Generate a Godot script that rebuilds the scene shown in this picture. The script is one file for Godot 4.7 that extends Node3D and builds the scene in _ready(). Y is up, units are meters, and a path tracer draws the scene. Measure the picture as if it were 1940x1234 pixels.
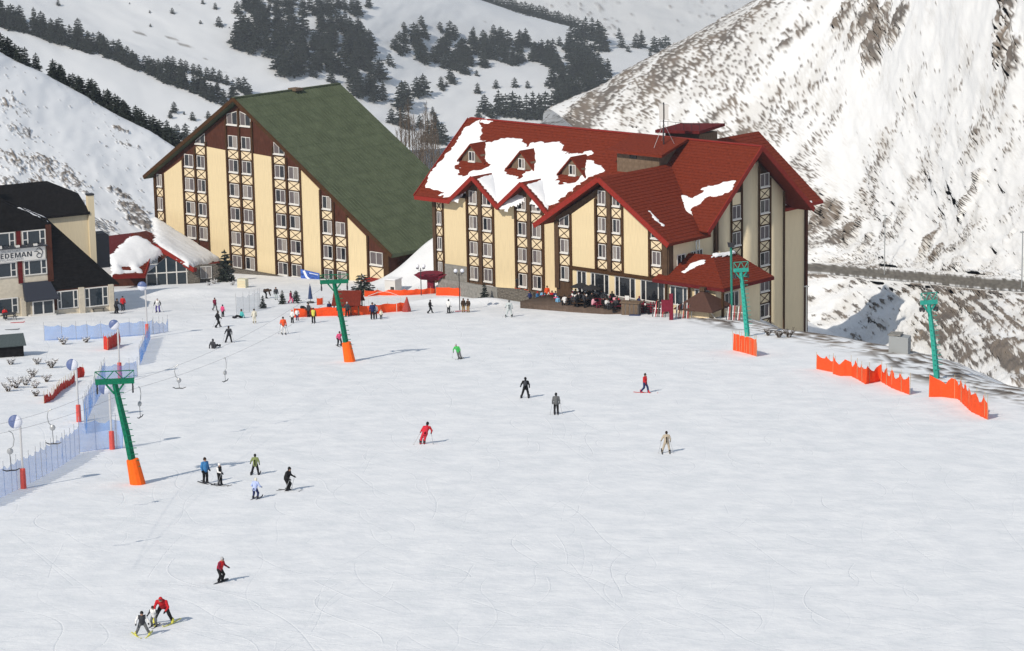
extends Node3D
# A ski resort base: a groomed slope running down to two large chalet hotels, with snowy mountains behind.

var M := {}                      # materials by name
var taken := {}                  # how often each top-level name has been used
var rng := RandomNumberGenerator.new()
var n_big := FastNoiseLite.new()
var n_mid := FastNoiseLite.new()
var n_fine := FastNoiseLite.new()
var n_streak := FastNoiseLite.new()

# ---------------------------------------------------------------- ground height
func slope_edge(d: float) -> float:
	var ds := [200.0, 229.0, 242.0, 262.0, 278.0, 286.0, 297.0, 330.0, 420.0]
	var xs := [52.0, 43.9, 38.5, 37.0, 30.5, 25.5, 22.0, 19.0, 19.0]
	if d <= ds[0]: return xs[0] + (ds[0] - d) * .28
	for i in ds.size() - 1:
		if d < ds[i + 1]: return lerpf(xs[i], xs[i + 1], (d - ds[i]) / (ds[i + 1] - ds[i]))
	return xs[-1]

func bank_height(x: float, z: float) -> float:
	var p := Vector3(x + 15.56, 0, z + 346.0)
	var u := p.x * cos(THETA) + p.z * sin(THETA)
	var w := p.x * sin(THETA) - p.z * cos(THETA)
	var b := 7.3 * smoothstep(-7.0, 7.5, w) * smoothstep(-3.0, 5.0, u) * (1.0 - smoothstep(18.0, 40.0, w)) * (1.0 - smoothstep(20.0, 30.0, u))
	b += .9 * exp(-(pow((x + 41.0) / 9.0, 2) + pow((z + 334.0) / 4.0, 2)))
	b += .8 * exp(-(pow((x + 8.0) / 4.0, 2) + pow((z + 318.0) / 1.6, 2))) + .7 * exp(-(pow((x + 2.5) / 3.0, 2) + pow((z + 316.5) / 1.6, 2)))
	return b

func ground(x: float, z: float) -> float:
	var d := -z
	var g := .096 * (307.0 - d)
	if d > 600.0: g = -28.13 - .075 * (minf(d, 1050.0) - 600.0)
	var t := x - slope_edge(d)
	if t > 0.0: g -= 9.0 * smoothstep(1.0, 26.0, t) + .02 * t
	if d > 300.0 and d < 420.0: g += bank_height(x, z)
	if x < -30.0 and d < 300.0: g += .5 * smoothstep(-30.0, -60.0, x) * n_big.get_noise_2d(x * 3.0, z * 3.0)
	return g

func gpt(x: float, z: float, up := 0.0) -> Vector3:
	return Vector3(x, ground(x, z) + up, z)

# ---------------------------------------------------------------- naming and tagging
func numbered(called: String) -> String:
	var n: int = taken.get(called, 0)
	taken[called] = n + 1
	return called if n == 0 else "%s_%03d" % [called, n]

func tag(o: Node, label: String, category := "", group := "") -> Node:
	o.set_meta("label", label)
	if category != "": o.set_meta("category", category)
	if group != "": o.set_meta("group", group)
	return o

func thing(called: String, label: String, category: String, at := Vector3.ZERO, turn := 0.0, group := "") -> Node3D:
	var o := Node3D.new()
	o.name = numbered(called)
	add_child(o)
	o.position = at
	o.rotation.y = turn
	tag(o, label, category, group)
	return o

func obj(called: String, mesh: Mesh, m: Material, parent: Node = null) -> MeshInstance3D:
	var o := MeshInstance3D.new()
	o.mesh = mesh
	o.material_override = m
	if parent == null or parent == self:
		o.name = numbered(called)
		add_child(o)
	else:
		o.name = called
		parent.add_child(o, true)
	return o

func struct(called: String, mesh: Mesh, m: Material) -> MeshInstance3D:
	var o := obj(called, mesh, m)
	o.set_meta("kind", "structure")
	return o

func copy_of(o: Node3D, at: Vector3, turn: float, label: String, group := "") -> Node3D:
	var stem := String(o.name).get_slice("_0", 0)
	var c: Node3D = o.duplicate()
	c.name = numbered(stem)
	add_child(c)
	c.position = at
	c.rotation.y = turn
	c.set_meta("label", label)
	if group != "": c.set_meta("group", group)
	return c

# ---------------------------------------------------------------- mesh building
func begin() -> SurfaceTool:
	var st := SurfaceTool.new()
	st.begin(Mesh.PRIMITIVE_TRIANGLES)
	st.set_smooth_group(-1)
	return st

func done(st: SurfaceTool) -> ArrayMesh:
	st.generate_normals()
	return st.commit()

func tri(st: SurfaceTool, a: Vector3, b: Vector3, c: Vector3) -> void:
	st.add_vertex(a); st.add_vertex(c); st.add_vertex(b)

func quad(st: SurfaceTool, a: Vector3, b: Vector3, c: Vector3, d: Vector3) -> void:   # counter-clockwise seen from outside
	tri(st, a, b, c); tri(st, a, c, d)

func hexa(st: SurfaceTool, p: Array) -> void:     # p[0..3] bottom, p[4..7] top, both counter-clockwise seen from above
	quad(st, p[3], p[2], p[1], p[0]); quad(st, p[4], p[5], p[6], p[7])
	for i in 4:
		var j := (i + 1) % 4
		quad(st, p[i], p[j], p[j + 4], p[i + 4])

func box(st: SurfaceTool, lo: Vector3, hi: Vector3) -> void:
	hexa(st, [Vector3(lo.x, lo.y, hi.z), Vector3(hi.x, lo.y, hi.z), Vector3(hi.x, lo.y, lo.z), Vector3(lo.x, lo.y, lo.z),
		Vector3(lo.x, hi.y, hi.z), Vector3(hi.x, hi.y, hi.z), Vector3(hi.x, hi.y, lo.z), Vector3(lo.x, hi.y, lo.z)])

func cbox(st: SurfaceTool, c: Vector3, s: Vector3) -> void:
	box(st, c - s * .5, c + s * .5)

func bar(st: SurfaceTool, a: Vector3, b: Vector3, w: float, h: float, up := Vector3.UP) -> void:
	var f := (b - a).normalized()
	if absf(f.dot(up)) > .97: up = Vector3.RIGHT
	var r := f.cross(up).normalized() * w * .5
	var u := r.cross(f).normalized() * h * .5
	hexa(st, [a - r - u, a + r - u, b + r - u, b - r - u, a - r + u, a + r + u, b + r + u, b - r + u])

func tube(st: SurfaceTool, pts: Array, radii: Array, seg := 8) -> void:
	var rings := []
	for i in pts.size():
		var f: Vector3 = (pts[mini(i + 1, pts.size() - 1)] - pts[maxi(i - 1, 0)]).normalized()
		var s := f.cross(Vector3.UP if absf(f.y) < .9 else Vector3.RIGHT).normalized()
		var t := s.cross(f)
		var ring := []
		for k in seg:
			var a := TAU * k / seg
			ring.append(pts[i] + (s * cos(a) + t * sin(a)) * float(radii[i]))
		rings.append(ring)
	for i in rings.size() - 1:
		for k in seg:
			var j := (k + 1) % seg
			quad(st, rings[i][k], rings[i][j], rings[i + 1][j], rings[i + 1][k])
	for e in [0, rings.size() - 1]:
		for k in range(1, seg - 1):
			if e == 0: tri(st, rings[e][0], rings[e][k + 1], rings[e][k])
			else: tri(st, rings[e][0], rings[e][k], rings[e][k + 1])

func rod(st: SurfaceTool, a: Vector3, b: Vector3, r: float, seg := 6) -> void:
	tube(st, [a, b], [r, r], seg)

func ball(st: SurfaceTool, c: Vector3, r: Vector3, seg := 12, rings := 7) -> void:
	for i in rings:
		var a0 := PI * i / rings - PI / 2
		var a1 := PI * (i + 1) / rings - PI / 2
		for k in seg:
			var b0 := TAU * k / seg
			var b1 := TAU * (k + 1) / seg
			var f := func(a: float, b: float) -> Vector3: return c + Vector3(cos(a) * sin(b), sin(a), cos(a) * cos(b)) * r
			quad(st, f.call(a0, b0), f.call(a0, b1), f.call(a1, b1), f.call(a1, b0))

func prism(st: SurfaceTool, poly: Array, z0: float, z1: float) -> void:      # polygon in x,y pushed from z0 (back) to z1 (front)
	var p := PackedVector2Array(poly)
	if Geometry2D.is_polygon_clockwise(p): p.reverse()
	var t := Geometry2D.triangulate_polygon(p)
	for i in range(0, t.size(), 3):
		var a := p[t[i]]; var b := p[t[i + 1]]; var c := p[t[i + 2]]
		if (b - a).cross(c - a) < 0.0:
			var s := b; b = c; c = s
		tri(st, Vector3(a.x, a.y, z1), Vector3(b.x, b.y, z1), Vector3(c.x, c.y, z1))
		tri(st, Vector3(a.x, a.y, z0), Vector3(c.x, c.y, z0), Vector3(b.x, b.y, z0))
	for i in p.size():
		var a := p[i]; var b := p[(i + 1) % p.size()]
		quad(st, Vector3(a.x, a.y, z0), Vector3(b.x, b.y, z0), Vector3(b.x, b.y, z1), Vector3(a.x, a.y, z1))

func slab(st: SurfaceTool, a: Vector3, b: Vector3, c: Vector3, d: Vector3, thick: float) -> void:  # a..d the top face; thickness goes down
	var v := Vector3(0, -thick, 0)
	hexa(st, [a + v, b + v, c + v, d + v, a, b, c, d])

func courses(st: SurfaceTool, a: Vector3, b: Vector3, c: Vector3, d: Vector3, n: int, lift: float) -> void:
	# overlapping rows from eave a-b up to ridge d-c: each row's lower edge stands proud
	var nrm := (b - a).cross(d - a).normalized()
	if nrm.y < 0.0: nrm = -nrm
	for i in n:
		var t0 := float(i) / n
		var t1 := float(i + 1) / n
		var p := a.lerp(d, t0); var q := b.lerp(c, t0); var r := b.lerp(c, t1); var s := a.lerp(d, t1)
		quad(st, p + nrm * (lift + .01), q + nrm * (lift + .01), r + nrm * .012, s + nrm * .012)
		quad(st, p + nrm * .004, q + nrm * .004, q + nrm * (lift + .01), p + nrm * (lift + .01))

func b1(lo: Vector3, hi: Vector3) -> ArrayMesh:
	var st := begin()
	box(st, lo, hi)
	return done(st)

func paint(c: Color, rough := .85, metal := 0.0, spec := .5) -> StandardMaterial3D:       # c in linear light
	var m := StandardMaterial3D.new()
	m.albedo_color = c.linear_to_srgb()
	m.albedo_color.a = c.a
	m.roughness = rough
	m.metallic = metal
	m.metallic_specular = spec
	m.cull_mode = BaseMaterial3D.CULL_DISABLED
	return m

func mottled(c: Color, spread: float, scale: Vector3, rough := .9, relief := 0.0, seed_ := 1, octaves := 4, dark := 1.0) -> StandardMaterial3D:
	# colour that wanders around c (linear) by +-spread, on world triplanar noise
	var m := paint(Color.WHITE, rough, 0.0, .18)
	var n := FastNoiseLite.new()
	n.seed = seed_
	n.frequency = .02
	n.fractal_octaves = octaves
	var t := NoiseTexture2D.new()
	t.width = 256; t.height = 256; t.seamless = true; t.noise = n
	var g := Gradient.new()
	var lo := Color(c.r * (1 - spread * dark), c.g * (1 - spread * dark), c.b * (1 - spread * dark))
	var hi := Color(minf(c.r * (1 + spread), 1), minf(c.g * (1 + spread), 1), minf(c.b * (1 + spread), 1))
	g.set_color(0, lo.linear_to_srgb()); g.set_color(1, hi.linear_to_srgb())
	t.color_ramp = g
	m.albedo_texture = t
	m.uv1_triplanar = true
	m.uv1_world_triplanar = true
	m.uv1_scale = scale
	if relief > 0.0:
		var h := NoiseTexture2D.new()
		h.width = 256; h.height = 256; h.seamless = true; h.noise = n
		m.heightmap_enabled = true
		m.heightmap_texture = h
		m.heightmap_scale = relief
	return m

# ---------------------------------------------------------------- curved land: a net of control points, smoothed
func cr(a: Vector3, b: Vector3, c: Vector3, d: Vector3, t: float) -> Vector3:
	return .5 * (2.0 * b + (c - a) * t + (2.0 * a - 5.0 * b + 4.0 * c - d) * t * t + (3.0 * b - a - 3.0 * c + d) * t * t * t)

func along(row: Array, s: float) -> Vector3:
	var n := row.size()
	var f := s * (n - 1)
	var i := mini(int(f), n - 2)
	return cr(row[maxi(i - 1, 0)], row[i], row[i + 1], row[mini(i + 2, n - 1)], f - i)

func land(rows: Array, ns: int, nt: int, shade: Callable, t_range := Vector2(0, 1)) -> ArrayMesh:
	# shade(position, s, t) gives [height to add along the normal, colour]
	var R := rows.size()
	var pts := PackedVector3Array()
	pts.resize((ns + 1) * (nt + 1))
	for i in ns + 1:
		var col := []
		for r in R: col.append(along(rows[r], float(i) / ns))
		for j in nt + 1:
			pts[j * (ns + 1) + i] = along(col, lerpf(t_range.x, t_range.y, float(j) / nt))
	var out := PackedVector3Array()
	var cols := PackedColorArray()
	out.resize(pts.size())
	cols.resize(pts.size())
	for j in nt + 1:
		for i in ns + 1:
			var k := j * (ns + 1) + i
			var e := pts[j * (ns + 1) + mini(i + 1, ns)] - pts[j * (ns + 1) + maxi(i - 1, 0)]
			var g := pts[mini(j + 1, nt) * (ns + 1) + i] - pts[maxi(j - 1, 0) * (ns + 1) + i]
			var nrm := e.cross(g).normalized()
			if nrm.y < 0.0: nrm = -nrm
			var r: Array = shade.call(pts[k], float(i) / ns, lerpf(t_range.x, t_range.y, float(j) / nt))
			out[k] = pts[k] + nrm * float(r[0])
			cols[k] = r[1]
	return sheet(out, cols, ns, nt)

func sheet(pts: PackedVector3Array, cols: PackedColorArray, ns: int, nt: int) -> ArrayMesh:
	var nor := PackedVector3Array()
	nor.resize(pts.size())
	var idx := PackedInt32Array()
	for j in nt + 1:
		for i in ns + 1:
			var e := pts[j * (ns + 1) + mini(i + 1, ns)] - pts[j * (ns + 1) + maxi(i - 1, 0)]
			var g := pts[mini(j + 1, nt) * (ns + 1) + i] - pts[maxi(j - 1, 0) * (ns + 1) + i]
			var n := e.cross(g).normalized()
			nor[j * (ns + 1) + i] = n if n.y > 0.0 else -n
	var flip := (pts[1] - pts[0]).cross(pts[ns + 1] - pts[0]).y > 0.0
	for j in nt:
		for i in ns:
			var a := j * (ns + 1) + i
			var b := a + 1
			var c := a + ns + 1
			var d := c + 1
			if flip: idx.append_array([a, c, b, b, c, d])
			else: idx.append_array([a, b, c, b, d, c])
	var arr := []
	arr.resize(Mesh.ARRAY_MAX)
	arr[Mesh.ARRAY_VERTEX] = pts
	arr[Mesh.ARRAY_NORMAL] = nor
	arr[Mesh.ARRAY_COLOR] = cols
	arr[Mesh.ARRAY_INDEX] = idx
	var am := ArrayMesh.new()
	am.add_surface_from_arrays(Mesh.PRIMITIVE_TRIANGLES, arr)
	return am

func dist_to_poly(p: Vector2, poly: Array) -> float:    # positive inside
	var best := 1e9
	var inside := false
	for i in poly.size():
		var a: Vector2 = poly[i]
		var b: Vector2 = poly[(i + 1) % poly.size()]
		var q := Geometry2D.get_closest_point_to_segment(p, a, b)
		best = minf(best, p.distance_to(q))
		if (a.y > p.y) != (b.y > p.y) and p.x < (b.x - a.x) * (p.y - a.y) / (b.y - a.y) + a.x: inside = not inside
	return best if inside else -best

func snow_blanket(called: String, parent: Node, o: Vector3, eu: Vector3, ev: Vector3, poly: Array, holes: Array, cell: float, thick: float, rough_edge := .7, seed_ := 0.0) -> void:
	# a layer of snow on a sloping plane o + eu*x + ev*y; its rim dips under the roof
	var en := eu.cross(ev).normalized()
	if en.y < 0.0: en = -en
	var lo := Vector2(1e9, 1e9)
	var hi := -lo
	for p in poly:
		lo = lo.min(p); hi = hi.max(p)
	lo -= Vector2.ONE * .6; hi += Vector2.ONE * .6
	var nx := int((hi.x - lo.x) / cell) + 1
	var ny := int((hi.y - lo.y) / cell) + 1
	var pts := PackedVector3Array()
	var fs := PackedFloat32Array()
	for j in ny + 1:
		for i in nx + 1:
			var q := lo + Vector2(i, j) * cell
			var f := dist_to_poly(q, poly)
			for h in holes: f = minf(f, -dist_to_poly(q, h))
			f += rough_edge * n_fine.get_noise_3d(q.x * 2.2 , q.y * 5.0, seed_) + rough_edge * .7 * n_mid.get_noise_3d(q.x * 4.0, q.y * 9.0, seed_ + 9.0) + rough_edge * .8 * n_mid.get_noise_3d(q.x * 16.0, q.y * 40.0, seed_ + 3.0)
			var off := thick * (1.0 - exp(-maxf(f, 0.0) * 2.2)) if f > 0.0 else maxf(f * .6, -.35)
			off += .08 * n_mid.get_noise_2d(q.x * 6.0, q.y * 6.0) * clampf(f, 0.0, 1.0)
			fs.append(f)
			pts.append(o + eu * q.x + ev * q.y + en * off)
	var st := SurfaceTool.new()
	st.begin(Mesh.PRIMITIVE_TRIANGLES)
	for j in ny:
		for i in nx:
			var a := j * (nx + 1) + i
			if maxf(maxf(fs[a], fs[a + 1]), maxf(fs[a + nx + 1], fs[a + nx + 2])) < -.02: continue
			quad(st, pts[a], pts[a + 1], pts[a + nx + 2], pts[a + nx + 1])
	st.index()
	st.generate_normals()
	var m := obj(called, st.commit(), M.roof_snow, parent)

const THETA := deg_to_rad(42.0)
var H2 := Vector3(17.40, .35, -303.38)      # near corner of the red roofed hotel
var H1 := Vector3(-15.56, -3.74, -346.0)    # right corner of the green roofed hotel
var LB := Vector3(-53.93, -.63, -313.55)    # ski house at the left

func look_and_light() -> void:
	var cam := Camera3D.new()
	cam.name = "camera"
	add_child(cam)
	cam.transform = Transform3D(Basis(Vector3(0.999838, -0.017632, 0.003618), Vector3(0.017999, 0.979432, -0.200972), Vector3(-0.000000, 0.201004, 0.979590)), Vector3(0, 61.4, 0))
	cam.fov = rad_to_deg(2.0 * atan(617.0 / 5200.0))
	cam.near = .5
	cam.far = 4000.0
	cam.current = true
	var env := Environment.new()
	var sky := Sky.new()
	var sm := ProceduralSkyMaterial.new()
	sm.sky_top_color = Color(.52, .58, .66)
	sm.sky_horizon_color = Color(.82, .84, .865)
	sm.sky_curve = .18
	sm.ground_bottom_color = Color(.66, .68, .70)
	sm.ground_horizon_color = Color(.78, .80, .83)
	sm.sky_energy_multiplier = SKY_E
	sm.ground_energy_multiplier = SKY_E
	sky.sky_material = sm
	env.background_mode = Environment.BG_SKY
	env.sky = sky
	env.tonemap_mode = Environment.TONE_MAPPER_LINEAR
	env.tonemap_exposure = EXPOSURE
	env.fog_enabled = true
	env.fog_density = FOG
	env.fog_light_color = Color(.80, .86, .94)
	env.volumetric_fog_enabled = true
	env.volumetric_fog_density = 0.0
	env.sdfgi_enabled = true
	env.ssao_enabled = true
	env.ssil_enabled = true
	var we := WorldEnvironment.new()
	we.name = "world_environment"
	we.environment = env
	add_child(we)
	var sun := DirectionalLight3D.new()
	sun.name = "sun"
	add_child(sun)
	sun.look_at_from_position(Vector3.ZERO, Vector3(1.5, -1.9, -1.92))
	sun.light_energy = SUN_E
	sun.light_color = Color(1, .96, .90)
	sun.light_angular_distance = .65
	sun.shadow_enabled = true

func valley_haze() -> void:
	# blue winter haze lying in the valley behind the hotels
	var fv := FogVolume.new()
	fv.name = "valley_haze"
	fv.shape = RenderingServer.FOG_VOLUME_SHAPE_BOX
	fv.size = Vector3(1600, 300, 720)
	fv.position = Vector3(0, 40, -478 - 360)
	var fm := FogMaterial.new()
	fm.albedo = Color(.93, .965, 1.0)
	fm.density = .0009
	fv.material = fm
	add_child(fv)
	fv.set_meta("kind", "stuff")

const SKY_E := 1.0
const EXPOSURE := 1.06
const FOG := .00010
const SUN_E := 1.15

func materials() -> void:
	n_big.frequency = .01; n_big.seed = 3; n_big.fractal_octaves = 3
	n_mid.frequency = .06; n_mid.seed = 7; n_mid.fractal_octaves = 4
	n_fine.frequency = .17; n_fine.seed = 12; n_fine.fractal_octaves = 3
	n_streak.frequency = .22; n_streak.seed = 21; n_streak.fractal_octaves = 4; n_streak.fractal_gain = .6
	var snow := paint(Color.WHITE, .75, 0, .3)
	snow.vertex_color_use_as_albedo = true
	snow.uv1_triplanar = true
	snow.uv1_world_triplanar = true
	snow.uv1_scale = Vector3(.019, .019, .019)
	# piste texture: soft wind patches and faint crossing ski tracks
	var sn := FastNoiseLite.new()
	sn.seed = 5; sn.frequency = .012; sn.fractal_octaves = 6; sn.fractal_gain = .62
	var hi: Image = sn.get_seamless_image(1024, 1024)
	hi.convert(Image.FORMAT_RGB8)
	var tr := RandomNumberGenerator.new()
	tr.seed = 31
	for k in 420:
		var p := Vector2(tr.randf() * 1024.0, tr.randf() * 1024.0)
		var dir := tr.randf_range(-.5, .5) + (PI / 2 if k % 3 == 0 else 0.0)
		var bend := tr.randf_range(-.010, .010)
		var depth := tr.randf_range(.06, .2) * (1.0 if k % 4 else -1.0)
		var wide := tr.randi_range(1, 2)
		for q in tr.randi_range(60, 420):
			dir += bend * sin(q * .015)
			p += Vector2(cos(dir), sin(dir))
			for w in wide:
				var x := posmod(int(p.x), 1024)
				var y := posmod(int(p.y) + w, 1024)
				var v := clampf(hi.get_pixel(x, y).r - depth, 0, 1)
				hi.set_pixel(x, y, Color(v, v, v))
	var al := Image.create(1024, 1024, false, Image.FORMAT_RGB8)
	for y in 1024:
		for x in 1024:
			var v := clampf((hi.get_pixel(x, y).r - .25) * 2.0, 0, 1)
			al.set_pixel(x, y, Color(lerpf(.952, 1.0, v), lerpf(.957, 1.0, v), lerpf(.964, 1.0, v)))
	snow.albedo_texture = ImageTexture.create_from_image(al)
	hi.bump_map_to_normal_map(5.0)
	snow.normal_enabled = true
	snow.normal_texture = ImageTexture.create_from_image(hi)
	snow.normal_scale = .36
	M.snow = snow
	var rs := mottled(Color(.84, .855, .88), .04, Vector3(.5, .5, .5), .75, 0, 71)
	M.roof_snow = rs
	var rock := paint(Color.WHITE, .95, 0, .2)
	rock.vertex_color_use_as_albedo = true
	M.land = rock
	M.cream = mottled(Color(.67, .555, .352), .09, Vector3(1.3, .07, 1.3), .9, 0, 31)
	M.grey_cream = mottled(Color(.56, .51, .42), .12, Vector3(.3, .3, .3), .9, 0, 66)  # darker, greyer cream for the ski house walls and pillars
	M.cream_light = mottled(Color(.72, .60, .41), .05, Vector3(.3, .3, .3), .9, 0, 32)
	M.khaki = mottled(Color(.70, .61, .435), .09, Vector3(1.3, .07, 1.3), .9, 0, 33)
	M.timber = mottled(Color(.075, .028, .018), .35, Vector3(.7, .12, .7), .8, 0, 34)
	M.timber_brown = mottled(Color(.085, .052, .032), .35, Vector3(.7, .15, .7), .8, 0, 35)
	M.beam = mottled(Color(.06, .030, .013), .3, Vector3(.6, .6, .6), .8, 0, 36)
	M.white_paint = paint(Color(.66, .65, .63), .5)
	M.glass = paint(Color(.012, .014, .018), .08)
	M.glass_blue = paint(Color(.02, .03, .04), .06)
	M.curtain = mottled(Color(.13, .115, .12), .35, Vector3(4.0, .2, 4.0), .8, 0, 37)
	M.curtain_pale = mottled(Color(.28, .255, .24), .3, Vector3(4.0, .2, 4.0), .8, 0, 38)
	M.red_roof = mottled(Color(.160, .027, .012), .4, Vector3(.5, .8, .5), .75, 0, 39)
	M.red_trim = mottled(Color(.24, .026, .018), .2, Vector3(.5, .5, .5), .6, 0, 40)
	M.dark_red = mottled(Color(.115, .014, .014), .3, Vector3(.4, .6, .4), .75, 0, 41)
	M.green_roof = mottled(Color(.095, .113, .070), .35, Vector3(.09, .09, .09), .8, 0, 42, 5)
	M.green_rib = mottled(Color(.092, .118, .070), .5, Vector3(.5, .5, .5), .7, 0, 43)
	M.black_roof = mottled(Color(.012, .011, .011), .5, Vector3(.35, .35, .35), .85, 0, 44)
	M.stone = mottled(Color(.16, .145, .125), .75, Vector3(.9, .9, .9), .95, 5.0, 45, 3)
	M.concrete = mottled(Color(.24, .235, .22), .3, Vector3(.4, .4, .4), .95, 0, 46)
	M.old_wood = mottled(Color(.16, .115, .08), .4, Vector3(1.5, .25, 1.5), .9, 0, 47)
	M.terrace = mottled(Color(.13, .095, .075), .4, Vector3(.5, .5, .5), .9, 0, 48)
	M.green_paint = mottled(Color(.008, .155, .085), .2, Vector3(.7, .7, .7), .5, 0, 49)
	M.teal_paint = mottled(Color(.04, .36, .29), .2, Vector3(.7, .7, .7), .5, 0, 50)
	M.orange_pad = mottled(Color(.90, .14, .015), .1, Vector3(.8, .8, .8), .6, 0, 51)
	M.orange_net = mottled(Color(.88, .10, .025), .18, Vector3(.9, .9, .9), .7, 0, 52)
	M.orange_net.backlight_enabled = true
	M.orange_net.backlight = Color(.45, .15, .08)
	M.red_net = mottled(Color(.60, .05, .035), .3, Vector3(1.4, .4, 1.4), .7, 0, 53)
	M.red_pad = mottled(Color(.62, .10, .085), .15, Vector3(.8, .8, .8), .6, 0, 54)
	var bn := paint(Color(.08, .28, .74, .48), .6)
	bn.transparency = BaseMaterial3D.TRANSPARENCY_ALPHA
	M.blue_net = bn
	var wn := paint(Color(.50, .60, .68, .30), .6)
	wn.transparency = BaseMaterial3D.TRANSPARENCY_ALPHA
	M.pale_net = wn
	M.metal = paint(Color(.42, .43, .44), .4, .6)
	M.pale_metal = paint(Color(.55, .55, .56), .45, .2)
	M.dark_metal = paint(Color(.03, .03, .035), .45, .4)
	M.cable = paint(Color(.10, .10, .11), .5, .5)
	M.bamboo = paint(Color(.45, .36, .20), .7)
	M.lamp_blue = paint(Color(.10, .14, .30), .4)
	M.lamp_white = paint(Color(.72, .74, .82), .35)
	M.maroon = mottled(Color(.17, .018, .035), .2, Vector3(.6, .6, .6), .6, 0, 55)
	M.bark = mottled(Color(.055, .042, .032), .4, Vector3(2, 2, 2), .95, 0, 56)
	M.needles = paint(Color.WHITE, .9, 0, .2)
	M.needles.vertex_color_use_as_albedo = true
	M.needles.backlight_enabled = true
	M.needles.backlight = Color(.06, .08, .04)
	M.twig = mottled(Color(.12, .095, .075), .4, Vector3(2, 2, 2), .95, 0, 57)
	M.cloth = paint(Color.WHITE, .85, 0, .3)
	M.cloth.vertex_color_use_as_albedo = true
	var ice := paint(Color(.80, .88, .93, .35), .12)
	ice.transparency = BaseMaterial3D.TRANSPARENCY_ALPHA
	M.ice = ice
	M.black_cloth = paint(Color(.012, .012, .016), .8)
	M.red_cloth = paint(Color(.45, .02, .03), .8)
	M.charcoal = paint(Color(.03, .033, .042), .7)
	M.dark_awning = paint(Color(.018, .022, .036), .7)
	M.navy = paint(Color(.02, .045, .13), .7)
	M.grey_paint = paint(Color(.30, .32, .33), .7)

# ---------------------------------------------------------------- the lie of the land
const SNOW := Color(.85, .868, .892)
const ROCK := Color(.125, .102, .086)
const EARTH := Color(.21, .165, .125)

func rock_mix(k: float, p: Vector3) -> Color:
	var r := ROCK.lerp(EARTH, clampf(.5 + 1.1 * n_mid.get_noise_2d(p.x + p.y * 2.0, p.z), 0, 1)) * (.8 + .5 * n_fine.get_noise_2d(p.x * 4.0, p.y * 5.0 + p.z * 3.0))
	return SNOW.lerp(r, clampf(k, 0, 1))

func build_ground() -> void:
	var xs: Array[float] = []
	var zs: Array[float] = []
	var x := -700.0
	while x < 700.0:
		xs.append(x)
		x += .5 if x > -62.0 and x < 66.0 else (2.0 if absf(x) < 110.0 else 30.0)
	var z := 40.0
	while z > -2600.0:
		zs.append(z)
		z -= (.55 if z < -126.0 and z > -345.0 else (2.5 if z < -100.0 and z > -420.0 else (12.0 if z > -800.0 else 80.0)))
	var pts := PackedVector3Array()
	var cols := PackedColorArray()
	for zz in zs:
		var se := slope_edge(-zz)
		for xx in xs:
			var y := ground(xx, zz)
			var c := SNOW
			var near := zz < -100.0 and zz > -420.0 and absf(xx) < 110.0
			if near:
				y += .035 * n_mid.get_noise_2d(xx * 2.0, zz * .55) + .07 * n_mid.get_noise_2d(xx * .5 + 40.0, zz * .2)
				y += .025 * absf(n_streak.get_noise_2d(xx * 3.0 + zz * 1.1, zz * .16))
				var t := xx - se
				if t > -7.0 and t < 40.0 and zz > -330.0:
					var dn := n_streak.get_noise_2d(t * 4.5 + 3.0 * n_mid.get_noise_2d(xx, zz), zz * .55) + .55 * n_fine.get_noise_2d(xx * 2.0, zz * 2.0)
					var along_edge := smoothstep(-5.0, -1.0, t) * (1.0 - smoothstep(3.0, 7.0, t))
					var k := smoothstep(-.08, .16, dn) * along_edge
					if t > 3.0: k = maxf(k, smoothstep(.30, .42, dn) * .8)
					c = rock_mix(k, Vector3(xx, y, zz))
					y += .12 * k
				# trampled, dirtier snow on the level before the buildings
				var tr := smoothstep(-300.0, -312.0, zz)
				c = c * lerpf(1.0, .95 + .05 * n_mid.get_noise_2d(xx * 3.0, zz * 3.0), tr)
				# snow-free terrace strip before the red roofed hotel
			pts.append(Vector3(xx, y, zz))
			cols.append(c)
	struct("ground", sheet(pts, cols, xs.size() - 1, zs.size() - 1), M.snow)

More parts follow.
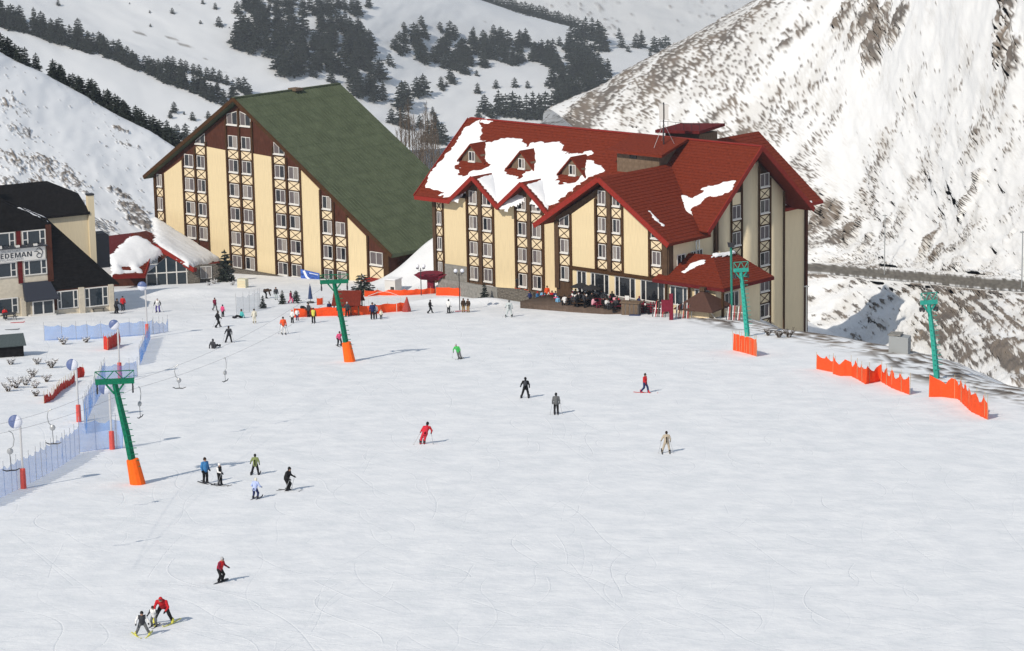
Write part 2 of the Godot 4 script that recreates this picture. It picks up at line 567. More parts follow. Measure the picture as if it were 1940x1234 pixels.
var net_right := [[Vector3(30.5, -19.3, -361), Vector3(38.6, -17.5, -351.9), Vector3(42.4, -15.2, -340.3), Vector3(43.9, -12.7, -327.5), Vector3(45, -10.3, -314.7), Vector3(45.4, -8.1, -301.7), Vector3(45.5, -5.9, -288.8), Vector3(45.6, -3.7, -275.8), Vector3(46, -1.6, -262.9), Vector3(46.8, 0.3, -249.9), Vector3(48.4, 2.1, -237.1), Vector3(51.5, 3.6, -224.5), Vector3(55.8, 4.7, -212.2), Vector3(60.7, 5.7, -200)], [Vector3(33.6, -15.9, -380), Vector3(41.4, -14.5, -370.3), Vector3(45.6, -12.5, -358.6), Vector3(47.8, -10.4, -345.8), Vector3(49, -8.1, -332.9), Vector3(49.6, -5.8, -320), Vector3(50.1, -3.6, -307), Vector3(50.6, -1.4, -294.1), Vector3(51.3, 0.7, -281.1), Vector3(52.3, 2.6, -268.1), Vector3(54.1, 4.5, -255.3), Vector3(57, 6.3, -242.6), Vector3(61.2, 7.8, -230.3), Vector3(65.8, 9.2, -218)], [Vector3(36.6, -12.7, -397), Vector3(43.1, -11.2, -386.8), Vector3(47.3, -9.6, -375.2), Vector3(49.6, -7.7, -362.9), Vector3(51.1, -5.7, -350.5), Vector3(52.2, -3.6, -338), Vector3(53.3, -1.6, -325.5), Vector3(54.2, 0.5, -312.9), Vector3(55.2, 2.6, -300.4), Vector3(57.1, 4.6, -288.1), Vector3(60, 6.4, -275.9), Vector3(63.7, 8, -263.8), Vector3(67.9, 9.6, -251.9), Vector3(72.1, 11.2, -240)], [Vector3(37.2, -12.2, -402.8), Vector3(43.7, -10.7, -392.6), Vector3(48, -9.1, -381.1), Vector3(50.4, -7.2, -368.8), Vector3(51.9, -5.2, -356.3), Vector3(53.1, -3.2, -343.8), Vector3(54.2, -1.1, -331.2), Vector3(55.2, 0.9, -318.7), Vector3(56.3, 3, -306.2), Vector3(58.2, 4.9, -293.8), Vector3(61.3, 6.7, -281.6), Vector3(65.2, 8.4, -269.6), Vector3(69.4, 10, -257.7), Vector3(73.9, 11.5, -245.8)], [Vector3(27.7, -12.8, -426), Vector3(38, -10, -417.5), Vector3(45.9, -7.3, -407.1), Vector3(50.5, -5, -394.7), Vector3(53.5, -2.9, -381.4), Vector3(55.4, -0.9, -367.9), Vector3(56.7, 1.1, -354.3), Vector3(57.9, 3.1, -340.7), Vector3(59, 5.1, -327.1), Vector3(60.7, 6.9, -313.5), Vector3(63.5, 8.6, -300.2), Vector3(67.6, 10.2, -287.1), Vector3(72.7, 11.8, -274.5), Vector3(78.5, 13.4, -262)], [Vector3(20.2, -10.7, -484), Vector3(27.5, -6.2, -470), Vector3(35.4, -1.9, -456.3), Vector3(44.1, 2, -442.9), Vector3(51.4, 4.9, -428.9), Vector3(55.5, 7.1, -413.5), Vector3(57.8, 9.2, -397.4), Vector3(59.9, 11.2, -381.2), Vector3(61.7, 13.3, -365), Vector3(63.7, 15.3, -348.9), Vector3(66.8, 17.3, -332.9), Vector3(71.7, 19.2, -317.5), Vector3(78.3, 20.8, -302.6), Vector3(85.7, 22.2, -288)], [Vector3(8.5, -5.2, -532), Vector3(19.9, 1.7, -517.7), Vector3(32.2, 10, -505), Vector3(45.2, 18.2, -492.9), Vector3(55.8, 24.1, -478.7), Vector3(60.7, 27.2, -461), Vector3(62.6, 29.3, -441.5), Vector3(64.4, 31.3, -422.1), Vector3(65.9, 33.1, -402.6), Vector3(67, 34.8, -383), Vector3(69, 36.3, -363.6), Vector3(74, 37.5, -344.9), Vector3(81.8, 38.5, -327.1), Vector3(91.4, 39.5, -310)], [Vector3(6.4, -15.4, -582), Vector3(21, -8, -567.5), Vector3(35, 0.7, -553.1), Vector3(47.3, 10.8, -538.4), Vector3(56.8, 22, -522.9), Vector3(62.7, 31.1, -505.1), Vector3(65.7, 36.2, -484.6), Vector3(67.5, 39.6, -463.1), Vector3(69.4, 42.7, -441.5), Vector3(71, 45.2, -419.8), Vector3(73.3, 47.1, -398.2), Vector3(78.2, 48.7, -377.2), Vector3(87.3, 49.7, -357.8), Vector3(99.7, 50.2, -340)], [Vector3(2, -32.9, -662), Vector3(21.7, -27.8, -654), Vector3(39.8, -20.8, -644.4), Vector3(54.7, -11.2, -632.4), Vector3(65.3, 0.9, -618.1), Vector3(72.2, 12.4, -601.4), Vector3(76.3, 20, -581.8), Vector3(78.9, 25.5, -560.7), Vector3(81.5, 30.8, -539.6), Vector3(85.1, 35.5, -518.5), Vector3(90.8, 39.2, -497.8), Vector3(100.4, 42, -479.2), Vector3(115, 44.4, -463.9), Vector3(132, 46.5, -450)]]
var net_left := [[Vector3(-93.8, 1.2, -352), Vector3(-86.4, 0, -355.9), Vector3(-79.3, -1.2, -360.1), Vector3(-72.7, -2.6, -365), Vector3(-66, -3.6, -370), Vector3(-59.2, -4.3, -374.9), Vector3(-52.7, -5, -380.1), Vector3(-46.5, -6.4, -385.6), Vector3(-40.6, -8.3, -391.2), Vector3(-34.7, -10.2, -397)], [Vector3(-96.9, 8.9, -366), Vector3(-89.8, 7.7, -370.5), Vector3(-83, 6.6, -375.4), Vector3(-76.8, 5.5, -381), Vector3(-70.8, 4.3, -386.7), Vector3(-64.3, 2.6, -391.7), Vector3(-57.3, 0, -395.7), Vector3(-50.1, -3.1, -398.8), Vector3(-42.8, -5.9, -401.9), Vector3(-35.3, -8.4, -405)], [Vector3(-102.8, 18.8, -392), Vector3(-96, 16.7, -398), Vector3(-89.4, 14.5, -404.1), Vector3(-82.9, 12.2, -410.3), Vector3(-76.2, 9.6, -416), Vector3(-68.7, 6.5, -420.3), Vector3(-60.8, 2.8, -422.9), Vector3(-52.8, -1.1, -423), Vector3(-44.7, -4.5, -420.8), Vector3(-36.3, -7.3, -418)], [Vector3(-113.1, 31.6, -436), Vector3(-104.2, 27.4, -440.9), Vector3(-95.8, 23, -446.2), Vector3(-87.9, 18.2, -452), Vector3(-79.9, 13.2, -456.2), Vector3(-71, 8.4, -456.2), Vector3(-62.2, 4, -452.4), Vector3(-53.8, 0, -446.7), Vector3(-45.8, -3.7, -440.3), Vector3(-37.6, -7.4, -434)], [Vector3(-122.1, 25.7, -470), Vector3(-111.8, 21.2, -473), Vector3(-101.9, 16.5, -476.7), Vector3(-92.5, 11.5, -480.6), Vector3(-83, 6.4, -481.9), Vector3(-73.2, 1.5, -479.5), Vector3(-64, -2.8, -474.3), Vector3(-55.5, -6.7, -467.4), Vector3(-47.5, -10.2, -459.7), Vector3(-39.3, -13.4, -452)], [Vector3(-141.4, 5.9, -540), Vector3(-128.6, 1.1, -540), Vector3(-115.8, -3.8, -540), Vector3(-103.1, -8.3, -538.9), Vector3(-90.8, -12.2, -535.3), Vector3(-79.6, -15.5, -528.9), Vector3(-69.9, -18.4, -520), Vector3(-61, -21, -509.9), Vector3(-52.1, -23.3, -499.9), Vector3(-42.8, -25, -490)]]
var net_far := [[Vector3(-149.2, -3.9, -528), Vector3(-130.1, -4.2, -532), Vector3(-111.4, -6.1, -535.6), Vector3(-93.1, -10.4, -536.2), Vector3(-75.6, -14.9, -535.1), Vector3(-60.1, -17.6, -539.6), Vector3(-46.9, -18.7, -552.1), Vector3(-35.5, -19.3, -567.9), Vector3(-25.3, -20.3, -584.5), Vector3(-13.8, -21.3, -599.6), Vector3(1.2, -22.2, -610.3), Vector3(19.2, -22.9, -615.3), Vector3(38.3, -23, -614.8), Vector3(57.6, -23, -612)], [Vector3(-161.5, 21.9, -580), Vector3(-142.1, 17.5, -585.4), Vector3(-123.1, 12.1, -590.8), Vector3(-104.3, 5.7, -594), Vector3(-85.5, -0.9, -592.4), Vector3(-67.3, -6.8, -590.9), Vector3(-51, -11, -597.5), Vector3(-37.4, -13.2, -611.6), Vector3(-25.9, -14.5, -628.5), Vector3(-13.5, -15.4, -644.2), Vector3(2.7, -16.4, -655.5), Vector3(21.5, -17.1, -661), Vector3(41.5, -17.4, -660.8), Vector3(62, -17.4, -658)], [Vector3(-169.6, 30.2, -612), Vector3(-148.7, 23.6, -616.9), Vector3(-127.8, 16.8, -621.2), Vector3(-106.7, 9.9, -623.1), Vector3(-85.5, 3.1, -621.6), Vector3(-65.1, -2.2, -622.2), Vector3(-47.8, -4.3, -632.1), Vector3(-35, -5.3, -649.7), Vector3(-24.2, -6.7, -669.2), Vector3(-11.3, -8.4, -686.8), Vector3(6, -10.6, -699.9), Vector3(25.9, -12.9, -709.7), Vector3(46.4, -15.5, -713.4), Vector3(66.7, -18.6, -708)], [Vector3(-181.5, 46.3, -660), Vector3(-160.4, 36.8, -664), Vector3(-138.8, 28.3, -666.2), Vector3(-116.5, 21.6, -665.2), Vector3(-94, 15.5, -662.3), Vector3(-71.6, 9.9, -660.4), Vector3(-51.2, 6.6, -665.2), Vector3(-35.8, 4.8, -679.9), Vector3(-23.6, 3.1, -699.6), Vector3(-10.5, 0.3, -718.5), Vector3(6.1, -4.7, -732.6), Vector3(26.4, -11, -740.5), Vector3(48.1, -17.1, -741.3), Vector3(69.2, -23.1, -735)], [Vector3(-207, 72.1, -760), Vector3(-184.7, 60.8, -764.8), Vector3(-162.1, 50.9, -766.7), Vector3(-138.9, 43.9, -762.6), Vector3(-115.2, 38.6, -755.5), Vector3(-91, 33.4, -749.9), Vector3(-67.3, 27.6, -748.3), Vector3(-46.7, 19.2, -753.8), Vector3(-30.1, 7.9, -767), Vector3(-14.1, -4.1, -782.1), Vector3(5, -14.6, -792.9), Vector3(27.4, -22.9, -796.7), Vector3(50.9, -29.9, -793.2), Vector3(73.9, -36.5, -785)], [Vector3(-231.8, 104.8, -860), Vector3(-202.3, 94.8, -852.8), Vector3(-172.8, 84.8, -845.5), Vector3(-143.2, 74.8, -838.3), Vector3(-113.3, 65.5, -832.6), Vector3(-83.2, 57.1, -830.8), Vector3(-58.3, 44.7, -835.9), Vector3(-42.9, 23.9, -849.3), Vector3(-32.1, -0.9, -866.5), Vector3(-20.9, -25.4, -883.4), Vector3(-4.4, -44.6, -894.6), Vector3(22.1, -54.2, -895.1), Vector3(52.9, -59.4, -889), Vector3(82.9, -65.5, -880)]]
var net_back := [[Vector3(-67.2, -55.4, -960), Vector3(-16.1, -53.3, -960), Vector3(34.9, -52.6, -960), Vector3(85.9, -54.7, -960), Vector3(136.8, -59.1, -960)], [Vector3(-69.1, -33.3, -1000), Vector3(-16.2, -34.3, -1000), Vector3(36.7, -35.2, -1000), Vector3(89.5, -37.1, -1000), Vector3(142.2, -41, -1000)], [Vector3(-71.7, -10, -1050), Vector3(-16.4, -11, -1050), Vector3(38.8, -12, -1050), Vector3(94, -14, -1050), Vector3(149.1, -17.9, -1050)], [Vector3(-77, 30.8, -1150), Vector3(-17, 29.7, -1150), Vector3(43, 28.7, -1150), Vector3(103, 26.5, -1150), Vector3(162.7, 22.2, -1150)], [Vector3(-91.2, 0.2, -1350), Vector3(-20.5, -1.1, -1350), Vector3(50.2, -2.3, -1350), Vector3(120.9, -4.9, -1350), Vector3(191.3, -9.9, -1350)]]

func blob(p: Vector3, list: Array) -> float:
	var b := 0.0
	for e in list: 
		var q: Vector3 = (p - e[0]) 
		b = maxf(b, float(e[2]) * (1.0 - smoothstep(.35, 1.15, q.length() / float(e[1]))))
	return b

func build_hills() -> void:
	var crags := [[Vector3(57, 20.5, -456.4), 6, 0.8], [Vector3(58.9, 20.7, -444.2), 7, 0.85], [Vector3(58.8, 18.3, -433.8), 6.5, 0.85], [Vector3(57.6, 15.3, -431.3), 3.5, 0.75], [Vector3(60.3, 20.8, -424.2), 5, 0.7], [Vector3(54.9, 16.9, -453.6), 3, 0.4], [Vector3(66.3, 28.3, -365.1), 6, 0.85], [Vector3(65.7, 24.8, -361.4), 5.5, 0.85], [Vector3(65.9, 23.4, -355), 3.5, 0.7], [Vector3(47, -6.5, -406.2), 4.5, 0.7], [Vector3(48.8, -7.1, -395.3), 4, 0.65], [Vector3(50.7, -6.3, -385.9), 2.2, 0.5], [Vector3(46.1, -5.5, -412.5), 4, 0.65], [Vector3(55.2, -1.6, -356.4), 3, 0.75], [Vector3(54.9, -1.5, -348.2), 2, 0.6], [Vector3(59.3, 6.2, -346.5), 2.6, 0.8], [Vector3(58.3, 4.2, -346.7), 2.2, 0.75], [Vector3(60.3, 8.2, -346.6), 2, 0.6], [Vector3(59.6, 5.8, -320.6), 2, 0.5], [Vector3(53.7, -2.8, -380.6), 1.6, 0.5], [Vector3(13.8, -2.4, -521), 5, 0.7], [Vector3(12.3, -4.2, -519.4), 5, 0.7], [Vector3(47.6, 13.9, -467.2), 2, 0.5], [Vector3(50.2, 16.2, -466.8), 2.5, 0.4]]
	var right := func(p: Vector3, s: float, t: float) -> Array:
		var a := s * 190.0
		var b := t * 150.0
		var ca := a * .92 + b * .39
		var cb := b * .92 - a * .39
		var v := .40 * n_streak.get_noise_2d(ca * .9, cb * 2.6) + .42 * n_fine.get_noise_2d(ca * 3.6, cb * 6.5) + .62 * n_mid.get_noise_2d(ca * 26.0, cb * 44.0)
		var dens := .09 + 1.0 * n_big.get_noise_2d(ca * 1.4 + 20.0, cb * 11.0)
		dens += .20 * smoothstep(.5, .1, s) + .30 * smoothstep(.34, .12, s) * smoothstep(.58, .70, t) + .15 * smoothstep(.30, .1, s) * smoothstep(.5, .6, t)
		var crag := blob(p, crags)
		dens += 1.25 * crag
		dens = maxf(dens, .02)
		if t < .25:
			dens += .05 + .62 * smoothstep(.24, .42, s) * smoothstep(.02, .1, t)
			v = .75 * n_streak.get_noise_2d((a + b * 2.2) * .5 + 1.2 * n_mid.get_noise_2d(a, b), b * .16) + .45 * n_fine.get_noise_2d(a * 1.6, b * 2.2) + .25 * n_mid.get_noise_2d(a * 20.0, b * 30.0)
		if t > .24 and t < .44: dens += .30 * (1.0 - smoothstep(.39, .45, t))
		var thr := .60 - .75 * clampf(dens, -.3, 1.15)
		var k := smoothstep(thr - .06, thr + .06, v)
		if t > .25 and t < .375: k *= .3
		var thin := smoothstep(-.25, .5, n_mid.get_noise_2d(ca * 1.5, cb * 3.0) + .6 * n_fine.get_noise_2d(ca * 8.0, cb * 14.0) + dens - .45)
		var c := (rock_mix(k * .92, p) * Color(.90, .895, .885)).lerp(Color(.50, .48, .45), .42 * thin * (1.0 - k))
		var off := .22 * k * (.6 + n_fine.get_noise_2d(ca * 6.0, cb * 6.0)) + 1.1 * n_mid.get_noise_2d(ca * .55, cb * .9) + .35 * n_streak.get_noise_2d(ca * .3, cb * .8)
		off += 1.6 * clampf(crag, 0, .7) * (.4 + n_fine.get_noise_3d(p.x * 2.0, p.y * 2.0, p.z * 2.0))
		if t > .24 and t < .385: off = 0.0
		return [off, c]
	struct("mountain_slope", land(net_right, 520, 440, right), M.land)
	var road := func(p: Vector3, s: float, t: float) -> Array:
		var m := (t - .25) / .125
		var k := n_streak.get_noise_2d(s * 300.0, m * 6.0)
		var c := Color(.145, .135, .12) * (1.0 + .5 * k)
		if m < .08 or m > .9: c = c.lerp(SNOW, smoothstep(-.2, .3, k))
		return [.12, c]
	struct("road", land(net_right, 300, 10, road, Vector2(.252, .372)), M.land)
	var scree := [[Vector3(-73.5, 8.1, -411.6), 5, 0.35], [Vector3(-77.1, 10.7, -424), 5, 0.25], [Vector3(-67.7, 4.9, -399.7), 6, 0.5], [Vector3(-64.2, 3.1, -395.9), 4, 0.55], [Vector3(-68.8, 4.5, -392.2), 5, 0.45], [Vector3(-72.4, 6.3, -395.8), 5, 0.45], [Vector3(-61.9, 1.5, -391), 3.5, 0.45], [Vector3(-62.5, 4.5, -440.5), 2, 0.6], [Vector3(-60.2, 3, -432.5), 2.5, 0.5], [Vector3(-57.5, 0.4, -399.8), 3, 0.5], [Vector3(-55, -1.2, -394.7), 3.5, 0.6], [Vector3(-53.3, -2.5, -390.7), 3, 0.65], [Vector3(-71.3, 4.1, -384.8), 5, 0.4], [Vector3(-57.3, -2.1, -384.1), 3, 0.5], [Vector3(-74.5, 10.5, -453.7), 2, 0.2]]
	var left := func(p: Vector3, s: float, t: float) -> Array:
		var a := s * 160.0
		var b := t * 90.0
		var ca := a * .8 - b * .6
		var cb := b * .8 + a * .6
		var v := .45 * n_streak.get_noise_2d(ca * .7, cb * 2.0) + .40 * n_fine.get_noise_2d(ca * 2.8, cb * 5.2) + .4 * n_mid.get_noise_2d(ca * 26.0, cb * 44.0)
		var dens := .17 + .25 * n_big.get_noise_2d(ca * 2.0, cb * 4.0) + 1.25 * blob(p, scree)
		var thr := .58 - .75 * clampf(dens, -.2, 1.0)
		var k := smoothstep(thr - .08, thr + .08, v)
		return [.35 * k * (.5 + n_fine.get_noise_2d(a * 3.0, b * 3.0)) + .6 * n_mid.get_noise_2d(a * .5, b * .5), rock_mix(k * .9, p)]
	struct("hillside", land(net_left, 360, 300, left), M.land)
	var cuts := [[Vector3(-82.6, 2.8, -623.9), 4, 0.55], [Vector3(-77.8, 1.2, -622.8), 4, 0.55], [Vector3(-73, -0, -622.7), 3.5, 0.5], [Vector3(-66.7, -2.7, -618.1), 3.5, 0.5], [Vector3(-61.5, -5.1, -612.3), 4, 0.5], [Vector3(-58.3, -6.5, -608.9), 4, 0.5], [Vector3(-88, 3.5, -619.9), 3, 0.3], [Vector3(-25.1, -11.4, -646.9), 2, 0.2]]
	var far := func(p: Vector3, s: float, t: float) -> Array:
		var a := s * 330.0
		var b := t * 200.0
		var v := .5 * n_streak.get_noise_2d(a * .5, b * 1.2) + .5 * n_fine.get_noise_2d(a * 1.2, b * 2.0)
		var dens := -.05 + blob(p, cuts)
		var thr := .60 - .75 * clampf(dens, -.2, 1.0)
		var k := smoothstep(thr - .08, thr + .08, v)
		return [.9 * n_mid.get_noise_2d(a * .35, b * .35), rock_mix(k * .8, p)]
	struct("hillside", land(net_far, 300, 160, far), M.land)
	var back := func(p: Vector3, s: float, t: float) -> Array:
		var a := s * 330.0
		var b := t * 300.0
		var v := .4 * n_streak.get_noise_2d(a * .9, b * 1.1) + .6 * n_fine.get_noise_2d(a * 1.6, b * 2.4)
		var dens := .27 + .3 * n_big.get_noise_2d(a * 1.5 + 30.0, b * 2.5)
		var thr := .60 - .75 * dens
		var k := smoothstep(thr - .1, thr + .1, v)
		return [2.0 * n_mid.get_noise_2d(a * .3, b * .3) + .8 * k, rock_mix(k * .8, p)]
	struct("mountain_slope", land(net_back, 240, 120, back), M.land)

# ---------------------------------------------------------------- windows, timber lanes
var cache := {}

func frame_mesh(w: float, h: float, bars: Array, t := .075, cross_bars := []) -> ArrayMesh:
	var st := begin()
	box(st, Vector3(-w * .5, 0, 0), Vector3(-w * .5 + t, h, .1)); box(st, Vector3(w * .5 - t, 0, 0), Vector3(w * .5, h, .1))
	box(st, Vector3(-w * .5 + t, 0, .003), Vector3(w * .5 - t, t, .1)); box(st, Vector3(-w * .5 + t, h - t, .003), Vector3(w * .5 - t, h, .1))
	for b in bars: box(st, Vector3(b * w - t * .5, t, .012), Vector3(b * w + t * .5, h - t, .095))
	for c in cross_bars: box(st, Vector3(float(c[0]) * w, float(c[2]) * h - t * .4, .016), Vector3(float(c[1]) * w, float(c[2]) * h + t * .4, .09))
	return done(st)

func window(parent: Node3D, x: float, y: float, z: float, w: float, h: float, style := 0) -> void:
	var key := "w%.2f_%.2f" % [w, h]
	if not cache.has(key):
		var s := begin()
		box(s, Vector3(-w * .5 - .04, -.16, -.02), Vector3(w * .5 + .04, -.004, .2))
		cache[key] = [frame_mesh(w, h, [.0]), b1(Vector3(-w * .5 + .1, .1, .02), Vector3(-.05, h - .1, .045)), b1(Vector3(.05, .1, .02), Vector3(w * .5 - .1, h - .1, .045)), done(s)]
	var c: Array = cache[key]
	var f := obj("window", c[0], M.white_paint, parent)
	f.position = Vector3(x, y, z)
	var looks := [[M.curtain, M.glass], [M.curtain, M.curtain_pale], [M.glass, M.curtain], [M.curtain_pale, M.curtain], [M.glass, M.curtain_pale], [M.curtain, M.curtain]]
	var l: Array = looks[(style + rng.randi() % 6) % 6]
	obj("pane", c[1], l[0], f)
	obj("pane", c[2], l[1], f)
	obj("sill", c[3], M.white_paint, f)

func cut_window(parent: Node3D, x: float, y: float, z: float, w: float, hl: float, hr: float) -> void:
	# window with a slanting head, left height hl, right height hr
	var st := begin()
	var t := .085
	prism(st, [Vector2(-w * .5, 0), Vector2(w * .5, 0), Vector2(w * .5, hr), Vector2(-w * .5, hl)], 0, .05)
	var f := obj("window", done(st), M.white_paint, parent)
	f.position = Vector3(x, y, z)
	var m := (hl + hr) * .5
	var g := begin()
	prism(g, [Vector2(-w * .5 + t, t), Vector2(-.05, t), Vector2(-.05, maxf(m - t, t + .05)), Vector2(-w * .5 + t, maxf(lerpf(hl, hr, t / w) - t, t + .05))], .05, .065)
	obj("pane", done(g), M.curtain, f)
	g = begin()
	prism(g, [Vector2(.05, t), Vector2(w * .5 - t, t), Vector2(w * .5 - t, maxf(lerpf(hr, hl, t / w) - t, t + .05)), Vector2(.05, maxf(m - t, t + .05))], .05, .065)
	obj("pane", done(g), M.glass, f)
	obj("sill", b1(Vector3(-w * .5 - .04, -.16, -.02), Vector3(w * .5 + .04, -.004, .2)), M.white_paint, f)

func cross_panel(parent: Node3D, x: float, y0: float, y1: float, z: float, w: float) -> void:
	var h := y1 - y0
	var key := "x%.2f_%.2f" % [w, h]
	if not cache.has(key):
		var a := begin()
		box(a, Vector3(-w * .5, 0, 0), Vector3(w * .5, h, .06))
		var b := begin()
		box(b, Vector3(-w * .5, 0, .06), Vector3(w * .5, .11, .12)); box(b, Vector3(-w * .5, h - .11, .06), Vector3(w * .5, h, .12))
		bar(b, Vector3(-w * .5, .1, .09), Vector3(w * .5, h - .1, .09), .05, .10, Vector3.BACK)
		bar(b, Vector3(-w * .5, h - .1, .086), Vector3(w * .5, .1, .086), .05, .10, Vector3.BACK)
		cache[key] = [done(a), done(b)]
	var p := obj("timber_panel", cache[key][0], M.cream_light, parent)
	p.position = Vector3(x, y0, z)
	obj("cross_brace", cache[key][1], M.beam, p)

func lane(parent: Node3D, u0: float, u1: float, z: float, sills: Array, wh: float, y_low: float, top_cross := -1.0) -> void:
	# a column of windows with crossed timber panels between; sills from the top down
	var w := u1 - u0
	var x := (u0 + u1) * .5
	for i in sills.size():
		var s: float = sills[i]
		window(parent, x, s, z, w - .45, wh, i)
		var nxt: float = sills[i + 1] + wh + .06 if i + 1 < sills.size() else y_low
		if s - .2 - nxt > .5: cross_panel(parent, x, nxt, s - .2, z, w - .2)
	if top_cross > 0.0: cross_panel(parent, x, sills[0] + wh + .06, top_cross, z, w - .2)

func post(parent: Node3D, u0: float, u1: float, y0: float, y1: float, z: float, m: Material = null, proud := .2) -> void:
	obj("timber_post", b1(Vector3(u0, y0, z), Vector3(u1, y1, z + proud)), m if m else M.beam, parent)

func render_panel(parent: Node3D, poly: Array, z: float, m: Material = null, proud := .09) -> void:
	var st := begin()
	prism(st, poly, z, z + proud)
	obj("wall_panel", done(st), m if m else M.cream, parent)

# ---------------------------------------------------------------- the green roofed hotel
func hotel_green() -> void:
	var t := thing("hotel", "tall gabled hotel with a huge dark green roof and cream panelled front", "hotel", H1, -THETA)
	var D := 18.0
	# body
	var st := begin()
	prism(st, [Vector2(-45.2, -6), Vector2(.0, -6), Vector2(.0, 4.2), Vector2(-27.3, 21.3), Vector2(-45.2, 10.2)], -D, 0)
	obj("wall", done(st), M.timber, t)
	# stone plinth in front
	st = begin()
	prism(st, [Vector2(-34.6, -3.2), Vector2(-.5, -3.2), Vector2(-.5, -1.62), Vector2(-15.6, -1.30), Vector2(-34.6, -1.05)], .0, .9)
	obj("stone_plinth", done(st), M.stone, t)
	# cream panels between the lanes
	var P := [[Vector2(-43.0, -6), Vector2(-39.15, -6), Vector2(-39.15, 12.75), Vector2(-43.0, 10.55)],
		[Vector2(-34.0, -6), Vector2(-30.15, -6), Vector2(-30.15, 14.75), Vector2(-34.0, 14.95)],
		[Vector2(-24.75, -6), Vector2(-21.2, -6), Vector2(-21.2, 14.6), Vector2(-24.75, 14.75)],
		[Vector2(-15.7, -6), Vector2(-12.4, -6), Vector2(-12.4, 11.1), Vector2(-15.7, 13.25)],
		[Vector2(-7.3, -6), Vector2(-3.9, -6), Vector2(-3.9, 5.6), Vector2(-7.3, 7.8)]]
	for p in P: render_panel(t, p, .0)
	# posts
	for l in [[-45.2, -44.75, -1, 9.9], [-43.3, -43.0, -1, 10.5], [-39.15, -38.85, -1, 13], [-36.62, -36.3, -1, 14.6], [-34.3, -34.0, -1, 15.6],
			[-30.15, -29.85, -4, 19], [-27.62, -27.25, -4, 20.6], [-25.05, -24.75, -4, 19], [-21.2, -20.9, -4, 16], [-18.65, -18.3, -4, 14.7],
			[-16.0, -15.7, -4, 13.3], [-12.4, -12.1, -4, 11], [-10.05, -9.7, -4, 9.6], [-7.6, -7.3, -4, 8], [-3.9, -3.6, -4, 5.8], [-.9, .02, -4, 3.8]]:
		post(t, l[0], l[1], l[2], l[3], .0)
	var H := 1.66
	lane(t, -44.75, -43.3, .02, [8.67, 5.4, 2.1], H, 1.9)
	lane(t, -38.85, -36.62, .02, [11.94, 8.67, 5.4, 2.1], H, 2.0)
	lane(t, -36.3, -34.3, .02, [11.94, 8.67, 5.4, 2.1], H, 2.0, 15.0)
	cut_window(t, -35.3, 15.25, .02, 1.9, .35, 1.5)
	for e in [[-29.85, -27.62, 1.35, 1.9], [-27.25, -25.05, 1.9, 1.35]]:
		cut_window(t, (e[0] + e[1]) * .5, 18.35, .02, 2.05, e[2], e[3])
		lane(t, e[0], e[1], .02, [15.2, 11.94, 8.67, 5.4, 2.1, -1.1], H, -1.3)
	lane(t, -20.9, -18.65, .02, [11.94, 8.67, 5.4, 2.1, -1.1], H, -1.3, 14.85)
	cut_window(t, -19.8, 15.1, .02, 2.0, 1.55, .35)
	lane(t, -18.3, -16.0, .02, [11.94, 8.67, 5.4, 2.1, -1.1], H, -1.3)
	lane(t, -12.1, -10.05, .02, [8.6, 5.4, 2.1, -1.1], H, -1.3)
	lane(t, -9.7, -7.6, .02, [5.4, 2.1, -1.1], H, -1.3)
	lane(t, -3.6, -.9, .02, [2.15, -1.6], H, -1.8)
	# roof: two slabs, standing ribs on the right one
	var f := 1.0
	var rs := begin()
	var a := Vector3(1.4, 4.0, f); var b := Vector3(1.4, 4.0, -D - .8); var c := Vector3(-27.3, 22.1, -D - .8); var d := Vector3(-27.3, 22.1, f)
	slab(rs, a, b, c, d, .45)
	var r1 := obj("roof", done(rs), M.green_roof, t)
	rs = begin()
	slab(rs, Vector3(-46.2, 10.0, -D - .8), Vector3(-46.2, 10.0, f), Vector3(-27.3, 22.1, f), Vector3(-27.3, 22.1, -D - .8), .45)
	obj("roof", done(rs), M.green_roof, t)
	var ribs := begin()
	var nrm := (b - a).cross(d - a).normalized()
	if nrm.y < 0.0: nrm = -nrm
	for k in 34:
		var q := float(k) / 33.0
		bar(ribs, a.lerp(b, q) + nrm * .03, d.lerp(c, q) + nrm * .03, .07, .07, nrm)
	for k in range(1, 15):          # overlapping sheet ends
		var q := k / 15.0
		bar(ribs, a.lerp(d, q) + nrm * .015, b.lerp(c, q) + nrm * .015, .06, .025, nrm)
	var rb := obj("roof_ribs", done(ribs), M.green_rib, r1)
	rb.set_meta("kind", "stuff")
	st = begin()
	bar(st, Vector3(-27.3, 22.12, f + .05), Vector3(-27.3, 22.12, -D - .85), .5, .18)
	obj("ridge_cap", done(st), M.green_roof, t)
	board(t, Vector3(-46.25, 9.82, f + .06), Vector3(-27.3, 21.95, f + .06), .5, M.beam)
	board(t, Vector3(-27.3, 21.95, f + .062), Vector3(1.45, 3.8, f + .062), .5, M.beam)
	st = begin()
	box(st, Vector3(-27.9, 22.0, -11.0), Vector3(-26.4, 22.35, -9.6))
	obj("roof_hatch", done(st), M.old_wood, t)
	# eave underside strut and entrance canopy at the right corner
	st = begin()
	bar(st, Vector3(0, 2.6, -2), Vector3(1.3, 3.7, -2), .12, .16)
	obj("strut", done(st), M.beam, t)
	st = begin()
	slab(st, Vector3(-4.0, -.55, 3.4), Vector3(1.2, -.55, 3.4), Vector3(1.2, .4, .02), Vector3(-4.0, .4, .02), .3)
	obj("entrance_canopy", done(st), M.red_trim, t)
	st = begin()
	for u in [-3.8, 1.0]: box(st, Vector3(u - .12, -3, 3.0), Vector3(u + .12, -.8, 3.24))
	obj("canopy_post", done(st), M.beam, t)
	# printed banner on the plinth
	st = begin()
	var bx := -14.55
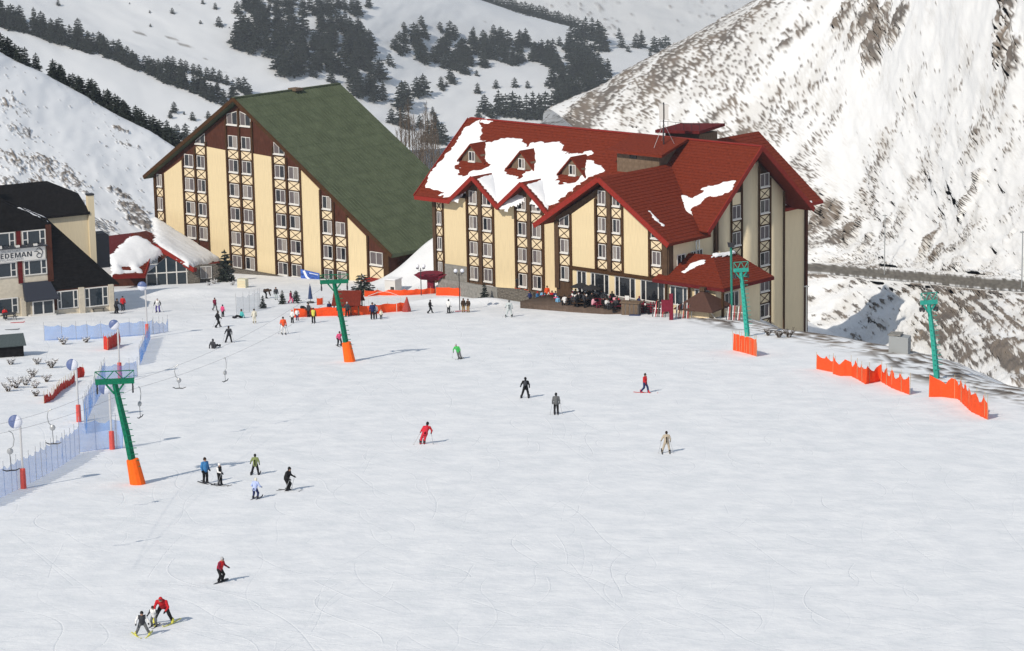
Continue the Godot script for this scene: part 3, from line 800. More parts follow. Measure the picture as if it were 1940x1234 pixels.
	quad(st, Vector3(-15.4, -1.55, 1.0), Vector3(-11.9, -1.7, 1.0), Vector3(-11.9, .1, 1.0), Vector3(-15.4, .25, 1.0))
	quad(st, Vector3(-15.4, .25, .97), Vector3(-11.9, .1, .97), Vector3(-11.9, -1.7, .97), Vector3(-15.4, -1.55, .97))
	var bt := thing("banner", "blue and white printed advertising banner hung on the stone plinth of the green roofed hotel", "banner", H1, -THETA)
	var bm := begin()
	hexa(bm, [Vector3(-15.4, -1.55, 1.06), Vector3(-11.9, -1.75, 1.06), Vector3(-11.9, -1.75, 1.0), Vector3(-15.4, -1.55, 1.0), Vector3(-15.4, .3, 1.06), Vector3(-11.9, .1, 1.06), Vector3(-11.9, .1, 1.0), Vector3(-15.4, .3, 1.0)])
	obj("cloth", done(bm), mottled(Color(.06, .13, .45), .7, Vector3(.35, .5, .35), .7, 0, 77), bt)
	bm = begin()
	prism(bm, [Vector2(-15.3, -1.2), Vector2(-13.6, -1.1), Vector2(-12.0, -1.6), Vector2(-12.6, -1.68), Vector2(-15.3, -1.5)], 1.061, 1.066)
	prism(bm, [Vector2(-15.0, .1), Vector2(-14.6, .2), Vector2(-14.1, -.6), Vector2(-13.0, -1.1), Vector2(-13.3, -1.2), Vector2(-14.5, -.7)], 1.061, 1.067)
	for k in 9: box(bm, Vector3(-13.75 + k * .19, -.12 - .009 * k, 1.061), Vector3(-13.62 + k * .19, .0 - .009 * k, 1.068))
	obj("print", done(bm), paint(Color(.75, .78, .85), .7), bt)

# ---------------------------------------------------------------- the red roofed hotel
func hotel_red() -> void:
	var t := thing("hotel", "long cream hotel with snow patched red roof, gabled wing and dormers", "hotel", H2, -THETA)
	var rw := 15.0          # ridge distance behind the wing's front
	var rh := 17.3
	var ew := 4.8
	var eh := 8.75
	# walls
	var st := begin()
	box(st, Vector3(-41.5, -4, -23.6), Vector3(-1.4, eh + .2, -6))
	obj("wall", done(st), M.timber_brown, t)
	st = begin()
	# main end block with gable to the right: profile in depth, pushed along u
	var prof := [Vector2(8.5, -9), Vector2(21.35, -9), Vector2(21.35, 11.3), Vector2(rw, 16.5), Vector2(8.5, 11.2)]
	end_prism(st, prof, -1.4, .62)
	obj("wall", done(st), M.timber_brown, t)
	st = begin()
	end_prism(st, [Vector2(6, 8), Vector2(23.5, 8), Vector2(rw, 16.4)], -41.5, -1.4)
	obj("wall", done(st), M.timber_brown, t)
	st = begin()
	prism(st, [Vector2(-16.3, -3), Vector2(.36, -3), Vector2(.36, 8.3), Vector2(-8.7, 13.9), Vector2(-16.3, 9.3)], -6.2, 0)
	obj("wall", done(st), M.timber_brown, t)
	# return of the wing, rendered, seen at the right
	obj("wall_panel", b1(Vector3(.36, -3, -6.4), Vector3(.44, 8.6, -.75)), M.khaki, t)
	obj("wall_panel", b1(Vector3(-1.4, -3, -8.42), Vector3(.38, 9.5, -6.4)), M.khaki, t)
	post(t, .0, .5, 3.7, 8.4, -.75, M.timber_brown, .82)
	# rear wing
	st = begin()
	prism(st, [Vector2(-22, -9), Vector2(-2.6, -9), Vector2(-2.6, 9.3), Vector2(-10.5, 15.6), Vector2(-22, 8)], -30.3, -21.3)
	obj("wall", done(st), M.khaki, t)
	obj("corner_post", b1(Vector3(-2.62, -9, -30.42), Vector3(-2.3, 9.0, -30.05)), M.timber, t)
	# front panels of the long part
	var z := -6.0
	var P := [[-39.75, -35.9], [-31.35, -27.95], [-23.3, -16.2]]
	for p in P: render_panel(t, [Vector2(p[0], -3), Vector2(p[1], -3), Vector2(p[1], 8.9), Vector2(p[0], 8.9)], z)
	obj("base_panel", b1(Vector3(-39.7, -3, z + .09), Vector3(-35.95, .45, z + .16)), M.concrete, t)
	for l in [[-41.6, -41.1, -3, 8.6, 1], [-39.95, -39.7, -3, 8.6, 0], [-35.95, -35.65, -3, 9.2, 0], [-33.95, -33.4, -3, 11.3, 1], [-31.6, -31.3, -3, 9.2, 0],
			[-28.0, -27.7, -3, 9.2, 0], [-25.95, -25.4, -3, 11.3, 1], [-23.6, -23.25, -3, 9.2, 0]]:
		post(t, l[0], l[1], l[2], l[3], z, M.timber_brown if l[4] else M.beam)
	var H := 1.55
	lane(t, -41.1, -39.95, z + .02, [5.3, 2.13, -1.0], H, -1.2, 8.3)
	for e in [[-35.65, -33.95], [-33.4, -31.6], [-27.7, -25.95], [-25.4, -23.6]]:
		lane(t, e[0], e[1], z + .02, [8.42, 5.3, 2.13, -1.0], H, -1.2)
	# front panels of the wing
	render_panel(t, [Vector2(-13.75, 3.85), Vector2(-10.3, 3.85), Vector2(-10.3, 12.1), Vector2(-13.75, 9.95)], 0)
	render_panel(t, [Vector2(-6.0, 3.85), Vector2(-2.4, 3.85), Vector2(-2.4, 9.3), Vector2(-6.0, 11.6)], 0)
	for l in [[-16.4, -15.75, 1.0, 8.9, 1], [-14.1, -13.75, 1.2, 9.8, 0], [-10.3, -10.0, 3.8, 12, 0], [-8.45, -7.85, 3.8, 13.6, 1], [-6.3, -6.0, 3.8, 11.6, 0],
			[-2.4, -2.1, 3.8, 9.2, 0], [-.42, .36, 3.8, 8.3, 1]]:
		post(t, l[0], l[1], l[2], l[3], .0, M.timber_brown if l[4] else M.beam)
	cut_window(t, -14.95, 8.42, .02, 1.5, .7, 1.45)
	cross_panel(t, -14.95, 6.92, 8.2, .02, 1.56)
	lane(t, -15.75, -14.1, .02, [5.3, 2.1], H, 1.9)
	lane(t, -10.0, -8.45, .02, [11.5, 8.4, 5.3], H, 3.9)
	lane(t, -7.85, -6.3, .02, [11.5, 8.4, 5.3], H, 3.9)
	window(t, -1.25, 8.35, .02, 1.55, .75, 0)
	cross_panel(t, -1.25, 6.92, 8.15, .02, 1.6)
	lane(t, -2.1, -.42, .02, [5.3], H, 3.9)
	# ground floor of the wing: beam, glazing, pillars
	obj("beam", b1(Vector3(-14.0, 3.45, .0), Vector3(.4, 3.82, .3)), M.beam, t)
	obj("wall_panel", b1(Vector3(-13.7, -3, .0), Vector3(.36, .95, .12)), M.concrete, t)
	for p in [[-13.7, -13.1], [-11.6, -11.0], [-8.2, -7.4], [-4.3, -3.6]]:
		obj("pillar", b1(Vector3(p[0], .95, .0), Vector3(p[1], 3.45, .14)), M.cream, t)
	for w in [[-13.1, -11.6], [-11.0, -8.2], [-7.4, -4.3], [-3.6, -.1]]:
		var ww: float = w[1] - w[0]
		var f := obj("shop_window", frame_mesh(ww, 2.45, [-.28, .24] if ww > 2.0 else [.0], .13), M.white_paint, t)
		f.position = Vector3((w[0] + w[1]) * .5, .98, .02)
		obj("pane", b1(Vector3(-ww * .5 + .1, .1, .02), Vector3(ww * .5 - .1, 2.35, .045)), M.glass, f)
	# windows of the rendered return wall and the sunlit recess
	var rt := Node3D.new()
	for e in [[2.2, 1.5, 4.9], [4.4, .9, 4.95], [5.55, 1.1, 5.0]]:
		var f := obj("window", frame_mesh(e[1], 1.5, [.0], .1), M.white_paint, t)
		f.rotation.y = PI / 2
		f.position = Vector3(.42, e[2], -e[0])
		obj("pane", b1(Vector3(-e[1] * .5 + .08, .08, .02), Vector3(e[1] * .5 - .08, 1.42, .045)), M.glass, f)
	rt.free()
	lane(t, -1.1, .32, -8.38, [8.6, 5.6], 1.5, 5.0)
	post(t, .32, .75, -9, 10.6, -8.55, M.timber_brown, .3)
	# end facade, in shade, looking right
	var ef := Node3D.new()
	ef.free()
	for p in [[8.85, 11.05, 11.2, 12.9], [13.3, 16.35, 14.6, 15.35], [18.8, 21.3, 13.2, 11.2]]:
		var s2 := begin()
		end_prism(s2, [Vector2(p[0], -9), Vector2(p[1], -9), Vector2(p[1], minf(p[3], 15.3)), Vector2(p[0], p[2])], .62, .72)
		obj("wall_panel", done(s2), M.khaki, t)
	for p in [[11.05, 11.3, 12.8], [13.05, 13.3, 14.3], [16.35, 16.62, 14.6], [18.55, 18.8, 13.1], [21.25, 21.5, 11.2]]:
		obj("timber_post", b1(Vector3(.62, -9, -p[1]), Vector3(.82, p[2], -p[0])), M.beam, t)
	for e in [[12.17, 1.7, [9.1, 6.0]], [17.6, 1.85, [12.2, 9.1, 6.0, 2.9, -.2, -3.3]]]:
		var k := 0
		for s in e[2]:
			var f := obj("window", frame_mesh(e[1] - .1, 1.55, [.0]), M.white_paint, t)
			f.rotation.y = PI / 2
			f.position = Vector3(.64, s, -e[0])
			obj("pane", b1(Vector3(-e[1] * .5 + .14, .1, .02), Vector3(-.05, 1.45, .045)), M.glass if k % 2 else M.curtain, f)
			obj("pane", b1(Vector3(.05, .1, .02), Vector3(e[1] * .5 - .14, 1.45, .045)), M.curtain, f)
			obj("sill", b1(Vector3(-e[1] * .5, -.15, -.02), Vector3(e[1] * .5, -.004, .18)), M.white_paint, f)
			var a := begin()
			box(a, Vector3(-e[1] * .5, -1.48, 0), Vector3(e[1] * .5, -.2, .06))
			var pn := obj("timber_panel", done(a), M.khaki, t)
			pn.rotation.y = PI / 2
			pn.position = Vector3(.64, s, -e[0])
			a = begin()
			box(a, Vector3(-e[1] * .5, -1.48, .06), Vector3(e[1] * .5, -1.38, .12)); box(a, Vector3(-e[1] * .5, -.31, .06), Vector3(e[1] * .5, -.2, .12))
			bar(a, Vector3(-e[1] * .5, -1.38, .09), Vector3(e[1] * .5, -.3, .09), .05, .1, Vector3.BACK)
			bar(a, Vector3(-e[1] * .5, -.3, .086), Vector3(e[1] * .5, -1.38, .086), .05, .1, Vector3.BACK)
			obj("cross_brace", done(a), M.beam, pn)
			k += 1
	var s3 := begin()
	box(s3, Vector3(.64, 10.75, -13.0), Vector3(.7, 12.1, -11.3))
	obj("timber_panel", done(s3), M.khaki, t)
	# main roof
	var ul := -43.6
	var ur := 2.3
	var slen := Vector2(rw - ew, rh - eh).length()
	var vv := func(h: float) -> float: return (h - eh) / (rh - eh) * slen
	var outline := [Vector2(ul, 0), Vector2(-37.73, 0), Vector2(-33.68, vv.call(11.9)), Vector2(-29.68, 0), Vector2(-25.68, vv.call(11.9)), Vector2(-21.63, 0), Vector2(-18.2, 0), Vector2(-8.7, vv.call(14.6)), Vector2(.9, .2), Vector2(1.0, 0), Vector2(ur, 0), Vector2(ur, slen), Vector2(ul, slen)]
	notched_roof(t, Vector3(0, eh, -ew), Vector3(1, 0, 0), Vector3(0, (rh - eh) / slen, -(rw - ew) / slen), outline, 30)
	rs_roof(t, Vector3(ur, eh, -2 * rw + ew), Vector3(ul, eh, -2 * rw + ew), Vector3(ul, rh, -rw), Vector3(ur, rh, -rw), 12)
	# wing roof: ridge runs back into the main slope
	var bk := 11.6
	rs_roof(t, Vector3(-18.5, 8.45, 1.3), Vector3(-18.5, 8.45, -6.5), Vector3(-8.7, 14.75, -bk), Vector3(-8.7, 14.75, 1.3), 24, true)
	rs_roof(t, Vector3(1.4, 8.15, -6.5), Vector3(1.4, 8.15, 1.3), Vector3(-8.7, 14.75, 1.3), Vector3(-8.7, 14.75, -bk), 24, true)
	# rear wing roof
	rs_roof(t, Vector3(-.9, 8.6, -31.4), Vector3(-.9, 8.6, -16), Vector3(-10.5, 16.3, -16), Vector3(-10.5, 16.3, -31.4), 24, true)
	rs_roof(t, Vector3(-21, 8.6, -16), Vector3(-21, 8.6, -31.4), Vector3(-10.5, 16.3, -31.4), Vector3(-10.5, 16.3, -16), 10)
	# barge boards and fascias
	for e in [[Vector3(ur + .03, eh - .15, -ew), Vector3(ur + .03, rh - .15, -rw)], [Vector3(ur + .03, eh - .15, -2 * rw + ew), Vector3(ur + .03, rh - .15, -rw)],
			[Vector3(ul - .03, eh - .15, -ew), Vector3(ul - .03, rh - .15, -rw)]]: board(t, e[0], e[1], .55, M.red_trim)
	board(t, Vector3(-18.55, 8.25, 1.34), Vector3(-8.7, 14.58, 1.34), .6, M.red_trim)
	board(t, Vector3(1.45, 7.95, 1.342), Vector3(-8.7, 14.58, 1.342), .6, M.red_trim)
	for e in [[ul, -37.7], [-29.95, -29.4], [-21.7, -18.0]]: board(t, Vector3(e[0], eh - .25, -ew + .03), Vector3(e[1], eh - .25, -ew + .03), .5, M.red_trim)
	board(t, Vector3(-.9 + .04, 8.45, -31.45), Vector3(-.9 + .04, 8.45, -23), .4, M.red_trim)
	st = begin()
	box(st, Vector3(ul + .3, rh - .02, -rw - .22), Vector3(ur, rh + .13, -rw + .22))
	obj("ridge_cap", done(st), M.red_trim, t)
	# two wall gables over the paired windows
	for c in [-33.68, -25.68]:
		st = begin()
		prism(st, [Vector2(c - 2.35, 8.3), Vector2(c + 2.35, 8.3), Vector2(c + 2.35, 9.75), Vector2(c, 11.6), Vector2(c - 2.35, 9.75)], -9, -6.02)
		obj("gable", done(st), M.timber_brown, t)
		rs_roof(t, Vector3(c - 4.05, 8.75, -4.6), Vector3(c - 4.05, 8.75, -5.2), Vector3(c, 12.0, -8.6), Vector3(c, 12.0, -4.6), 10, true)
		rs_roof(t, Vector3(c + 4.05, 8.75, -5.2), Vector3(c + 4.05, 8.75, -4.6), Vector3(c, 12.0, -4.6), Vector3(c, 12.0, -8.6), 10, true)
		var gl := Vector2(4.05, 3.25).length()
		var vy := 3.25 / gl
		var vx := 4.05 / gl
		snow_blanket("roof_snow", t, Vector3(c + 4.05, 8.78, 0), Vector3(0, 0, 1), Vector3(-vx, vy, 0), [Vector2(-5.05, .3), Vector2(-5.0, gl - .5), Vector2(-8.7, gl - .1), Vector2(-5.6, .5)], [], .2, .26, .2, c)
		snow_blanket("roof_snow", t, Vector3(c - 4.05, 8.78, 0), Vector3(0, 0, 1), Vector3(vx, vy, 0), [Vector2(-5.05, .3), Vector2(-5.0, gl - .2), Vector2(-8.7, gl - .1), Vector2(-5.6, .5)], [], .2, .26, .2, c + 1.0)
		board(t, Vector3(c - 4.05, 8.55, -4.56), Vector3(c, 11.85, -4.56), .5, M.red_trim)
		board(t, Vector3(c + 4.05, 8.55, -4.558), Vector3(c, 11.85, -4.558), .5, M.red_trim)
	# three roof dormers
	for c in [[-38.2, 9.6], [-29.8, 9.4], [-21.6, 9.3]]:
		var u: float = c[0]
		var w: float = c[1]
		var y := eh + (rh - eh) / (rw - ew) * (w - ew)
		st = begin()
		prism(st, [Vector2(u - 1.75, y - .2), Vector2(u + 1.75, y - .2), Vector2(u + 1.5, y + .9), Vector2(u, y + 2.0), Vector2(u - 1.5, y + .9)], -w - 3, -w)
		obj("dormer", done(st), M.old_wood, t)
		var dz := -w + .35
		for sgn in [-1.0, 1.0]:
			var rr := begin()
			var e0 := Vector3(u + sgn * 2.25, y + .1, dz)
			var e1 := Vector3(u + sgn * 2.25, y + .1, dz - .9)
			var k0 := Vector3(u, y + 2.35, dz)
			var k1 := Vector3(u, y + 2.35, -w - 2.9)
			if sgn < 0.0: slab(rr, e0, k0, k1, e1, .2)
			else: slab(rr, e1, k1, k0, e0, .2)
			obj("dormer_roof", done(rr), M.red_roof, t)
		window(t, u + .05, y + .15, -w + .02, 1.05, 1.2, 2)
	# wood clad plant house on the roof and flat deck behind the ridge
	st = begin()
	box(st, Vector3(-15.6, 13.0, -13.6), Vector3(-9.2, 16.2, -10.4))
	obj("plant_house", done(st), M.old_wood, t)
	st = begin()
	slab(st, Vector3(-16.6, 16.05, -9.6), Vector3(-8.2, 16.05, -9.6), Vector3(-8.2, 17.45, -14.6), Vector3(-16.6, 17.45, -14.6), .3)
	obj("plant_house_roof", done(st), M.red_roof, t)
	obj("vent_window", b1(Vector3(-13.6, 15.2, -10.4), Vector3(-12.6, 15.7, -10.3)), M.glass, t)
	st = begin()
	box(st, Vector3(-14.8, 14.0, -22), Vector3(-9.6, 17.4, -18.5))
	obj("plant_house", done(st), M.old_wood, t)
	st = begin()
	slab(st, Vector3(-15.6, 17.6, -17.6), Vector3(-8.9, 17.95, -17.6), Vector3(-8.9, 18.35, -22.6), Vector3(-15.6, 17.9, -22.6), .35)
	obj("plant_house_roof", done(st), M.dark_red, t)
	st = begin()
	for k in 6: rod(st, Vector3(-15.0 + k * 1.2, 17.8, -17.8), Vector3(-15.0 + k * 1.2, 18.7, -17.8), .03, 4)
	bar(st, Vector3(-15.0, 18.7, -17.8), Vector3(-9.0, 18.7, -17.8), .05, .05)
	obj("deck_rail", done(st), M.dark_metal, t)
	# snow on the roof, laid on the main slope: x along the eave, y up the slope
	var sl := Vector2(rw - ew, rh - eh).length()
	var eu := Vector3(1, 0, 0)
	var ev := Vector3(0, (rh - eh) / sl, -(rw - ew) / sl)
	var o := Vector3(0, eh, -ew)
	snow_blanket("roof_snow", t, o, eu, ev, [Vector2(-37.94, 0.20), Vector2(-42.82, 1.56), Vector2(-43.52, 4.08), Vector2(-43.19, 7.74), Vector2(-43.03, 11.41), Vector2(-42.05, 13.25), Vector2(-39.00, 13.37), Vector2(-40.27, 11.96), Vector2(-39.36, 10.24), Vector2(-37.12, 9.93), Vector2(-35.41, 10.65), Vector2(-33.37, 10.87), Vector2(-31.27, 9.66), Vector2(-30.80, 10.25), Vector2(-28.61, 10.84), Vector2(-26.52, 10.88), Vector2(-25.59, 9.84), Vector2(-23.78, 9.24), Vector2(-21.31, 9.95), Vector2(-21.00, 9.20), Vector2(-22.81, 8.65), Vector2(-21.93, 8.32), Vector2(-19.77, 8.82), Vector2(-17.37, 7.36), Vector2(-18.84, 6.07), Vector2(-19.89, 4.49), Vector2(-21.89, 0.56), Vector2(-24.34, 1.11), Vector2(-26.19, 2.00), Vector2(-28.10, -0.22), Vector2(-30.21, 0.38), Vector2(-33.85, 2.55), Vector2(-36.03, 3.17), Vector2(-36.85, 0.16)],
		[[Vector2(-40.10, 5.10), Vector2(-40.36, 6.51), Vector2(-39.79, 7.75), Vector2(-38.33, 8.99), Vector2(-36.69, 7.10), Vector2(-35.30, 5.83), Vector2(-36.75, 5.13), Vector2(-37.98, 4.10)], [Vector2(-32.13, 5.40), Vector2(-31.97, 6.83), Vector2(-29.72, 8.50), Vector2(-28.78, 7.19), Vector2(-28.47, 6.08), Vector2(-29.30, 4.76), Vector2(-31.08, 4.99)], [Vector2(-23.64, 4.91), Vector2(-23.89, 6.70), Vector2(-22.00, 8.31), Vector2(-20.79, 6.80), Vector2(-20.30, 5.65), Vector2(-20.88, 4.63), Vector2(-22.79, 4.75)], [Vector2(-40.87, 12.45), Vector2(-38.84, 12.47), Vector2(-36.09, 11.67), Vector2(-37.50, 11.16), Vector2(-39.81, 11.28)]], .25, .34, .55, 1.0)
	snow_blanket("roof_snow", t, o, eu, ev, [Vector2(-3.18, 0.80), Vector2(-2.74, 1.35), Vector2(-5.05, 4.94), Vector2(-4.02, 4.90), Vector2(-2.63, 4.24), Vector2(-1.41, 6.71), Vector2(1.56, 7.72), Vector2(1.99, 6.46), Vector2(0.70, 5.31), Vector2(-1.30, 4.57), Vector2(-1.84, 2.29), Vector2(-1.06, 0.35), Vector2(-2.04, 0.71)], [], .25, .35, .5, 4.0)
	# on the wing's slopes
	var wl := Vector3(9.8, 6.3, 0).normalized()
	snow_blanket("roof_snow", t, Vector3(-18.5, 8.45, 0), Vector3(0, 0, 1), wl, [Vector2(1.0, .8), Vector2(1.1, 11.0), Vector2(-6.0, 10.8), Vector2(-10.0, 8.0), Vector2(-6.0, 2.0)], [], .3, .3, .5, 8.0)
	var wr := Vector3(-10.1, 6.6, 0).normalized()
	snow_blanket("roof_snow", t, Vector3(1.4, 8.15, 0), Vector3(0, 0, 1), wr, [Vector2(-.6, 2.6), Vector2(-.2, 3.6), Vector2(-.5, 4.6), Vector2(-.9, 5.6), Vector2(-1.3, 5.2), Vector2(-1.0, 4.0), Vector2(-1.2, 2.8)], [], .18, .22, .25, 9.0)
	# snow in the valley at the far right eave
	snow_blanket("roof_snow", t, Vector3(-.9, 8.6, 0), Vector3(0, 0, -1), Vector3(-9.6, 7.7, 0).normalized(), [Vector2(23.4, .3), Vector2(29.5, .1), Vector2(27.0, 1.1), Vector2(24.4, 2.6)], [], .25, .3, .4, 10.0)
	# icicles hanging at the valley
	for k in 9:
		st = begin()
		var p := Vector3(.2 + rng.randf_range(-.5, .8), 8.4, -5.0 + rng.randf_range(-.5, .5))
		var ln := rng.randf_range(1.4, 3.6)
		tube(st, [p, p + Vector3(.03, -ln * .5, 0), p + Vector3(.02, -ln, .02)], [.13, .09, .01], 5)
		obj("icicle", done(st), M.ice, t)
	# entrance annex with a low hipped red roof
	obj("annex_wall", b1(Vector3(.5, -3, -8.0), Vector3(7.2, 3.6, .2)), M.khaki, t)
	obj("annex_wall", b1(Vector3(.44, .9, .2), Vector3(7.0, 3.5, .28)), M.cream, t)
	for w in [[.9, 3.4], [4.4, 6.4]]:
		var ww: float = w[1] - w[0]
		var f := obj("shop_window", frame_mesh(ww, 2.2, [-.2, .25], .12), M.white_paint, t)
		f.position = Vector3((w[0] + w[1]) * .5, 1.1, .29)
		obj("pane", b1(Vector3(-ww * .5 + .1, .1, .02), Vector3(ww * .5 - .1, 2.1, .045)), M.glass_blue, f)
	var f2 := obj("window", frame_mesh(2.6, 1.8, [-.2, .2], .1), M.white_paint, t)
	f2.rotation.y = PI / 2
	f2.position = Vector3(7.22, 1.0, -2.6)
	obj("pane", b1(Vector3(-1.2, .1, .02), Vector3(1.2, 1.7, .045)), M.glass_blue, f2)
	st = begin()
	var A := Vector3(-1.2, 3.85, .9); var B := Vector3(8.9, 3.85, .9); var C := Vector3(8.9, 3.85, -8.3)
	var R0 := Vector3(.3, 6.3, -3.6); var R1 := Vector3(3.4, 6.3, -4.2); var R2 := Vector3(3.2, 5.9, -8.6)
	rs_roof(t, A, B, R1, R0, 14, true)
	rs_roof(t, B, C, R2, R1, 14, true)
	st = begin()
	bar(st, A + Vector3(0, -.2, .02), B + Vector3(.04, -.2, .02), .1, .35); bar(st, B + Vector3(.03, -.2, 0), C + Vector3(.03, -.2, 0), .1, .34)
	obj("fascia", done(st), M.dark_red, t)
	var n1 := (B - A).normalized()
	snow_blanket("roof_snow", t, A, n1, (R0 - A).slide(n1).normalized(), [Vector2(2.6, 1.6), Vector2(3.4, 1.5), Vector2(4.6, 4.2), Vector2(4.2, 4.6), Vector2(3.2, 3.4)], [], .16, .2, .3, 14.0)
	snow_blanket("roof_snow", t, R1 + Vector3(0, .1, 0), Vector3(0, 0, -1), (R1 - B).normalized(), [Vector2(-.2, -.3), Vector2(3.5, -.9), Vector2(3.8, -.4), Vector2(.2, .1)], [], .16, .2, .3, 15.0)
	for u in [.6, 3.9, 8.6]: obj("porch_post", b1(Vector3(u - .12, -3, .6), Vector3(u + .12, 3.6, .84)), M.beam, t)

func board(t: Node3D, a: Vector3, b: Vector3, h: float, m: Material) -> void:
	var st := begin()
	bar(st, a, b, .12, h)
	obj("barge_board", done(st), m, t)

func end_prism(st: SurfaceTool, prof: Array, u0: float, u1: float) -> void:       # profile in (depth, height) pushed along u
	var tmp := begin()
	var q := []
	for p in prof: q.append(Vector2(p.x, p.y))
	prism(tmp, q, u0, u1)
	st.append_from(tmp.commit(), 0, Transform3D(Basis(Vector3(0, 0, -1), Vector3(0, 1, 0), Vector3(1, 0, 0)), Vector3.ZERO))

func notched_roof(t: Node3D, o: Vector3, eu: Vector3, ev: Vector3, outline: Array, n: int) -> void:
	var en := eu.cross(ev).normalized()
	if en.y < 0.0: en = -en
	var st := begin()
	var tmp := begin()
	prism(tmp, outline, -.3, 0.0)
	st.append_from(tmp.commit(), 0, Transform3D(Basis(eu, ev, en), o))
	var r := obj("roof", done(st), M.red_roof, t)
	st = begin()
	var top := 0.0
	for p in outline: top = maxf(top, p.y)
	for i in n:
		var v0 := top * i / n
		var v1 := top * (i + 1) / n
		var strip := PackedVector2Array([Vector2(-200, v0), Vector2(200, v0), Vector2(200, v1), Vector2(-200, v1)])
		for poly in Geometry2D.intersect_polygons(PackedVector2Array(outline), strip):
			var tr := Geometry2D.triangulate_polygon(poly)
			var at := func(q: Vector2) -> Vector3: return o + eu * q.x + ev * q.y + en * lerpf(.05, .012, (q.y - v0) / (v1 - v0))
			for k in range(0, tr.size(), 3): tri(st, at.call(poly[tr[k]]), at.call(poly[tr[k + 1]]), at.call(poly[tr[k + 2]]))
			for k in poly.size():
				var a := poly[k]
				var b := poly[(k + 1) % poly.size()]
				if absf(a.y - v0) < .001 and absf(b.y - v0) < .001:
					quad(st, o + eu * a.x + ev * v0 + en * .004, o + eu * b.x + ev * v0 + en * .004, at.call(b), at.call(a))
	obj("shingles", done(st), M.red_roof, r).set_meta("kind", "stuff")

func rs_roof(t: Node3D, a: Vector3, b: Vector3, c: Vector3, d: Vector3, n: int, dark := false) -> void:
	var st := begin()
	slab(st, a, b, c, d, .3)
	var r := obj("roof", done(st), M.red_roof, t)
	st = begin()
	courses(st, a, b, c, d, n, .04)
	var s := obj("shingles", done(st), M.red_roof, r)
	s.set_meta("kind", "stuff")

# ---------------------------------------------------------------- ski house at the left
func lettering(parent: Node3D, called: String, text: String, size: float, at: Vector3, m: Material, bold := false, wide := 1.0) -> void:
	var f := SystemFont.new()
	f.font_names = PackedStringArray(["Droid Sans"])
	f.font_weight = 700 if bold else 400
	var tm := TextMesh.new()
	tm.text = text
	tm.font = f
	tm.font_size = 32
	tm.pixel_size = size / 32.0
	tm.depth = .03
	tm.horizontal_alignment = HORIZONTAL_ALIGNMENT_LEFT
	var o := obj(called, tm, m, parent)
	o.position = at
	o.scale = Vector3(wide, 1, 1)

func strip_window(t: Node3D, x0: float, x1: float, y0: float, y1: float, z: float, bars: Array, halves: Array) -> void:
	var w := x1 - x0
	var f := obj("window", frame_mesh(w, y1 - y0, bars, .12, halves), M.white_paint, t)
	f.position = Vector3((x0 + x1) * .5, y0, z)
	obj("pane", b1(Vector3(-w * .5 + .1, .1, .02), Vector3(w * .5 - .1, y1 - y0 - .1, .05)), M.glass_blue, f)

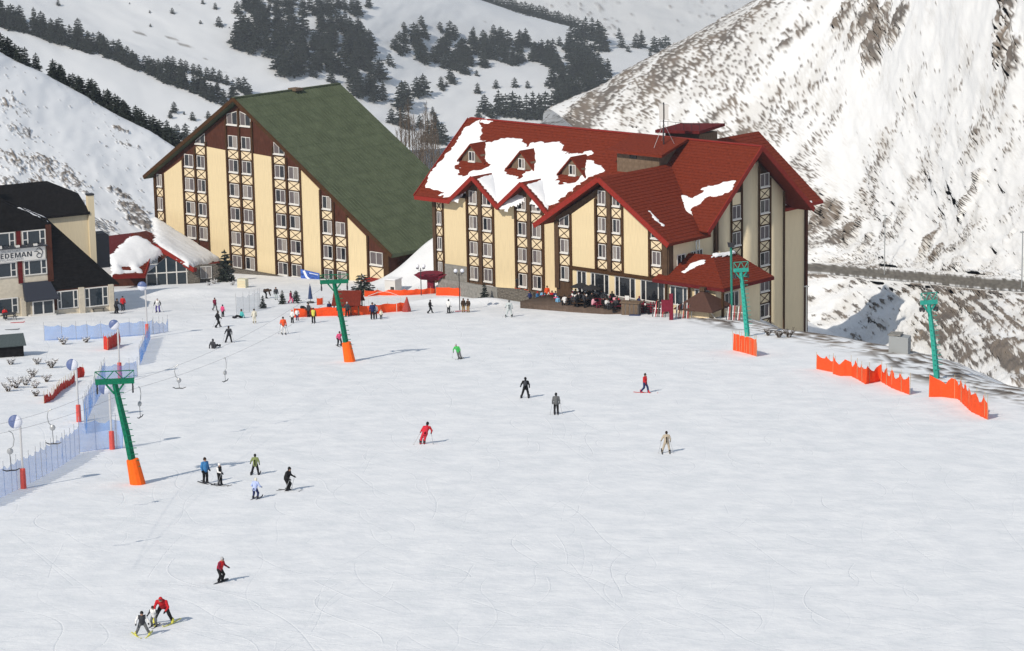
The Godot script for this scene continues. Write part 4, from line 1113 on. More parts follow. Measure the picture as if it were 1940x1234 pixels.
func ski_house() -> void:
	var t := thing("ski_house", "black roofed ski house with white hotel sign across its cream front", "building", LB, deg_to_rad(26))
	var st := begin()
	prism(st, [Vector2(-15, -3), Vector2(.42, -3), Vector2(.42, 10.6), Vector2(-15, 10.6)], -9, 0)
	obj("wall", done(st), M.grey_cream, t)
	# dark gable above the windows
	st = begin()
	prism(st, [Vector2(-15, 10.15), Vector2(.42, 10.15), Vector2(.42, 10.9), Vector2(-5.0, 13.9), Vector2(-9, 16), Vector2(-15, 13)], -9, .12)
	obj("gable", done(st), M.black_roof, t)
	# steep black slope beside the front
	st = begin()
	hexa(st, [Vector3(.42, 2.8, .35), Vector3(8.4, 2.8, .35), Vector3(8.4, 2.8, -7), Vector3(.42, 2.8, -7),
		Vector3(.42, 11.0, -.6), Vector3(.6, 11.0, -.6), Vector3(.6, 11.0, -7), Vector3(.42, 11.0, -7)])
	var sl := obj("steep_roof", done(st), M.black_roof, t)
	st = begin()
	for k in 26:
		var q := k / 26.0
		var x1 := lerpf(8.4, .6, q)
		bar(st, Vector3(.45, lerpf(2.85, 11.0, q), lerpf(.36, -.58, q)), Vector3(x1, lerpf(2.85, 11.0, q), lerpf(.36, -.58, q)), .05, .05)
	obj("shingles", done(st), M.black_roof, sl).set_meta("kind", "stuff")
	st = begin()
	bar(st, Vector3(8.55, 2.75, .2), Vector3(.4, 11.15, -.5), .35, .22)
	bar(st, Vector3(.4, 11.15, -.2), Vector3(-9.0, 16.2, -.2), .9, .22)
	obj("verge", done(st), M.black_roof, t)
	obj("corner_board", b1(Vector3(.1, 3.9, .0), Vector3(.75, 10.6, .22)), M.timber, t)
	# windows and sign
	strip_window(t, -5.9, -3.55, 8.25, 10.1, .02, [.22], [[.22, .5, .45]])
	strip_window(t, -9.9, -6.6, 8.25, 10.1, .02, [-.2, .22], [])
	strip_window(t, -2.7, .08, 8.25, 10.1, .02, [-.27, .26], [[-.5, -.27, .42], [.26, .5, .42]])
	strip_window(t, -5.9, -3.55, 4.85, 6.62, .02, [.22], [[.22, .5, .45]])
	strip_window(t, -9.9, -6.6, 4.85, 6.62, .02, [-.2, .22], [])
	strip_window(t, -2.7, .05, 4.85, 6.62, .02, [-.27, .26], [[-.5, -.27, .42], [.26, .5, .42]])
	obj("timber_post", b1(Vector3(-3.4, 4.0, .02), Vector3(-2.85, 10.2, .1)), M.dark_red, t)
	var bl := obj("balcony_ledge", b1(Vector3(-11, 8.18, .1), Vector3(.1, 8.3, .55)), M.charcoal, t)
	for k in 14: 
		var fb := obj("flower_box", b1(Vector3(-9.9 + k * .7, 8.3, .2), Vector3(-9.45 + k * .7, 8.52 + rng.randf() * .12, .5)), M.charcoal if k % 3 else M.white_paint, t)
	var sg := obj("sign_board", b1(Vector3(-10.4, 6.66, .05), Vector3(-.12, 8.17, .28)), M.white_paint, t)
	var ink := paint(Color(.03, .035, .045), .6)
	var pale_ink := paint(Color(.30, .31, .33), .6)
	lettering(sg, "lettering", "DEDEMAN", .78, Vector3(-6.15, 7.38, .29), ink, true, 1.18)
	lettering(sg, "lettering", "SKI RESORT", .36, Vector3(-5.35, 7.90, .29), pale_ink, false, 1.25)
	lettering(sg, "lettering", "PALANDÖKEN", .36, Vector3(-5.55, 6.92, .29), pale_ink, false, 1.25)
	st = begin()
	var ring := []
	for k in 15:
		var a := TAU * k / 15.0 + .9
		ring.append(Vector3(-.86 + .30 * cos(a), 7.12 + .26 * sin(a), .3))
	var rad := []
	for p in ring: rad.append(.045)
	tube(st, ring, rad, 5)
	tube(st, [Vector3(-1.45, 7.62, .3), Vector3(-1.15, 7.66, .3), Vector3(-.95, 7.5, .3), Vector3(-.82, 7.42, .3)], [.03, .05, .05, .03], 5)
	tube(st, [Vector3(-1.15, 7.82, .3), Vector3(-.92, 8.0, .3), Vector3(-.68, 7.92, .3), Vector3(-.52, 7.7, .3), Vector3(-.42, 7.5, .3), Vector3(-.55, 7.2, .3)], [.03, .05, .05, .05, .05, .03], 5)
	obj("emblem", done(st), ink, sg)
	# porch with dark awning
	st = begin()
	hexa(st, [Vector3(-3.05, 2.0, 1.5), Vector3(.95, 2.0, 1.5), Vector3(.75, 2.0, .1), Vector3(-2.9, 2.0, .1), Vector3(-3.05, 2.16, 1.5), Vector3(.95, 2.16, 1.5), Vector3(.3, 4.05, .12), Vector3(-3.0, 4.05, .12)])
	obj("awning", done(st), M.dark_awning, t)
	obj("porch", b1(Vector3(-2.5, -1, .02), Vector3(.55, .25, 1.2)), M.white_paint, t)
	var gp := obj("door", frame_mesh(2.6, 1.75, [.0], .16), M.white_paint, t)
	gp.position = Vector3(-.95, .25, 1.1)
	obj("pane", b1(Vector3(-1.2, .1, .02), Vector3(1.2, 1.65, .05)), M.glass_blue, gp)
	obj("pilaster", b1(Vector3(-3.3, -1, .02), Vector3(-2.75, 2.3, .3)), M.grey_cream, t)
	# ground floor glazing
	strip_window(t, .95, 3.5, .55, 2.7, .4, [-.32, .28], [[-.5, -.32, .48], [.28, .5, .48]])
	strip_window(t, 4.25, 7.15, .45, 2.75, .4, [-.3, .27], [[-.5, -.3, .46], [.27, .5, .46]])
	strip_window(t, -6.2, -3.6, .6, 2.45, .02, [.23], [[.23, .5, .5]])
	strip_window(t, -9.8, -6.6, .6, 2.45, .02, [-.2, .23], [])
	obj("wall", b1(Vector3(.5, -3, .0), Vector3(7.9, .5, .39)), M.grey_cream, t)
	obj("wall", b1(Vector3(.5, .5, -3), Vector3(7.9, 2.85, .38)), M.timber, t)
	obj("pillar", b1(Vector3(3.55, -2, .38), Vector3(4.2, 2.9, .75)), M.grey_cream, t)
	obj("pillar", b1(Vector3(7.2, -2, .38), Vector3(7.75, 2.9, .75)), M.grey_cream, t)
	# higher block behind with chimney
	obj("wall", b1(Vector3(2.0, 0, -16), Vector3(8.6, 10.25, -8.6)), M.khaki, t)
	st = begin()
	slab(st, Vector3(2.4, 10.2, -8.2), Vector3(8.1, 10.25, -8.2), Vector3(7.6, 12.2, -11), Vector3(4.4, 13.7, -13), .3)
	slab(st, Vector3(-9, 11.5, -8.3), Vector3(2.4, 10.2, -8.21), Vector3(4.4, 13.7, -13), Vector3(-9, 13.6, -13), .3)
	obj("roof", done(st), M.black_roof, t)
	st = begin()
	box(st, Vector3(7.95, 3, -9.1), Vector3(8.7, 12.2, -8.3))
	obj("chimney", done(st), M.khaki, t)
	obj("chimney_cap", b1(Vector3(7.9, 12.2, -9.15), Vector3(8.75, 12.4, -8.25)), M.dark_metal, t)
	obj("chimney", b1(Vector3(-5.6, 11, -9.5), Vector3(-4.5, 15.4, -8.6)), M.khaki, t)
	obj("chimney_cap", b1(Vector3(-5.7, 15.4, -9.6), Vector3(-4.4, 15.65, -8.5)), M.dark_metal, t)
	st = begin()
	for k in 4: bar(st, Vector3(8.7, 9.6 - k * .33, -10 + k * .02), Vector3(11.0, 7.9 - k * .33, -10 + k * .02), .12, .12)
	obj("stair_rail", done(st), M.white_paint, t)
	obj("stair_wall", b1(Vector3(8.7, 3, -12), Vector3(10.9, 7.2, -10.1)), M.charcoal, t)
	snow_blanket("roof_snow", t, Vector3(-2.8, 12.85, -.15), Vector3(.88, -.48, 0), Vector3(0, 0, -1), [Vector2(0, -.3), Vector2(3.4, -.4), Vector2(4.0, .9), Vector2(2.0, .7)], [], .16, .35, .25, 21.0)

func lobby() -> void:
	var base := Vector3(-44.19, -3.96, -348.25)
	var t := thing("lobby", "low lobby with snow covered red roof and glass gable between the buildings", "building", base)
	var q := func(p: Vector3) -> Vector3: return p - base
	var LF: Vector3 = q.call(Vector3(-50.78, -1.73, -344)); var RFL: Vector3 = q.call(Vector3(-47.08, -2.22, -347)); var AP: Vector3 = q.call(Vector3(-46.54, 0.47, -354)); var BK: Vector3 = q.call(Vector3(-49.47, 1.96, -354.23)); var BR: Vector3 = q.call(Vector3(-50.33, -1.03, -374))
	var RF: Vector3 = q.call(Vector3(-41.05, -1.94, -349)); var RR: Vector3 = q.call(Vector3(-38.93, -3.65, -364))
	var st := begin()
	slab(st, LF, RFL, AP, BK, .35)
	var r := obj("roof", done(st), M.red_roof, t)
	st = begin()
	courses(st, LF, RFL, AP, BK, 16, .06)
	obj("shingles", done(st), M.red_roof, r).set_meta("kind", "stuff")
	st = begin()
	slab(st, RF, RR, BR, AP, .35)
	slab(st, AP + Vector3(0, -.02, 0), AP + Vector3(.3, -.02, -.3), BR + Vector3(0, -.02, 0), BK + Vector3(0, -.02, 0), .3)
	obj("roof", done(st), M.red_roof, t)
	st = begin()
	slab(st, q.call(Vector3(-56.03, -1.76, -360)), q.call(Vector3(-50.54, -1.57, -360)), q.call(Vector3(-51.63, -1.56, -376)), q.call(Vector3(-58.41, -2.26, -376)), .3)
	obj("roof", done(st), M.dark_red, t)
	st = begin()
	bar(st, AP + Vector3(.05, -.2, .1), RF + Vector3(.05, -.2, .1), .12, .62)
	bar(st, AP + Vector3(-.02, -.2, .1), RFL + Vector3(0, -.2, .1), .12, .62)
	bar(st, LF + Vector3(0, -.2, .1), RFL + Vector3(0, -.2, .12), .12, .5)
	bar(st, RF + Vector3(0, -.2, .1), RR + Vector3(0, -.2, .1), .12, .5)
	obj("fascia", done(st), M.red_trim, t)
	var eu := (RFL - LF).normalized()
	var ev := (BK - LF).slide(eu).normalized()
	var L := (RFL - LF).length()
	var c := func(p: Vector3) -> Vector2: return Vector2((p - LF).dot(eu), (p - LF).dot(ev))
	var ap: Vector2 = c.call(AP); var bk: Vector2 = c.call(BK)
	snow_blanket("roof_snow", t, LF + Vector3(0, .05, 0), eu, ev, [Vector2(.2, .2), Vector2(L * .95, .3), Vector2(L, ap.y * .25), ap + Vector2(.5, -1.6), ap.lerp(bk, .35), ap.lerp(bk, .8), bk + Vector2(-.6, -.8), Vector2(bk.x * .3 - .5, bk.y * .45)],
		[[Vector2(L * .40, bk.y * .10), Vector2(L * .68, bk.y * .11), Vector2(L * .66, bk.y * .20), Vector2(L * .40, bk.y * .19)]], .25, .35, .25, 31.0)
	eu = (RR - RF).normalized()
	ev = (AP - RF).slide(eu).normalized()
	var c2 := func(p: Vector3) -> Vector2: return Vector2((p - RF).dot(eu), (p - RF).dot(ev))
	snow_blanket("roof_snow", t, RF + Vector3(0, .05, 0), eu, ev, [Vector2(1.5, .3), c2.call(RR) + Vector2(-.1, .2), c2.call(BR) + Vector2(-.3, -.2), c2.call(AP) + Vector2(1.0, .0), Vector2(.3, .8)], [], .25, .45, .3, 33.0)
	# glass gable
	var x0 := q.call(Vector3(-47.21, -4.05, -349)) as Vector3
	var g := Node3D.new()
	g.name = "glass_gable"
	t.add_child(g)
	g.position = Vector3(x0.x, x0.y, x0.z)
	g.rotation.y = deg_to_rad(14)
	st = begin()
	prism(st, [Vector2(0, -1), Vector2(5.4, -1), Vector2(5.4, 2.0), Vector2(2.9, 3.7), Vector2(0, 1.5)], -.2, 0)
	obj("glass", done(st), M.glass_blue, g)
	for k in 5: obj("mullion", b1(Vector3(.0 + k * 1.3, -.8, .0), Vector3(.13 + k * 1.3, [1.5, 2.5, 3.4, 2.9, 2.0][k], .1)), M.white_paint, g)
	obj("transom", b1(Vector3(0, 1.45, .002), Vector3(5.4, 1.6, .09)), M.white_paint, g)
	obj("wall", b1(Vector3(-5.2, -1.5, -.6), Vector3(0, 1.5, -.3)), M.timber, g)
	obj("stone_pillar", b1(Vector3(5.4, -1.5, -.6), Vector3(6.9, 2.1, .25)), M.stone, g)
	obj("wall", b1(Vector3(6.9, -1.5, -1.2), Vector3(10.4, 2.1, -.8)), M.stone, g)
	var w := obj("window", frame_mesh(1.5, 1.6, [.0]), M.white_paint, g)
	w.position = Vector3(7.9, .3, -.78)
	obj("pane", b1(Vector3(-.65, .1, .02), Vector3(.65, 1.5, .04)), M.curtain_pale, w)

# ---------------------------------------------------------------- lifts
func tower(at: Vector3, turn: float, h: float, lean: float, m: Material, label: String, padded: bool, arm: float, truss: float) -> Node3D:
	var t := thing("lift_tower", label, "lift tower", at, turn)
	var top := Vector3(-lean, h, 0)
	var st := begin()
	tube(st, [Vector3(0, -.6, 0), top * .5, top + Vector3(0, -.2, 0)], [.30, .26, .20], 4)
	obj("pole", done(st), m, t)
	st = begin()
	for k in range(3, int(h * 2.2)):
		var p := top * (k / (h * 2.2))
		bar(st, p + Vector3(.2, 0, .28), p + Vector3(.5, 0, .28), .05, .05)
	for k in range(2, int(h * 2.2)):
		var p := top * (k / (h * 2.2))
		cbox(st, p + Vector3(0, 0, .02), Vector3(.56 - .02 * k, .05, .56 - .02 * k))
	obj("rungs", done(st), m, t).set_meta("kind", "stuff")
	if padded:
		st = begin()
		tube(st, [Vector3(.02, -.4, 0), Vector3(-lean * .01, 0, 0), top * .24, top * .245], [.52, .56, .44, .3], 12)
		obj("padding", done(st), M.orange_pad, t)
	st = begin()
	box(st, top + Vector3(-arm * .5, -.18, -.16), top + Vector3(arm * .5, .18, .16))
	for s in [-1, 1]: bar(st, top + Vector3(s * .08, -.9, 0), top + Vector3(s * .62, -.2, 0), .12, .14, Vector3.BACK)
	obj("cross_arm", done(st), m, t)
	st = begin()
	var y := truss
	bar(st, top + Vector3(-arm * .5, y, 0), top + Vector3(arm * .5, y, 0), .06, .06)
	for e in [[-.5, -.22], [-.22, -.02], [.02, .22], [.22, .5]]:
		var up: bool = e[0] == -.5 or e[0] == .02
		bar(st, top + Vector3(e[0] * arm, y if up else .15, 0), top + Vector3(e[1] * arm, .15 if up else y, 0), .06, .06, Vector3.BACK)
	bar(st, top + Vector3(-arm * .5, y, 0), top + Vector3(-arm * .5, .1, 0), .04, .04)
	bar(st, top + Vector3(arm * .5, y, 0), top + Vector3(arm * .5, .1, 0), .04, .04)
	obj("rail", done(st), m, t)
	for s in [-1, 1]:
		st = begin()
		var c: Vector3 = top + Vector3(s * (arm * .5 - .12), -.45, 0)
		rod(st, c + Vector3(0, .3, 0), c + Vector3(0, -.25, 0), .06)
		for k in 2: tube(st, [c + Vector3(-.05, -.25 + .1 * k, -.35 + .7 * k), c + Vector3(.05, -.25 + .1 * k, -.35 + .7 * k)], [.22, .22], 10)
		bar(st, c + Vector3(0, -.25, -.4), c + Vector3(0, -.15, .4), .08, .1)
		obj("sheave", done(st), M.dark_metal, t)
	return t

func cable_point(a: Vector3, b: Vector3, sag: float, s: float) -> Vector3:
	return a.lerp(b, s) - Vector3(0, sag * 4.0 * s * (1.0 - s), 0)

func cable(a: Vector3, b: Vector3, sag: float, label: String) -> void:
	var st := begin()
	var pts := []
	var rad := []
	for k in 25:
		pts.append(cable_point(a, b, sag, k / 24.0)); rad.append(.008)
	tube(st, pts, rad, 5)
	tag(obj("lift_cable", done(st), M.cable), label, "cable")

func hanger(at: Vector3, drop: float, label: String, group: String, flip := 1.0, bar_turn := 0.0) -> void:
	var t := thing("lift_hanger", label, "T-bar", at, bar_turn, group)
	var st := begin()
	tube(st, [Vector3(0, .05, 0), Vector3(-.22 * flip, -.12, 0), Vector3(-.3 * flip, -.5, 0), Vector3(-.22 * flip, -.9, 0), Vector3(0, -1.12, 0)], [.035, .035, .035, .035, .035], 6)
	obj("curved_arm", done(st), M.metal, t)
	st = begin()
	ball(st, Vector3(.02, -1.22, 0), Vector3(.2, .2, .14), 10, 6)
	obj("spring_box", done(st), M.metal, t)
	st = begin()
	rod(st, Vector3(0, -1.4, 0), Vector3(.03, -1.3 - drop, 0), .022)
	obj("rope", done(st), M.cable, t)
	st = begin()
	tube(st, [Vector3(-.5, -1.22 - drop, 0), Vector3(-.25, -1.32 - drop, 0), Vector3(.03, -1.3 - drop, 0), Vector3(.3, -1.32 - drop, 0), Vector3(.55, -1.22 - drop, 0)], [.03, .04, .045, .04, .03], 6)
	obj("t_bar", done(st), M.dark_metal, t)

func slope_lamp(at: Vector3, h: float, turn: float, label: String) -> void:
	var t := thing("slope_lamp", label, "lamp post", at, 0, "lamps along the left edge of the slope")
	var st := begin()
	rod(st, Vector3(0, -.5, 0), Vector3(0, h - .3, 0), .085, 8)
	obj("pole", done(st), M.pale_metal, t)
	st = begin()
	tube(st, [Vector3(0, -.2, 0), Vector3(0, .1, 0), Vector3(0, 1.45, 0), Vector3(0, 1.5, 0)], [.2, .22, .2, .1], 9)
	obj("padding", done(st), M.red_pad, t)
	var hd := Node3D.new()
	hd.name = "head"
	t.add_child(hd)
	hd.position = Vector3(-.32, h, 0)
	hd.rotation.z = turn
	st = begin()
	for half in 1: half_ball(st, .51, 1.0)
	obj("hood", done(st), M.lamp_blue, hd)
	st = begin()
	half_ball(st, .505, -1.0)
	obj("diffuser", done(st), M.lamp_white, hd)

func half_ball(st: SurfaceTool, r: float, side: float) -> void:
	for i in 5:
		for k in 14:
			var f := func(ii: int, kk: int) -> Vector3:
				var a := PI * .5 * ii / 5.0
				var b := TAU * kk / 14.0
				return Vector3(cos(a) * cos(b) * r, side * sin(a) * r, cos(a) * sin(b) * r * .55)
			quad(st, f.call(i, k), f.call(i, k + 1), f.call(i + 1, k + 1), f.call(i + 1, k))

# ---------------------------------------------------------------- nets on poles
func net_fence(called: String, label: String, line: Array, h: float, m: Material, gap: float, pole_m: Material, over: float, ragged := .12, group := "") -> void:
	var first := gpt(line[0].x, line[0].y)
	var t := thing(called, label, "net fence", first, 0, group)
	var pts := []
	for i in line.size() - 1:
		var a: Vector2 = line[i]
		var b: Vector2 = line[i + 1]
		var n := maxi(1, int(a.distance_to(b) / .35))
		for k in n: pts.append(a.lerp(b, float(k) / n))
	pts.append(line[-1])
	var st := SurfaceTool.new()
	st.begin(Mesh.PRIMITIVE_TRIANGLES)
	var run := 0.0
	var rows := []
	for i in pts.size():
		if i: run += pts[i].distance_to(pts[i - 1])
		var p: Vector2 = pts[i]
		var sag := absf(sin(run / gap * PI))
		var col := []
		for j in 5:
			var y := j / 4.0
			var hh := h * (1.0 - ragged * sag * (1.0 + n_fine.get_noise_2d(run * 3.0, 5.0)))
			var bow := .10 * sag * sin(y * PI) * (1.0 + 2.0 * n_fine.get_noise_2d(run * 4.0, h)) + .05 * sin(run * 5.0 + y)
			col.append(gpt(p.x + bow, p.y + bow, -.08 + y * hh) - first)
		rows.append(col)
	for i in rows.size() - 1:
		for j in 4: quad(st, rows[i][j], rows[i + 1][j], rows[i + 1][j + 1], rows[i][j + 1])
	st.generate_normals()
	obj("net", st.commit(), m, t)
	run = 0.0
	var nxt := 0.0
	for i in pts.size():
		if i: run += pts[i].distance_to(pts[i - 1])
		if run >= nxt or i == pts.size() - 1:
			nxt += gap
			var s2 := begin()
			var b := gpt(pts[i].x, pts[i].y) - first
			rod(s2, b - Vector3(0, .3, 0), b + Vector3(rng.randf_range(-.06, .06), h + over * rng.randf_range(.6, 1.2), 0), .02, 5)
			obj("pole", done(s2), pole_m, t)

func lines_and_lifts() -> void:
	var t1 := Vector3(-27.05, 11.16, -190.72)
	var t2 := Vector3(-15.91, 4.29, -262.26)
	tower(t1, .12, 7.6, 1.3, M.green_paint, "green lift tower with orange padded base beside the blue nets", true, 2.75, .75)
	tower(t2, .12, 8.0, 1.3, M.green_paint, "green lift tower with orange padded base near the red kiosk", true, 2.75, .7)
	tower(Vector3(24.41, 2.78, -278.07), .25, 7.0, .75, M.teal_paint, "turquoise lift tower in front of the brown roofed kiosk", false, 1.55, .85)
	tower(Vector3(38.27, 6.33, -241.06), .25, 7.1, .95, M.teal_paint, "turquoise lift tower at the right edge of the slope", false, 1.55, .85)
	var ca := [[Vector3(-29.59, 18.14, -190.42), Vector3(-18.44, 11.67, -261.96), 1.1], [Vector3(-27.1, 18.14, -190.72), Vector3(-15.95, 11.67, -262.26), 1.1], [Vector3(-32.01, 25.49, -148), Vector3(-29.59, 18.14, -190.42), 0.5], [Vector3(-31.51, 24.75, -149), Vector3(-27.1, 18.14, -190.72), 0.5]]
	var names := ["left haul cable from the lower green tower towards the far green tower", "right haul cable between the two green lift towers", "haul cable leaving the frame at the left, outer strand", "haul cable leaving the frame at the left, inner strand"]
	for i in ca.size(): cable(ca[i][0], ca[i][1], ca[i][2], names[i])
	hanger(Vector3(-26.36, 15.36, -211.16), 0.55, "T-bar hanging midway on the left cable between the green towers", "", 1.0, 0.0)
	hanger(Vector3(-23.19, 14.88, -215.76), 0.6, "T-bar hanging midway on the right cable, nearer the skiers", "", -1.0, 1.2)
	hanger(Vector3(-26.87, 17.93, -192.15), 0.9, "T-bar hanging from the right arm of the near green tower", "", -1.0, 1.3)
	hanger(Vector3(-30.42, 20.21, -175.89), 1.0, "T-bar with its wide crossbar seen left of the near green tower", "", 1.0, 0.0)
	hanger(Vector3(-30.33, 22.59, -160.16), 1.1, "T-bar at the left frame edge above the blue net", "", -1.0, 0.3)
	slope_lamp(Vector3(-38.94, 1.94, -286.84), 5.6, -.1, "round slope lamp with blue hood uppermost, nearest the lobby")
	slope_lamp(Vector3(-37.05, 5.22, -252.58), 5.1, .75, "round slope lamp beside the bunched red net behind blue fence")
	slope_lamp(Vector3(-36.33, 8.06, -223.08), 4.9, 1.35, "round slope lamp with orange padding right of long red net")
	slope_lamp(Vector3(-31.3, 9.56, -207.41), 4.9, 1.4, "round slope lamp right behind the near green tower")
	slope_lamp(Vector3(-35.06, 11.28, -189.54), 4.9, 1.3, "nearest round slope lamp, lowest at the left frame edge")
	# blue safety nets
	net_fence("safety_net", "blue safety net standing along the upper edge below the ski house", [Vector2(-49.72, -285.56), Vector2(-47.23, -286.16), Vector2(-44.51, -286.73), Vector2(-41.34, -288.24), Vector2(-38.71, -289.87)], 1.75, M.blue_net, 1.5, M.metal, .25)
	net_fence("safety_net", "end piece of blue net sloping down to the snow bank", [Vector2(-38.71, -289.87), Vector2(-38.04, -291.32), Vector2(-37.42, -292.26)], 1.6, M.blue_net, .9, M.metal, .25, .3)
	net_fence("safety_net", "blue net running downhill from the upper corner post", [Vector2(-38.52, -285.76), Vector2(-37.41, -273.09), Vector2(-36.51, -262.34)], 1.7, M.blue_net, 1.5, M.metal, .25)
	net_fence("safety_net", "short blue net across behind the padded lamp", [Vector2(-38.36, -249.64), Vector2(-36.92, -250.99), Vector2(-35.48, -253.15)], 1.7, M.blue_net, 1.6, M.metal, .25)
	net_fence("safety_net", "long folded blue net falling beside the near green tower", [Vector2(-37.73, -248.02), Vector2(-36.99, -239.09), Vector2(-36.28, -229.45), Vector2(-35.55, -221.13), Vector2(-34.67, -216.25)], 2.3, M.blue_net, 1.5, M.metal, .25)
	net_fence("safety_net", "blue net at the foot of the near green tower", [Vector2(-33.64, -206.08), Vector2(-32.22, -207.52), Vector2(-30.55, -207.86)], 2.6, M.blue_net, 1.5, M.metal, .25)
	net_fence("safety_net", "nearest blue net leading out of the left frame edge", [Vector2(-33.56, -205.54), Vector2(-33.99, -199.41), Vector2(-34.93, -192.28), Vector2(-36.00, -185.65), Vector2(-36.80, -180.24)], 2.3, M.blue_net, 1.35, M.metal, .25)
	net_fence("wind_net", "pale transparent net screen above the beginners' area", [Vector2(-31.67, -309.65), Vector2(-30.34, -313.00), Vector2(-29.61, -316.53)], 2.2, M.pale_net, 1.6, M.metal, .3)
	# orange and red nets
	net_fence("snow_net", "orange net wrapped before the turquoise tower by the kiosk", [Vector2(21.86, -265.75), Vector2(22.42, -264.31), Vector2(23.08, -262.44), Vector2(23.70, -260.16)], 1.85, M.orange_net, .6, M.bamboo, .25, .06)
	net_fence("snow_net", "orange net, farthest left of the right hand row", [Vector2(28.33, -249.88), Vector2(28.92, -248.60), Vector2(29.70, -246.91)], 1.5, M.orange_net, 1.8, M.bamboo, .1, .2)
	net_fence("snow_net", "torn orange net with leaning poles in the right hand row", [Vector2(29.42, -246.16), Vector2(29.90, -244.55), Vector2(30.85, -244.41), Vector2(31.13, -242.08), Vector2(31.40, -238.32), Vector2(32.29, -239.67), Vector2(32.99, -240.32), Vector2(33.36, -235.51), Vector2(34.25, -230.82)], 1.75, M.orange_net, 2.3, M.bamboo, .2, .32)
	net_fence("snow_net", "orange net nearest the right frame edge", [Vector2(35.65, -229.25), Vector2(36.76, -229.10), Vector2(37.87, -227.60), Vector2(37.68, -219.82), Vector2(38.20, -215.14)], 2.0, M.orange_net, 2.4, M.bamboo, .15, .28)
	net_fence("snow_net", "bunched red net beside a padded lamp below the blue fence", [Vector2(-42.12, -276.61), Vector2(-41.54, -275.58), Vector2(-41.37, -277.44), Vector2(-40.94, -280.24)], 1.6, M.red_net, .8, M.bamboo, .1, .15)
	net_fence("snow_net", "long sagging red net left of the blue fence", [Vector2(-41.22, -234.78), Vector2(-40.88, -237.50), Vector2(-41.11, -243.26), Vector2(-41.00, -247.72), Vector2(-41.00, -250.79)], 1.0, M.red_net, 1.0, M.bamboo, .15, .35)
	net_fence("snow_net", "tall end of red net beside the long sagging one", [Vector2(-41.17, -253.17), Vector2(-40.99, -253.94), Vector2(-40.75, -254.30)], 1.1, M.red_net, .8, M.bamboo, .1, .1)
	net_fence("snow_net", "orange net fence in front of the red kiosk", [Vector2(-24.74, -304.96), Vector2(-22.77, -305.77), Vector2(-20.98, -306.04), Vector2(-18.59, -306.20), Vector2(-16.23, -306.95), Vector2(-14.21, -308.95), Vector2(-12.36, -309.82)], 1.15, M.orange_net, 1.9, M.bamboo, .1, .08)
	net_fence("snow_net", "orange net fence behind the white marquee frame", [Vector2(-17.95, -328.51), Vector2(-16.06, -329.50), Vector2(-13.46, -329.01), Vector2(-10.91, -329.88), Vector2(-9.26, -330.92)], .85, M.orange_net, 1.7, M.bamboo, .1, .2)
	net_fence("snow_net", "orange net panel beside the maroon lift station", [Vector2(-9.19, -328.21), Vector2(-7.64, -327.92), Vector2(-5.43, -326.17)], 1.1, M.orange_net, 1.5, M.bamboo, .1, .06)
	net_fence("snow_net", "orange net panel at the left end of the sun terrace", [Vector2(0.37, -321.82), Vector2(1.18, -320.38), Vector2(2.05, -318.94)], 1.5, M.orange_net, 1.2, M.bamboo, .1, .06)
	net_fence("snow_net", "low orange net between the crowd and the snow", [Vector2(4.18, -319.19), Vector2(5.26, -316.45), Vector2(5.96, -314.45)], .7, M.orange_net, 1.2, M.bamboo, .1, .25)
	net_fence("snow_net", "orange net scrap behind the dark spruces", [Vector2(-23.09, -319.09), Vector2(-22.37, -319.59)], .9, M.orange_net, .9, M.bamboo, .1, .1)

